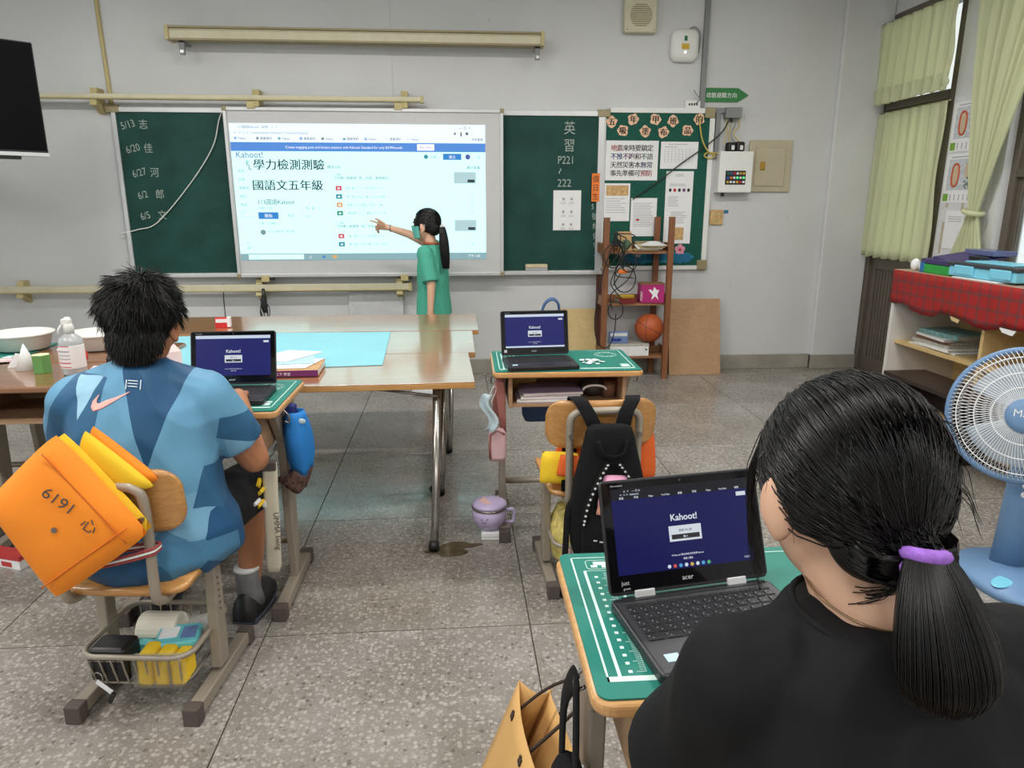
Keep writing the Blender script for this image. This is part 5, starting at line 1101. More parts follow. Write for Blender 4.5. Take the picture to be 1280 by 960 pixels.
t = thing('umbrella_sleeve', 'slim beige canvas cutlery sleeve with dark print hanging at the desk leg', 'sleeve', (-.622, 2.235, .19))
MB().loft([[Vector((x * k + ox, y * k, z)) for x, y in rrect(.048, .028, .012)] for z, k, ox in ((0, .8, -.012), (.02, 1, -.010), (.30, 1, .0), (.36, .95, .004), (.39, .6, .012))]).build('sleeve', 'canvas_beige', t, True)
text('lettering', 'UMMA living', .026, 'foot_cap', t, Matrix.Translation((.006, -.0155, .22)) @ MXW @ Matrix.Rotation(-PI / 2, 4, 'Z')); MB().bx(-.02, .026, -.016, .012, .365, .395).build('strap', 'foot_cap', t, bevel=.003)
t = thing('grey_notebook', 'pale grey notebooks lying inside the desk of the boy in blue', 'book', (-.80, 2.43, .606)); MB().bx(-.12, .13, -.09, .1, .001, .03).build('pages', 'bk_white', t); MB().bx(-.12, .13, -.092, .1, .03, .032).build('cover', 'bk_lilac', t)
# ---------------------------------------------------------------- boy's chair: hood cushion, cord, basket
mat('hood_orange', srgb(244, 140, 30), .75, var=.04, vs=8, bump=.15, bs=40); mat('hood_yellow', srgb(240, 200, 40), .75, var=.04)
t = thing('safety_hood', 'orange padded safety hood with yellow lining hung on the chair back', 'safety hood', (0, 0, 0))
A, B, C_, D = Vector((-.955, 1.685, .862)), Vector((-1.125, 1.665, .70)), Vector((-1.005, 1.66, .455)), Vector((-.775, 1.675, .61))
sft = Vector((0, .034, 0)); ctr = (A + B + C_ + D) / 4; ex_ = lambda p: ctr + (p - ctr) * 1.06
pillow([ex_(A), ex_(B), ex_(C_), ex_(D)], .075, 18, 3).build('outer_pad', 'hood_orange', t, True)
ex = lambda p, k: ctr + (p - ctr) * k
pillow([ex(A, 1.03) + sft, ex(B, .97) + sft, ex(C_, .98) + sft, ex(D, 1.05) + sft], .035).build('yellow_lining', 'hood_yellow', t, True)
pillow([A + Vector((.045, .04, .005)), A + Vector((.0, .05, -.10)), D + Vector((-.06, .06, .08)), D + Vector((.015, .055, .10))], .03).build('yellow_flap', 'hood_yellow', t, True)
pillow([A + Vector((.055, .06, .01)), A + Vector((.02, .07, -.08)), D + Vector((-.03, .075, .09)), D + Vector((.02, .07, .115))], .03).build('back_pad', 'hood_orange', t, True)
for a, b_, k in ((A, D, .17), (D, C_, .17)):
    o_ = (ctr - (a + b_) / 2) * k * 1.6; p = smoothpath([a * .96 + b_ * .04 + o_, (a + b_) / 2 + o_, a * .04 + b_ * .96 + o_], 5)
    MB().tube([q + Vector((0, -.031, 0)) for q in p], .0022, 5).build('quilt_seam', mat('seam_orange', srgb(200, 100, 20), .8), t, True)
ang_ = math.atan2(-(.70 - .862) * 0 - .17, .12)
m_ = Matrix.Translation((-.985, 1.634, .735)) @ MXW @ Matrix.Rotation(R(-42), 4, 'Z')
text('lettering', '6191', .042, 'foot_cap', t, m_); text('lettering', '心', .04, 'foot_cap', t, m_ @ Matrix.Translation((.11, -.01, 0)))
MB().lathe([(.0035, 0), (.007, 0), (.007, .003), (.0035, .003)], 12, Matrix.Translation((-.965, 1.632, .645)) @ MXW).build('eyelet', 'chrome', t)
mat('cord_red', srgb(150, 60, 60), .8, var=.3, vs=200)
t = thing('tie_cord', 'red and white cord tied round the chair back tube', 'cord', (0, 0, 0))
for k in range(3): MB().tube(smoothpath([(-1.03, 1.70, .50 + .007 * k), (-.93, 1.695, .505 + .007 * k), (-.80, 1.70, .53 + .008 * k), (-.775, 1.72, .535 + .007 * k), (-.79, 1.755, .53 + .007 * k), (-.90, 1.76, .515 + .007 * k)], 5), .0035, 6).build('strand', 'cord_red' if k != 1 else 'string_white', t, True)
bc = Matrix.Translation((-.893, 1.945, 0)) @ Matrix.Rotation(R(-6), 4, 'Z')
def bl(x, y, z): return tuple(bc @ Vector((x, y, z)))
t = thing('tissue_roll', 'cream toilet paper roll with leaf print in the chair basket', 'tissue roll', bl(-.02, .035, .092), R(-6)); MB().tube([(-.06, 0, .055), (.06, 0, .055)], [.052, .052], 24).build('roll', mat('cream_paper', srgb(226, 220, 204), .8), t, bevel=.008); MB().sph((-.015, -.05, .045), (.018, .004, .008), 10, 6).build('leaf_print', 'greyink', t)
mat('aqua_pack', srgb(110, 200, 208), .4, var=.08); mat('teal_pack', srgb(70, 150, 140), .4, var=.3, vs=40)
t = thing('wipes_pack', 'aqua plastic wipes pack on top of the chair basket', 'pack', bl(.065, -.03, .155), R(8)); MB().prism(rrect(.12, .10, .02), .022).build('pack', 'aqua_pack', t, bevel=.006); MB().bx(-.05, .0, -.02, .03, .022, .025).build('flap', 'paper', t); MB().bx(.01, .05, -.03, .03, .022, .0235).build('print', 'tin_blue', t)
t = thing('snack_bag', 'green and teal printed bag flat in the chair basket', 'pack', bl(-.02, -.035, .10), R(-15)); pillow([(-.09, -.05, .03), (.08, -.05, .03), (.08, .05, .03), (-.09, .05, .03)], .04).build('bag', 'teal_pack', t, True); MB().bx(-.03, .02, -.02, .01, .048, .051).build('print', 'aqua_pack', t)
t = thing('black_case', 'black zip case in the corner of the chair basket', 'case', bl(-.085, -.10, .09), R(-6)); MB().bx(-.055, .055, -.045, .04, 0, .105).build('case', 'black_plastic', t, bevel=.014, seg=3); MB().bx(-.05, .05, -.047, -.044, .07, .074).build('zip', 'chrome', t)
t = thing('yellow_sponge_bag', 'clear bag of yellow cloths in the chair basket', 'bag', bl(.065, -.11, .088), R(-3))
for k in range(3): MB().bx(-.065 + .045 * k, -.022 + .045 * k, -.04, .04, .0, .095 - .008 * k).build('yellow_cloth', 'hood_yellow', t, bevel=.012, seg=3)
mat('thin_film', srgb(225, 228, 225), .15, trans=.9, alpha=.35, var=0); pillow([(-.075, -.05, 0), (.075, -.05, .0), (.075, -.045, .11), (-.075, -.045, .11)], .01).build('film', 'thin_film', t, True)
t = thing('newspaper_fold', 'folded newsprint behind the tissue roll in the basket', 'newspaper', bl(.085, .06, .10), R(-10)); MB().bx(-.055, .055, -.04, .04, 0, .06).build('folded_sheets', mat('newsprint', srgb(196, 194, 188), .8, var=.25, vs=160), t, mx=Matrix.Rotation(R(-14), 4, 'Y')); MB().bx(-.05, .05, -.041, -.039, .02, .03).build('print', 'greyink', t)
t = thing('key_ring', 'keys with a white tag hanging from the basket corner', 'keys', bl(-.10, -.165, .105), R(-20)); MB().tube([(.014 * math.cos(a), 0, .02 + .014 * math.sin(a)) for a in [2 * PI * k / 14 for k in range(14)]], .0022, 5, closed=True).build('ring', 'chrome', t, True); MB().box((.02, -.004, -.005), (.055, .004, .013), (0, .5, 0)).build('tag', 'paper', t); MB().box((.04, -.004, -.035), (.012, .006, .04), (0, .5, 0)).build('fob', 'black_plastic', t)
mat('carton_red', srgb(190, 60, 60), .5)
t = thing('milk_carton', 'red and white drink carton lying on the floor by the chair', 'carton', (-1.80, 2.72, 0), R(-20)); MB().bx(-.09, .09, -.03, .03, 0, .055).build('carton', 'paper', t, bevel=.003); MB().bx(-.088, .092, -.031, .031, .04, .057).build('red_panel', 'carton_red', t); MB().bx(.0, .05, -.0315, -.029, .01, .03).build('print', 'carton_red', t)
t = thing('face_mask', 'white face mask dangling from the wooden desk edge', 'face mask', (-1.93, 2.655, .42)); MB().grid(lambda u, v: (-.05 + .10 * u + .03 * v, -.012 * math.sin(PI * u), .02 + .17 * v), 6, 10).build('mask', 'paper', t, True, solid=.002); MB().tube(smoothpath([(.05, 0, .02), (.065, 0, -.02), (.03, 0, -.035), (-.02, 0, .02)], 4), .002, 5).build('ear_loop', 'white_plastic', t, True); MB().tube([(.0, .0, .18), (.0, .01, .29)], .002, 5).build('ear_loop', 'white_plastic', t)
# ---------------------------------------------------------------- chair with backpack
mat('bp_black', (.005, .005, .006), .85, spec=.22, var=.15, vs=60, bump=.2, bs=200); mat('bp_white', (.6, .6, .6), .7, var=0)
t = thing('backpack', 'open black backpack with white lettered zip edges hung on the chair', 'backpack', (.50, 2.20, 0))
def bpr(z, w, d, y=0): return [Vector((x, yy + y, z)) for x, yy in rrect(w, d, min(w, d) * .42, 5)]
MB().loft([bpr(.205, .17, .08, .02), bpr(.225, .24, .12), bpr(.30, .265, .135), bpr(.42, .26, .13), bpr(.52, .23, .11, .005), bpr(.60, .185, .085, .01), bpr(.665, .16, .06, .015), bpr(.69, .145, .04, .02)]).build('main_body', 'bp_black', t, True, sub=1)
MB().loft([bpr(.225, .17, .05, -.055), bpr(.25, .20, .075, -.055), bpr(.36, .205, .08, -.055), bpr(.41, .18, .055, -.05), bpr(.425, .14, .03, -.045)]).build('front_pocket', 'bp_black', t, True, sub=1)
mat('pouch_pink', srgb(222, 158, 190), .6, var=.08); mat('pouch_skin', srgb(196, 140, 120), .6)
pillow([(-.055, -.075, .435), (.07, -.075, .43), (.055, -.06, .535), (-.03, -.06, .54)], .05).build('pink_pouch', 'pouch_pink', t, True); pillow([(-.06, -.085, .41), (.05, -.085, .40), (.05, -.075, .45), (-.045, -.075, .46)], .04).build('tan_pouch', 'pouch_skin', t, True)
for s, p in ((-1, [(-.02, -.058, .575), (-.055, -.075, .52), (-.085, -.085, .45), (-.098, -.082, .38)]), (1, [(.02, -.058, .575), (.055, -.075, .525), (.08, -.085, .46)])):
    MB().tube(smoothpath(p, 5), .009, 6, flat=(.5, 1.3)).build('zip_edge', 'bp_black', t, True)
    sp_ = smoothpath(p, 4)
    for k in range(0, len(sp_), 1): MB().box(sp_[k] + Vector((0, -.009, 0)), (.007, .003, .006), (0, .7 * s, 0)).build('zip_letter', 'bp_white', t)
for k in range(7): MB().box((-.06 + .02 * k, -.0985, .325 - .012 * math.sin(k * .5)), (.012, .002, .004), (0, .15, 0)).build('pocket_letter', 'bp_white', t)
MB().tube(smoothpath([(-.05, -.03, .645), (-.035, -.05, .605), (0, -.058, .595), (.035, -.05, .605), (.05, -.03, .645)], 4), .011, 8, flat=(1.6, .5)).build('carry_handle', 'bp_black', t, True)
for s in (-1, 1):
    MB().loft([[Vector((x + cx, y + cy, cz)) for x, y in rrect(.052, .012, .004)] for cx, cy, cz in ((s * .042, .025, .665), (s * .065, .062, .715), (s * .088, .075, .753), (s * .10, .12, .757), (s * .105, .16, .70), (s * .11, .165, .55), (s * .12, .10, .42))]).build('shoulder_strap', 'bp_black', t, True)
MB().tube(smoothpath([(-.10, .03, .43), (-.135, .0, .40), (-.145, -.02, .30), (-.15, -.03, .17), (-.155, -.03, .08)], 4), .009, 6, flat=(.4, 1.5)).build('strap_tail', 'bp_black', t, True)
MB().tube(smoothpath([(-.09, -.02, .41), (-.115, -.03, .33), (-.10, -.04, .29), (-.085, -.04, .33)], 4), .003, 6).build('cord', 'bp_black', t, True)
t = thing('safety_hood', 'orange and yellow safety hood standing on the backpack chair seat', 'safety hood', (.50, 2.39, .415))
pillow([(-.21, .0, .02), (.22, .0, .0), (.205, .01, .20), (-.12, .01, .185)], .06).build('outer_pad', mat('hood_red', srgb(226, 100, 36), .75, var=.04), t, True); pillow([(-.22, -.05, .02), (-.06, -.05, .01), (-.08, -.045, .13), (-.21, -.045, .14)], .06).build('yellow_fold', 'hood_yellow', t, True)
pillow([(-.165, -.085, .06), (-.06, -.09, .05), (-.06, -.085, .13), (-.15, -.085, .14)], .03).build('orange_fold', 'hood_red', t, True)
mat('print_yellow', srgb(206, 190, 110), .8, var=.35, vs=45); mat('print_pink', srgb(220, 180, 184), .8, var=.1)
t = thing('cloth_bag', 'yellow patterned cloth bag in the basket of the backpack chair', 'bag', (.47, 2.47, .09)); rings = [[Vector((x, y, z)) for x, y in rrect(.25 * k, .20 * k, .05)] for z, k in ((0, .85), (.02, 1), (.12, 1.02), (.19, .8), (.21, .4))]
MB().loft(rings).build('bag_body', 'print_yellow', t, True); MB().bx(-.10, .11, -.105, -.098, .01, .07).build('pink_panel', 'print_pink', t, bevel=.003)
# ---------------------------------------------------------------- beside the front desk
mat('kraft', srgb(204, 160, 98), .75, var=.05, vs=10); mat('kraft_in', srgb(150, 104, 58), .8, var=.05)
t = thing('paper_bag', 'brown kraft paper bag with dark cord handles leaning on the front desk', 'paper bag', (.02, 1.20, 0), 0, rot=(0, R(21), R(2)))
w_, g_, h_ = .27, .075, .40
def sheetq(a, b_, c_, d_, n, m): MB().add([a, b_, c_, d_], [(0, 1, 2, 3)]).build(n, m, t, solid=.0015)
x0, x1, y0, y1 = -.04, .04, -.135, .135
MB().grid(lambda u, v: (x0 - .012 * math.sin(PI * u) * v, y0 + (y1 - y0) * u, h_ * v), 8, 8).build('front_panel', 'kraft', t, True, solid=.0015); MB().grid(lambda u, v: (x1 + .01 * math.sin(PI * u * 1.5) * v, y0 + (y1 - y0) * u, h_ * v - .0), 8, 8).build('back_panel', 'kraft', t, True, solid=.0015)
for y_, s in ((y0, 1), (y1, -1)):
    MB().grid(lambda u, v: (x0 + (x1 - x0) * u, y_ + s * .03 * math.sin(PI * u) * v, h_ * v), 8, 6).build('gusset', 'kraft', t, True, solid=.0015)
MB().bx(x0, x1, y0, y1, 0, .004).build('bottom_panel', 'kraft', t)
for xx, s in ((x0 - .01, -1), (x1 + .006, 1)):
    MB().tube(smoothpath([(xx, -.06, h_ - .035), (xx * .5 + .03, -.05, h_ + .06), (.075, -.005, h_ + .15), (.08, .01, h_ + .155), (xx * .5 + .03, .06, h_ + .06), (xx, .065, h_ - .035)], 5), .0038, 6).build('cord_handle', mat('cord_brown', srgb(54, 38, 30), .8), t, True)
    for e in (-.06, .065): MB().bx(xx - .002, xx + .003, e - .008, e + .008, h_ - .045, h_ - .03).build('cord_hole', 'cord_brown', t)
tag(MB().tube([(.175, 1.065, .385), (.215, 1.035, .425)], .011, 12).build('paper_roll', 'paper', smooth=True), 'small white rolled paper sticking out by the kraft bag', 'paper')
t = thing('school_bag', 'black school bag with wide strap hanging at the front desk leg', 'bag', (.172, .955, 0))
MB().loft([[Vector((x + ox, y, z)) for x, y in rrect(.062 * k, .205 * k, .028)] for z, k, ox in ((.06, .8, 0), (.09, 1, 0), (.38, 1, .0), (.46, .85, .0), (.50, .6, .005))]).build('bag_body', 'bp_black', t, True, sub=1)
MB().tube(smoothpath([(-.004, .075, .46), (-.002, .07, .58), (.002, .0, .675), (.0, -.03, .64), (-.004, -.065, .48)], 5), .018, 8, flat=(.25, 1.2)).build('strap', 'bp_black', t, True)
pud = [( -.03 + .10 * math.cos(a) * (1 + .3 * math.sin(3 * a)) + .02 * math.cos(5 * a), 2.71 + .05 * math.sin(a) * (1 + .3 * math.cos(4 * a)) + .25 * .1 * math.cos(a)) for a in [2 * PI * k / 30 for k in range(30)]]
tag(MB().prism(pud, .0012, Matrix.Translation((0, 0, .0002))).build('water_puddle', 'puddle'), 'small dark wet puddle on the floor by the table leg', 'puddle')
# ---------------------------------------------------------------- people
mat('skin', srgb(212, 168, 140), .5, var=.04, vs=10, sss=.12); mat('skin_tan', srgb(172, 116, 82), .5, var=.04, vs=10, sss=.12)
mat('lip', srgb(168, 96, 88), .45); mat('eye_white', (.8, .8, .8), .2, var=0); mat('iris', (.02, .012, .008), .2, var=0)
def hair_mat(name, c, r):
    m, n, b = nt(name); b.inputs['Base Color'].default_value = (*c, 1); b.inputs['Roughness'].default_value = r; b.inputs['Specular IOR Level'].default_value = .32
    MATS[name] = m
hair_mat('hair_black', (.006, .005, .005), .30); hair_mat('hair_cap', (.004, .0035, .0035), .6); hair_mat('hair_soft', (.006, .0055, .0055), .45)
def bumpcloth(name, col, scale=9, strength=.6, dist=.03, rough=.8, fine=True):
    m, n, b = nt(name); N = n.nodes; L = n.links; b.inputs['Base Color'].default_value = (*col, 1); b.inputs['Roughness'].default_value = rough; b.inputs['Specular IOR Level'].default_value = .25
    tc = N.new('ShaderNodeTexCoord'); mp = N.new('ShaderNodeMapping'); mp.inputs['Scale'].default_value = (1, 1, .45); L.new(tc.outputs['Object'], mp.inputs['Vector'])
    no = N.new('ShaderNodeTexNoise'); no.inputs['Scale'].default_value = scale; no.inputs['Detail'].default_value = 1.5; no.inputs['Distortion'].default_value = .6; L.new(mp.outputs['Vector'], no.inputs['Vector'])
    bp = N.new('ShaderNodeBump'); bp.inputs['Strength'].default_value = strength; bp.inputs['Distance'].default_value = dist; L.new(no.outputs['Fac'], bp.inputs['Height']); L.new(bp.outputs['Normal'], b.inputs['Normal'])
    MATS[name] = m; return m, n, b, tc
bumpcloth('shirt_black', (.0065, .0065, .0075)); bumpcloth('shirt_green', srgb(78, 166, 142), 14, .5); bumpcloth('shorts_black', (.012, .012, .014), 14, .5); bumpcloth('shorts_navy', (.02, .03, .07), 14, .5)
def HM_(c, rz, pitch=0, roll=0): return Matrix.Translation(c) @ Matrix.Rotation(rz, 4, 'Z') @ Matrix.Rotation(pitch, 4, 'X') @ Matrix.Rotation(roll, 4, 'Y')
def add_head(mb, H, s=1.0):
    r3 = H.to_3x3()
    P = lambda x, y, z: H @ Vector((x * s, y * s, z * s))
    def e(c, r, rot=None): mb.sph(P(*c), tuple(q * s for q in r), 20, 14, r3 @ rot if rot else r3)
    e((0, -.012, .025), (.074, .088, .082)); e((0, .022, -.035), (.058, .062, .074)); e((0, .052, -.088), (.026, .024, .022))
    e((0, .062, .03), (.055, .026, .035)); e((.036, .052, -.03), (.024, .024, .03)); e((-.036, .052, -.03), (.024, .024, .03))
    mb.cap(P(0, .083, .0), .008 * s, P(0, .097, -.026), .0115 * s); e((.011, .088, -.03), (.008, .008, .007)); e((-.011, .088, -.03), (.008, .008, .007))
    e((0, .074, -.055), (.022, .012, .012))
    for q in (-1, 1): e((q * .076, -.008, -.012), (.010, .021, .033), Matrix.Rotation(q * -.35, 3, 'Z')); e((q * .078, -.006, -.04), (.008, .011, .010))
def face_bits(H, t, off, s=1.0):
    P = lambda x, y, z: H @ Vector((x * s, y * s, z * s))
    for q in (-1, 1):
        MB().sph(P(q * .031, .074, .003), (.0125 * s, .0125 * s, .0105 * s), 12, 8).build('eye', 'eye_white', t, True, off=off)
        MB().sph(P(q * .031, .083, .003), .0055 * s, 10, 8).build('iris', 'iris', t, True, off=off)
        MB().tube([P(q * .014, .087, .022), P(q * .032, .086, .028), P(q * .048, .076, .023)], .0035 * s, 6).build('eyebrow', 'hair_cap', t, True, off=off)
    MB().sph(P(0, .086, -.058), (.018 * s, .006 * s, .006 * s), 12, 8, H.to_3x3()).build('lips', 'lip', t, True, off=off)
def add_hand(mb, w, d, up, side, curl=(.35, .45, .4), L=.062, r=.0072, th=1, spread=.10):
    """w wrist, d forward, up back-of-hand, side = thumb side direction"""
    d, up, side = Vector(d).normalized(), Vector(up).normalized(), Vector(side).normalized(); w = Vector(w)
    for k in range(4):
        o = (k - 1.5) * .0165
        mb.cap(w + side * o * .55, .0115, w + d * .066 - side * o * 1.0 * -1, .0105, 10)
    for k in range(4):                       # index .. little
        o = (1.5 - k) * .0172; ln = L * (.93, 1.0, .94, .76)[k]
        p = w + d * .068 + side * o; dd = (d + side * (1.5 - k) * spread).normalized(); rr = r
        for seg, (f, c) in enumerate(zip((.46, .31, .25), curl if not isinstance(curl[0], (tuple, list)) else curl[k])):
            ax = dd.cross(up); dd = Matrix.Rotation(-c, 3, ax) @ dd; upn = ax.cross(dd) * -1
            q = p + dd * ln * f; mb.cap(p, rr, q, rr * .93, 10); p = q; rr *= .93
    p = w + d * .016 + side * .026; dd = (d * .75 + side * .75 - up * .25).normalized()
    for f, bend in ((.030, 0), (.024, .35), (.020, .3)):
        dd = (dd + d * bend).normalized(); q = p + dd * f; mb.cap(p, .0088, q, .008, 10); p = q
def strands(paths, name, m, parent, off, r=.0009, taper=True):
    vs = []; fs = []
    off = Vector(off)
    for pts in paths:
        n = len(pts); base = len(vs)
        for i, p in enumerate(pts):
            t = (pts[min(i + 1, n - 1)] - pts[max(i - 1, 0)])
            if t.length < 1e-9: t = Vector((0, 0, 1))
            t.normalize(); a = t.orthogonal().normalized(); b_ = t.cross(a)
            rr = r * (1 if not taper else (1 - .75 * (i / (n - 1)) ** 2))
            q = p - off
            for k in range(3):
                g = 2 * PI * k / 3; vs.append(q + a * (rr * math.cos(g)) + b_ * (rr * math.sin(g)))
        for i in range(n - 1):
            for k in range(3):
                j = (k + 1) % 3; fs.append((base + i * 3 + k, base + i * 3 + j, base + i * 3 + 3 + j, base + i * 3 + 3 + k))
    me = bpy.data.meshes.new(name); me.from_pydata([tuple(v) for v in vs], [], fs); me.materials.append(MATS[m]); me.polygons.foreach_set('use_smooth', [True] * len(me.polygons)); me.update()
    o = bpy.data.objects.new(name, me); C.objects.link(o); o.parent = parent; o['kind'] = 'stuff'; return o
def ellip_rings(mb, secs, n=28):              # secs: (centre, rx, ry) horizontal ellipses
    mb.loft([[Vector(c) + Vector((rx * math.cos(2 * PI * k / n), ry * math.sin(2 * PI * k / n), 0)) for k in range(n)] for c, rx, ry in secs])
def decal(pts_rows, target, m, name, parent, off, direction=(0, 1, 0), lift=.0015):
    """grid of (x, z) points thrown along +y onto the target mesh"""
    bv = BVHTree.FromPolygons([v.co for v in target.data.vertices], [p.vertices for p in target.data.polygons]); d = Vector(direction); rows = []
    for row in pts_rows:
        rr = []
        for x, z in row:
            hit = bv.ray_cast(Vector((x - off[0], -3, z - off[2])), d)
            rr.append((hit[0] - d * lift) if hit[0] else Vector((x - off[0], 0, z - off[2])))
        rows.append(rr)
    mb = MB(); w = len(rows[0]); mb.add([p for r_ in rows for p in r_], [(j * w + i, j * w + i + 1, (j + 1) * w + i + 1, (j + 1) * w + i) for j in range(len(rows) - 1) for i in range(w - 1)])
    return mb.build(name, m, parent, True, solid=.001)
def shoe(t, heel, toe, off, m, sole='foot_cap', h=.07, w=.042):
    heel, toe = Vector(heel), Vector(toe); d = (toe - heel); d.z = 0; L_ = d.length; d.normalize(); s = Vector((-d.y, d.x, 0)); rings = []; srings = []
    for k in range(9):
        u = k / 8; ww = w * (.72 + .35 * math.sin(PI * min(1, u * .9 + .1))) * (1 if u < .85 else .82); hh = h * (1 - .45 * u) if u < .95 else h * .36
        c = heel + d * L_ * u
        rings.append([c + s * ww * math.cos(a) + Vector((0, 0, .018 + hh * max(0, math.sin(a)) - .008 * (math.sin(a) < 0))) for a in [2 * PI * j / 16 for j in range(16)]])
        srings.append([c + s * ww * 1.06 * q + Vector((0, 0, z)) for q, z in ((-1, 0), (1, 0), (1, .02), (-1, .02))])
    MB().loft(rings).build('shoe_upper', m, t, True, off=off); MB().loft(srings).build('shoe_sole', sole, t, off=off, bevel=.003)

# ---------------------------------------------------------------- the boy in blue
OB = (-.90, 1.95, 0)
boy = thing('person', 'person in blue patterned sports shirt typing at a laptop', 'person', OB)
Hb = HM_((-.872, 2.035, 1.072), R(4), R(-14))
mb = MB(); add_head(mb, Hb, 1.09)
mb.cap((-.875, 2.02, 1.0), .052, (-.882, 1.985, .93), .060)
ellip_rings(mb, [((-.895, 1.95, .44), .19, .15), ((-.895, 1.95, .55), .18, .14), ((-.89, 1.965, .70), .165, .125), ((-.885, 1.985, .82), .16, .11), ((-.883, 1.99, .90), .13, .09), ((-.882, 1.99, .94), .06, .06)])
SR, ER, WR = Vector((-.715, 2.0, .865)), Vector((-.618, 2.075, .655)), Vector((-.700, 2.245, .800))
SL, EL, WL = Vector((-1.055, 1.99, .86)), Vector((-1.155, 2.09, .665)), Vector((-.99, 2.27, .80))
for s_, e_, w_ in ((SR, ER, WR), (SL, EL, WL)): mb.cap(s_, .052, e_, .045); mb.cap(e_, .044, w_, .028)
add_hand(mb, WR + Vector((-.004, .016, -.004)), (-.30, .95, -.10), (0, .1, 1), (-1, -.3, 0), (.35, .5, .4))
add_hand(mb, WL + Vector((.008, .012, -.004)), (.55, .83, -.1), (0, .1, 1), (.8, -.5, 0), (.35, .5, .4))
HRj, KR, AR = Vector((-.80, 1.99, .475)), Vector((-.705, 2.345, .465)), Vector((-.735, 2.27, .10))
HLj, KL, AL = Vector((-.99, 1.99, .475)), Vector((-1.07, 2.34, .465)), Vector((-1.06, 2.30, .10))
for h_, k_, a_ in ((HRj, KR, AR), (HLj, KL, AL)): mb.cap(h_, .085, k_, .058); mb.cap(k_, .056, a_, .036); mb.cap(a_, .036, a_ + Vector((.004, .02, -.04)), .034)
blob(mb, 'body', 'skin_tan', boy, .0048, 3, OB)
face_bits(Hb, boy, OB, 1.09)
# shirt
def shirt_pattern():
    m, n, b, tc = bumpcloth('shirt_blue', (.1, .3, .5), 7, .45, .03, .5); N = n.nodes; L = n.links
    sp = N.new('ShaderNodeSeparateXYZ'); L.new(tc.outputs['Object'], sp.inputs[0])
    def halfplane(p, q):                       # 1 left of p->q in the x,z plane
        (x0, z0), (x1, z1) = p, q; a, c = -(z1 - z0), (x1 - x0); k = -(a * x0 + c * z0)
        u = N.new('ShaderNodeMath'); u.operation = 'MULTIPLY'; u.inputs[1].default_value = a; L.new(sp.outputs[0], u.inputs[0])
        w = N.new('ShaderNodeMath'); w.operation = 'MULTIPLY_ADD'; w.inputs[1].default_value = c; w.inputs[2].default_value = k; L.new(sp.outputs[2], w.inputs[0])
        s = N.new('ShaderNodeMath'); s.operation = 'ADD'; L.new(u.outputs[0], s.inputs[0]); L.new(w.outputs[0], s.inputs[1])
        g = N.new('ShaderNodeMath'); g.operation = 'GREATER_THAN'; g.inputs[1].default_value = 0; L.new(s.outputs[0], g.inputs[0]); return g.outputs[0]
    def poly(pts):
        pts = [(x - OB[0], z) for x, z in pts]; ar = sum(p[0] * q[1] - q[0] * p[1] for p, q in zip(pts, pts[1:] + pts[:1]))
        if ar < 0: pts = pts[::-1]
        out = None
        for p, q in zip(pts, pts[1:] + pts[:1]):
            h = halfplane(p, q)
            if out is None: out = h
            else:
                x = N.new('ShaderNodeMath'); x.operation = 'MULTIPLY'; L.new(out, x.inputs[0]); L.new(h, x.inputs[1]); out = x.outputs[0]
        return out
    vo = N.new('ShaderNodeTexVoronoi'); vo.inputs['Scale'].default_value = 10; L.new(tc.outputs['Object'], vo.inputs['Vector'])
    sc = N.new('ShaderNodeSeparateColor'); L.new(vo.outputs['Color'], sc.inputs[0])
    base = ramp(N, [(.0, srgb(36, 82, 122)), (.3, srgb(74, 126, 162)), (.6, srgb(112, 160, 190)), (.85, srgb(54, 104, 142))]); base.color_ramp.interpolation = 'CONSTANT'; L.new(sc.outputs[0], base.inputs['Fac'])
    cur = base.outputs['Color']
    LT, MD, DK, DD = srgb(150, 192, 214), srgb(96, 148, 180), srgb(46, 92, 128), srgb(32, 76, 112)
    for pts, c in (([(-1.3, .80), (-.4, .80), (-.4, 1.1), (-1.3, 1.1)], MD), ([(-1.2, .64), (-.66, .64), (-.66, .82), (-1.2, .82)], MD), ([(-1.25, .62), (-1.04, .95), (-.93, .95), (-.985, .62)], DK), ([(-1.03, .945), (-.945, .95), (-1.007, .842)], LT),
                   ([(-.895, .985), (-.725, .985), (-.822, .715)], DD), ([(-.73, .99), (-.725, .985), (-.80, .78), (-.66, .90), (-.65, .99)], LT), ([(-.66, .83), (-.5, .85), (-.5, .70), (-.68, .76)], DK), ([(-.70, .885), (-.64, .97), (-.5, .88), (-.52, .815), (-.67, .82)], MD),
                   ([(-.70, .70), (-.60, .66), (-.60, .56), (-.72, .60)], DK)):
        x = N.new('ShaderNodeMixRGB'); L.new(poly(pts), x.inputs[0]); L.new(cur, x.inputs[1]); x.inputs[2].default_value = (*c, 1); cur = x.outputs['Color']
    L.new(cur, b.inputs['Base Color'])
shirt_pattern()
mb = MB()
ellip_rings(mb, [((-.878, 1.95, .405), .215, .165), ((-.872, 1.95, .45), .238, .185), ((-.872, 1.95, .52), .238, .182), ((-.88, 1.955, .60), .215, .168), ((-.885, 1.962, .70), .198, .150), ((-.885, 1.975, .79), .195, .140), ((-.883, 1.985, .86), .190, .124), ((-.882, 1.99, .90), .150, .108), ((-.881, 1.995, .945), .098, .088), ((-.88, 2.0, .972), .074, .072)])
for s_, e_ in ((SR, ER), (SL, EL)):
    mb.cap(Vector((-.881 + (.06 if s_.x > -.88 else -.06), 1.99, .918)), .056, s_ + Vector((0, 0, .004)), .071)
    d = (e_ - s_).normalized(); mb.sph(s_ + Vector((0, 0, .0)), .073, 16, 12); mb.cyl(s_, s_ + d * .175, .072, .068, 20)
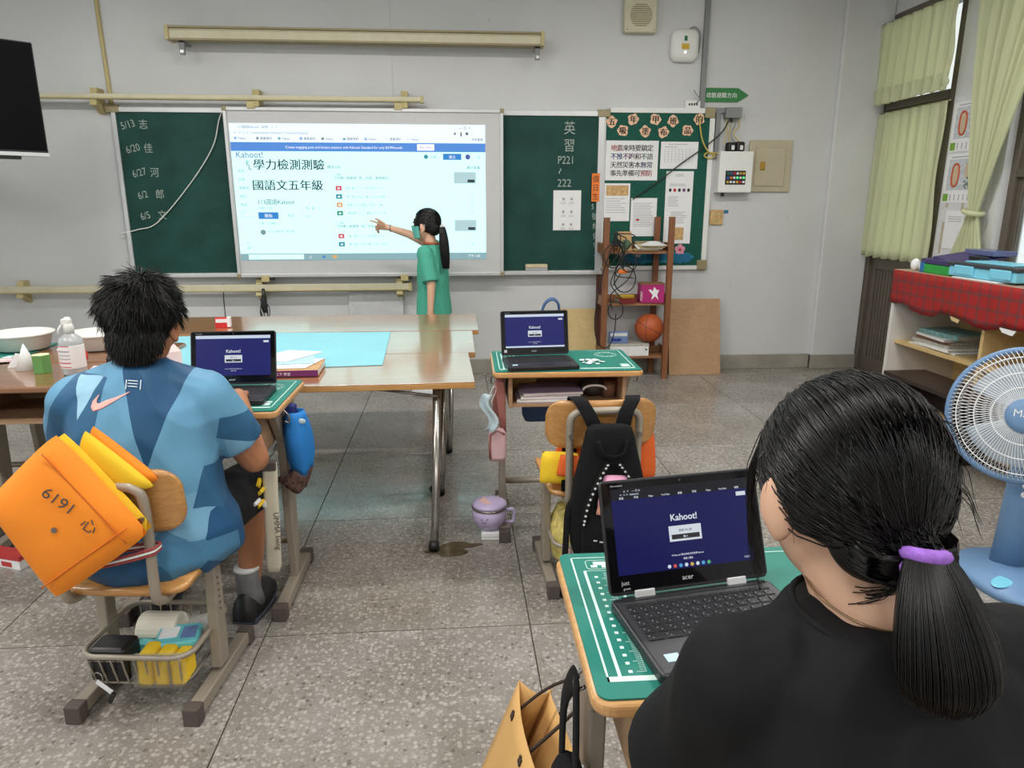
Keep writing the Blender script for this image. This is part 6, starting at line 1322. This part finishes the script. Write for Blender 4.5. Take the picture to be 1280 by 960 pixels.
sb = blob(mb, 'shirt', 'shirt_blue', boy, .007, 8, OB, fold=(.010, 8, (1, 1, .55)))
lo_ = [(-.946, .909), (-.964, .892), (-.968, .877), (-.959, .868), (-.934, .876), (-.90, .895), (-.867, .914)]; up_ = [(-.944, .909), (-.951, .896), (-.951, .888), (-.94, .889), (-.921, .898), (-.895, .906), (-.866, .916)]
mat('logo_pink', srgb(240, 176, 168), .6, var=0)
def dens(r_, k=4): return [(a[0] + (b_[0] - a[0]) * j / k, a[1] + (b_[1] - a[1]) * j / k) for a, b_ in zip(r_, r_[1:]) for j in range(k)] + [r_[-1]]
L0, U0 = dens(lo_), dens(up_)
decal([[(a[0] + (b_[0] - a[0]) * k / 4, a[1] + (b_[1] - a[1]) * k / 4) for a, b_ in zip(L0, U0)] for k in range(5)], sb, 'logo_pink', 'swoosh_logo', boy, OB)
mat('crest_white', srgb(206, 220, 230), .6, var=0)
for z_ in (.928, .935, .942): decal([[(-.873 + .005 * j, z_ - .002 * j * .3) for j in range(6)], [(-.873 + .005 * j, z_ + .0025 - .002 * j * .3) for j in range(6)]], sb, 'crest_white', 'crest_bar', boy, OB)
decal([[(-.878, .921 + .004 * j) for j in range(7)], [(-.8755, .921 + .004 * j) for j in range(7)]], sb, 'crest_white', 'crest_bar', boy, OB)
decal([[(-.842, .919 + .004 * j) for j in range(7)], [(-.8395, .919 + .004 * j) for j in range(7)]], sb, 'crest_white', 'crest_bar', boy, OB)
# shorts, socks, shoes
mb = MB()
for h_, k_ in ((HRj, KR), (HLj, KL)): mb.cap(h_, .105, h_ + (k_ - h_) * .5, .098); mb.cyl(h_, h_ + (k_ - h_) * .97, .105, .088, 22)
mb.sph((-.895, 1.96, .475), (.19, .14, .085), 20, 12); blob(mb, 'shorts', 'shorts_black', boy, .008, 6, OB)
random.seed(9)
for k in range(7): 
    a = random.uniform(-.3, .9); p = HRj + (KR - HRj) * random.uniform(.55, .95) + Vector((.091 * math.cos(a), -.03, .091 * math.sin(a)))
    MB().box(p, (.012, .03, .022), (random.random(), random.random(), 0)).build('shorts_print', 'hood_yellow' if k % 3 == 0 else 'paper', boy, off=OB, bevel=.003)
for a_, heel, toe in ((AR, (-.745, 2.215, 0), (-.715, 2.445, 0)), (AL, (-1.065, 2.245, 0), (-1.07, 2.475, 0))):
    mb = MB(); mb.tube([a_ + Vector((0, 0, .085)), a_ + Vector((0, 0, .05)), a_, a_ + Vector((.003, .012, -.055))], [.041, .04, .041, .044], 18); mb.build('sock', mat('sock_grey', srgb(120, 120, 122), .85, bump=.3, bs=300), boy, True, off=OB)
    MB().tube([a_ + Vector((0, 0, .082)), a_ + Vector((0, 0, .092))], .0425, 18).build('sock_band', 'paper', boy, True, off=OB)
    shoe(boy, heel, toe, OB, mat('shoe_black', (.012, .012, .014), .5), 'slate_dark' if 'slate_dark' in MATS else mat('slate_dark', srgb(60, 66, 78), .6), .095, .047)
# hair: cap and short tufts
H3 = Hb.to_3x3(); sH = 1.10
mb = MB(); mb.sph(Hb @ Vector((0, -.018, .032)), (.086 * sH, .098 * sH, .092 * sH), 24, 16, H3); mb.sph(Hb @ Vector((0, -.055, -.035)), (.066, .053, .066), 20, 14, H3); mb.sph(Hb @ Vector((0, .045, .085)), (.065, .045, .03), 16, 10, H3)
cap_ = blob(mb, 'hair', 'hair_cap', boy, .006, 4, OB)
random.seed(31); paths = []
crown = Vector((.012, -.045, .12))
def bsurf(dv, k=1.0): return Vector((dv.x * .088 * k, dv.y * .100 * k - .018, dv.z * .095 * k + .030))
for i in range(7500):
    a = random.uniform(0, 2 * PI); z = random.uniform(-.98, 1)
    dv = Vector((math.cos(a) * math.sqrt(1 - z * z), math.sin(a) * math.sqrt(1 - z * z), z))
    if dv.y > .45 and z < .45: continue
    if z < -.35 and dv.y > -.25: continue
    if abs(dv.x) > .75 and z < -.1 and dv.y > -.2: continue
    p = bsurf(dv) * sH
    away = (p - crown * sH); nrm = Vector((dv.x / .088, dv.y / .1, dv.z / .095)).normalized()
    tang = (away - nrm * away.dot(nrm)); tang = tang.normalized() if tang.length > .004 else Vector((0, -1, 0))
    cl = Vector((math.sin(p.x * 130 + p.z * 60), math.sin(p.y * 120 + 2), math.sin(p.z * 140 + p.x * 70))) * .32
    ln = random.uniform(.026, .052) * (.6 if z < -.3 else 1) * (1.15 if z > .3 else 1)
    d0 = (tang * 1.0 + nrm * (.55 if z > .1 else .22) + cl + Vector([random.gauss(0, .15) for _ in range(3)])).normalized()
    pts = [p - nrm * .004]
    for j in range(1, 5):
        d0 = (d0 + tang * .08 + Vector((0, 0, -.10))).normalized(); pts.append(pts[-1] + d0 * ln / 4)
    paths.append([Hb @ q for q in pts])
for i in range(1800):
    a = random.uniform(-PI, 0); z = random.uniform(-.95, .5); q = math.sqrt(1 - z * z); p = Vector((.068 * math.cos(a) * q, .055 * math.sin(a) * q - .055, .068 * z - .035)); n_ = Vector((math.cos(a) * q, math.sin(a) * q, z)); d = (n_ * .35 + Vector((random.gauss(0, .2), -.1, -.9))).normalized(); ln = random.uniform(.012, .026); paths.append([Hb @ (p + d * ln * j / 3 - Vector((0, 0, .001 * j * j))) for j in range(4)])
strands(paths, 'hair_tufts', 'hair_soft', boy, OB, .0013)
# ---------------------------------------------------------------- the girl in black at the front desk
OG = (.45, .62, 0)
girl = thing('person', 'person in black shirt with low ponytail before the near laptop', 'person', OG)
Hg = HM_((.408, .675, 1.108), R(6), R(-12))
mb = MB(); add_head(mb, Hg, 1.04)
mb.cap((.410, .665, 1.04), .047, (.425, .632, .975), .053); mb.cap((.425, .64, .98), .056, (.43, .635, .94), .075)
ellip_rings(mb, [((.45, .59, .42), .17, .13), ((.45, .59, .55), .155, .11), ((.445, .605, .70), .15, .10), ((.442, .62, .82), .155, .10), ((.44, .63, .92), .13, .08), ((.44, .635, .96), .07, .06)])
GS_ = (Vector((.294, .635, .908)), Vector((.278, .735, .715)), Vector((.405, .850, .788))), (Vector((.596, .628, .908)), Vector((.635, .745, .715)), Vector((.530, .880, .788)))
for s_, e_, w_ in GS_: mb.cap(s_, .045, e_, .038); mb.cap(e_, .037, w_, .024)
add_hand(mb, GS_[0][2] + Vector((.004, .014, -.002)), (.30, .95, -.1), (0, .1, 1), (1, -.3, 0)); add_hand(mb, GS_[1][2] + Vector((-.004, .014, -.002)), (-.30, .95, -.1), (0, .1, 1), (-1, -.3, 0))
for x in (.36, .54): mb.cap((x, .62, .455), .075, (x + .01 * (x - .45), .97, .465), .055); mb.cap((x, .97, .465), .052, (x, .95, .10), .035); mb.cap((x, .95, .10), .034, (x, 1.0, .05), .032)
[mb.sph(Hg @ Vector((q * .083, -.010, -.014)), (.010, .022, .034), 18, 12, Hg.to_3x3() @ Matrix.Rotation(q * -.45, 3, 'Z')) for q in (-1, 1)]
blob(mb, 'body', 'skin', girl, .0048, 3, OG); face_bits(Hg, girl, OG, 1.04)
mb = MB()
ellip_rings(mb, [((.45, .585, .40), .195, .15), ((.45, .585, .55), .185, .14), ((.447, .60, .70), .175, .132), ((.447, .612, .82), .178, .128), ((.447, .622, .88), .172, .118), ((.436, .628, .935), .145, .100), ((.432, .630, .968), .100, .085), ((.428, .634, .988), .082, .076)])
for s_, e_, w_ in GS_:
    mb.cap(Vector((.434 + (.055 if s_.x > .43 else -.055), .63, .945)), .050, s_ + Vector((0, 0, .002)), .064)
    d = (e_ - s_).normalized(); mb.sph(s_, .066, 16, 12); mb.cyl(s_, s_ + d * .205, .067, .074, 22)
blob(mb, 'shirt', 'shirt_black', girl, .006, 9, OG, fold=(.008, 8, (1, 1, .45)))
mb = MB()
for x in (.36, .54): mb.cap((x, .62, .46), .09, (x, .975, .468), .068); mb.cyl((x, .975, .468), (x, .955, .10), .066, .055, 18)
blob(mb, 'trousers', 'shorts_black', girl, .009, 5, OG)
for x in (.36, .54): shoe(girl, (x, .90, 0), (x, 1.12, 0), OG, 'slate_dark', 'paper', .08, .042)
# neckline rib, necklace
MB().tube([(.428 + .079 * math.cos(a), .634 + .073 * math.sin(a), .984 + .006 * math.cos(a) ** 2 + .004 * math.sin(a)) for a in [2 * PI * k / 36 for k in range(36)]], .0045, 8, closed=True).build('collar_rib', 'shirt_black', girl, True, off=OG)
mat('necklace', srgb(150, 120, 90), .3, .7)
MB().tube([(.423 + .058 * math.cos(a), .640 + .062 * math.sin(a), 1.004 + .008 * math.sin(a) + .006 * math.cos(a) ** 2) for a in [2 * PI * k / 40 for k in range(40)]], .0014, 6, closed=True).build('necklace', 'necklace', girl, True, off=OG)
# hair
sG = 1.04; G3 = Hg.to_3x3()
HA, HB, HC_ = .084, .100, .096
def gs(dv, k=1.0): return Vector((dv.x * HA * k, dv.y * HB * k - .010, dv.z * HC_ * k + .022))
mb = MB(); mb.sph(Hg @ Vector((0, -.010, .022)), (HA, HB, HC_), 28, 18, G3); mb.sph(Hg @ Vector((.0, -.065, -.045)), (.066, .050, .058), 20, 14, G3)
mb2 = MB(); mb2.sph(Hg @ Vector((0, -.018, .026)), (HA * .97, HB * .93, HC_ * .97), 28, 18, G3); mb2.sph(Hg @ Vector((-.004, -.058, -.040)), (.052, .040, .046), 20, 14, G3)
blob(mb2, 'hair', 'hair_cap', girl, .006, 4, OG)
root = Vector((-.004, -.112, -.042))                       # where the tie sits, head space
random.seed(77); paths = []
for i in range(8000):
    a = random.uniform(0, 2 * PI); z = random.uniform(-.82, 1)
    dv = Vector((math.cos(a) * math.sqrt(1 - z * z), math.sin(a) * math.sqrt(1 - z * z), z))
    if dv.y > .62 and z < .5: continue
    if z < -.12 and dv.y > .05: continue
    if z < -.55 and dv.y > -.42: continue
    if abs(dv.x) > .55 and z < .04 and dv.y > -.36: continue
    rd = Vector((root.x / HA, (root.y + .01) / HB, (root.z - .022) / HC_)).normalized()
    k0 = random.uniform(.985, 1.045); pts = []
    wv = random.uniform(-1, 1)
    ang = dv.angle(rd); ns = 9
    for j in range(ns):
        u = j / (ns - 1); w0 = math.sin((1 - u) * ang) / max(math.sin(ang), .05); w1 = math.sin(u * ang) / max(math.sin(ang), .05)
        q = (dv * w0 + rd * w1); q.normalize()
        k = k0 + .03 * math.sin(PI * u)
        # strands leave the crown downwards before turning back
        p = gs(q, k) + Vector((0, 0, -.012 * math.sin(PI * u) * max(0, 1 - abs(dv.z))))
        p += Vector((wv * .0025 * math.sin(6 * u + wv * 9), 0, wv * .003 * math.sin(5 * u)))
        pts.append(p)
    pts[-1] = root + Vector([random.gauss(0, .006) for _ in range(3)])
    paths.append([Hg @ q for q in pts])
for i in range(1800):
    a = random.uniform(-1.25, 1.25); up_k = random.random() ** 1.3
    p = Vector((.036 * math.sin(a), -.022 - .020 * math.cos(a), -.088 + .050 * up_k + .026 * abs(a))); pts = []
    for j in range(7): u = j / 6; pts.append(Hg @ (p + (root - p) * u + Vector((.034 * math.sin(a) * math.sin(PI * u), -.030 * math.sin(PI * u), -.012 * math.sin(PI * u)))))
    paths.append(pts)
strands(paths, 'hair_strands', 'hair_black', girl, OG, .00095, False)
# ponytail
rw = Hg @ root; paths = []
for i in range(3200):
    a = random.uniform(0, 2 * PI); r_ = math.sqrt(random.random()); ox, oy = r_ * math.cos(a), r_ * math.sin(a); ln = random.uniform(.86, 1.04)
    pts = []
    for j in range(10):
        u = j / 9 * ln; wd = .012 + .034 * math.sin(PI * min(1, u * .62 + .06)) ** .9 * (1 if u < .8 else 1 - (u - .8) * .9)
        pts.append(rw + Vector((.010 * u + ox * wd, -.012 - .035 * math.sin(PI * min(u, 1) * .6) + oy * wd * .75, .004 - .122 * u ** 1.08 + .01 * math.sin(PI * u) * oy)))
    paths.append(pts)
strands(paths, 'ponytail_strands', 'hair_black', girl, OG, .0012)
mb = MB(); mb.tube([rw + Vector((.010 * u, -.012 - .035 * math.sin(PI * u * .6), -.108 * u)) for u in [k / 8 for k in range(9)]], [.006, .010, .013, .015, .016, .015, .013, .009, .003], 16); mb.build('ponytail_core', 'hair_cap', girl, True, off=OG)
mat('scrunchie', srgb(150, 100, 196), .8, var=.2, vs=120, bump=.5, bs=200)
for k, (r_, z_) in enumerate(((.0165, .0), (.016, -.007), (.0155, .007))):
    MB().tube([rw + Vector((r_ * math.cos(a), -.008 + r_ * .9 * math.sin(a), z_ - .004 + .005 * math.cos(a + k))) for a in [2 * PI * j / 24 for j in range(24)]], .0068, 8, closed=True).build('hair_tie', 'scrunchie', girl, True, off=OG)
# loose side locks by the cheek and flyaways
paths = []
for i in range(110):
    y0 = random.uniform(.045, .085); s = -1 if i < 80 else 1
    y0 = random.uniform(.028, .066); p0 = Vector((s * (HA * math.sqrt(max(.02, 1 - ((y0 + .01) / HB) ** 2 - .07)) + random.gauss(0, .0015)), y0, .048 + random.gauss(0, .004))); pts = []
    ln = random.uniform(.09, .17)
    for j in range(9):
        u = j / 8; pts.append(Hg @ (p0 + Vector((s * (.012 * math.sin(PI * u * .8)) + random.gauss(0, .0006), .012 * u - .03 * u * u * (s < 0) + .02 * math.sin(2 * u), -ln * u))))
    paths.append(pts)
for i in range(140):
    a = random.uniform(0, 2 * PI); z = random.uniform(-.2, 1); dv = Vector((math.cos(a) * math.sqrt(1 - z * z), math.sin(a) * math.sqrt(1 - z * z), z))
    if dv.y > .6: continue
    p = gs(dv, 1.03); d = (dv * .5 + Vector((random.gauss(0, .6), -.6, -.5))).normalized(); pts = []
    for j in range(6): pts.append(Hg @ (p + d * .006 * j + Vector((0, 0, -.0012 * j * j)) + dv * .003 * math.sin(j)))
    paths.append(pts)
for i in range(25):
    a = random.uniform(-.9, .9); p = Vector((.04 * math.sin(a), -.048 + .02 * abs(a), -.100 + random.gauss(0, .006))); pts = []
    for j in range(6): u = j / 5; pts.append(Hg @ (p + (root - p) * u + Vector((0, -.006 * math.sin(PI * u), -.012 * math.sin(PI * u)))))
    paths.append(pts)
strands(paths, 'loose_hair', 'hair_black', girl, OG, .0007)
# ---------------------------------------------------------------- the girl pointing at the board
OS = (-.16, 5.25, 0)
stu = thing('person', 'person in green shirt and face mask pointing at the whiteboard', 'person', OS)
Hs = HM_((-.205, 5.255, 1.245), R(66), R(-4))
F = Matrix.Rotation(R(66), 3, 'Z') @ Vector((0, 1, 0)); RT = Vector((F.y, -F.x, 0))
mb = MB(); add_head(mb, Hs, 1.0)
B0 = Vector((-.165, 5.25, 0))
mb.cap((-.185, 5.252, 1.17), .042, (-.172, 5.25, 1.10), .045)
def oring(z, a, b_, o=0): 
    n = 28; c = B0 + F * o + Vector((0, 0, z)); return [c + RT * a * math.cos(2 * PI * k / n) + F * b_ * math.sin(2 * PI * k / n) for k in range(n)]
mb.loft([oring(.60, .13, .10), oring(.70, .135, .10), oring(.82, .115, .085), oring(.95, .13, .09), oring(1.06, .12, .075), oring(1.10, .05, .05)])
PRs, PRe, PRw = B0 + RT * .125 + Vector((0, 0, 1.06)), Vector((-.335, 5.40, 1.175)), Vector((-.495, 5.41, 1.225))
PLs, PLe, PLw = B0 - RT * .125 + Vector((-.0, 0, 1.055)), Vector((-.175, 5.085, .835)), Vector((-.185, 5.06, .635))
for s_, e_, w_ in ((PRs, PRe, PRw), (PLs, PLe, PLw)): mb.cap(s_, .038, e_, .031); mb.cap(e_, .031, w_, .021)
add_hand(mb, PRw, (PRw - PRe) + Vector((0, 0, -.02)), (-.25, -.5, .85), (-.1, -.5, .8), ((.02, .02, .02), (.9, 1.1, .8), (1.0, 1.1, .8), (1.0, 1.1, .8)), .060, .0075)
add_hand(mb, PLw, (-.05, -.03, -1), (0, -1, 0), (-1, 0, 0), (.2, .3, .2), .058, .0075)
for s in (-1, 1):
    h_ = B0 + RT * s * .075 + Vector((0, 0, .66)); k_ = B0 + RT * s * .085 + F * .02 + Vector((0, 0, .36)); a_ = B0 + RT * s * .09 + Vector((0, 0, .07))
    mb.cap(h_, .072, k_, .048); mb.cap(k_, .046, a_, .032); mb.cap(a_, .032, a_ + F * .04 + Vector((0, 0, -.03)), .028)
    shoe(stu, a_ - F * .05 - Vector((0, 0, .07)), a_ + F * .15 - Vector((0, 0, .07)), OS, 'paper', 'slate_dark', .075, .04)
blob(mb, 'body', 'skin', stu, .0048, 3, OS); face_bits(Hs, stu, OS)
mb = MB(); mb.loft([oring(.60, .155, .125), oring(.66, .15, .12), oring(.80, .14, .108), oring(.95, .145, .105), oring(1.04, .138, .092), oring(1.085, .095, .07), oring(1.11, .06, .058)])
for s_, e_ in ((PRs, PRe), (PLs, PLe)):
    d = (e_ - s_).normalized(); mb.sph(s_, .055, 14, 10); mb.cyl(s_, s_ + d * (.12 if s_ is PRs else .205), .056, .058, 18)
blob(mb, 'shirt', 'shirt_green', stu, .007, 6, OS, fold=(.004, 11, (1, 1, .5)))
MB().tube([Vector((-.172, 5.25, 1.118)) + RT * .052 * math.cos(a) + F * .054 * math.sin(a) + Vector((0, 0, .004 * math.sin(a))) for a in [2 * PI * k / 28 for k in range(28)]], .009, 8, closed=True).build('collar', mat('collar_red', srgb(168, 84, 60), .7), stu, True, off=OS)
mb = MB(); mb.loft([oring(.36, .17, .13), oring(.5, .155, .12), oring(.64, .14, .108), oring(.72, .13, .10)]); blob(mb, 'shorts', 'shorts_navy', stu, .009, 4, OS)
def mk(u, v):
    a = R(-86 + 172 * u); return Hs @ Vector((.0715 * math.sin(a), .016 + (.096 - .018 * v) * max(0, math.cos(a)) ** .9, -.005 - .085 * v + .01 * math.sin(PI * u) * (v < .1)))
MB().grid(mk, 16, 8).build('face_mask', mat('mask_teal', srgb(92, 178, 164), .8), stu, True, off=OS, solid=.002)
for q in (-1, 1): MB().tube(smoothpath([Hs @ Vector((q * .064, .02, -.02)), Hs @ Vector((q * .078, -.005, .015)), Hs @ Vector((q * .082, -.026, -.005)), Hs @ Vector((q * .064, .016, -.06))], 4), .0018, 5).build('ear_loop', 'paper', stu, True, off=OS)
S3 = Hs.to_3x3()
mb = MB(); mb.sph(Hs @ Vector((0, -.016, .026)), (.084, .098, .092), 24, 16, S3); mb.sph(Hs @ Vector((0, -.06, -.03)), (.060, .045, .05), 18, 12, S3); blob(mb, 'hair', 'hair_cap', stu, .006, 4, OS)
rs = Vector((0, -.115, -.02)); rws = Hs @ rs; random.seed(5); paths = []
for i in range(1500):
    a = random.uniform(0, 2 * PI); z = random.uniform(-.6, 1); dv = Vector((math.cos(a) * math.sqrt(1 - z * z), math.sin(a) * math.sqrt(1 - z * z), z))
    if dv.y > .6 and z < .5: continue
    if z < -.1 and dv.y > .0: continue
    rd = Vector((0, -.98, -.3)).normalized(); ang = dv.angle(rd); pts = []
    for j in range(7):
        u = j / 6; q = dv * math.sin((1 - u) * ang) + rd * math.sin(u * ang); q.normalize(); pts.append(Hs @ Vector((q.x * .086, q.y * .100 - .014, q.z * .094 + .026)))
    pts[-1] = rws; paths.append(pts)
for i in range(40):
    y0 = random.uniform(.035, .06); p0 = Vector((random.choice((-1, 1)) * (.074 - .3 * (y0 - .035)), y0, .05)); paths.append([Hs @ (p0 + Vector((0, .004 * math.sin(2 * u), -.055 * u))) for u in [k / 6 for k in range(7)]])
strands(paths, 'hair_strands', 'hair_black', stu, OS, .0015, False)
paths = []
for i in range(700):
    a = random.uniform(0, 2 * PI); r_ = math.sqrt(random.random()); pts = []
    for j in range(9):
        u = j / 8 * random.uniform(.97, 1.0); wd = .012 + .022 * math.sin(PI * min(1, u * .75 + .08)); pts.append(rws + Vector((.010 + .022 * u + r_ * math.cos(a) * wd, -.02 - .055 * u + r_ * math.sin(a) * wd, .0 + .01 * u - .30 * u * u ** .2)))
    paths.append(pts)
strands(paths, 'ponytail_strands', 'hair_black', stu, OS, .002)
mb = MB(); mb.tube([rws + Vector((.010 + .022 * u, -.02 - .055 * u, .01 * u - .29 * u ** 1.2)) for u in [k / 8 for k in range(9)]], [.012, .02, .026, .029, .03, .029, .025, .018, .006], 14); mb.build('ponytail_core', 'hair_cap', stu, True, off=OS)
MB().tube([rws + Vector((.014 + .014 * math.cos(a), -.014 - .006 * math.cos(a), .016 * math.sin(a))) for a in [2 * PI * k / 16 for k in range(16)]], .007, 8, closed=True).build('hair_tie', 'paper', stu, True, off=OS)
MB().tube([PRe + (PRw - PRe) * .86 + Vector((.004 * math.cos(a), .024 * math.cos(a), .024 * math.sin(a))) for a in [2 * PI * k / 16 for k in range(16)]], .003, 6, closed=True).build('bracelet', 'chrome', stu, True, off=OS)
flush_texts()
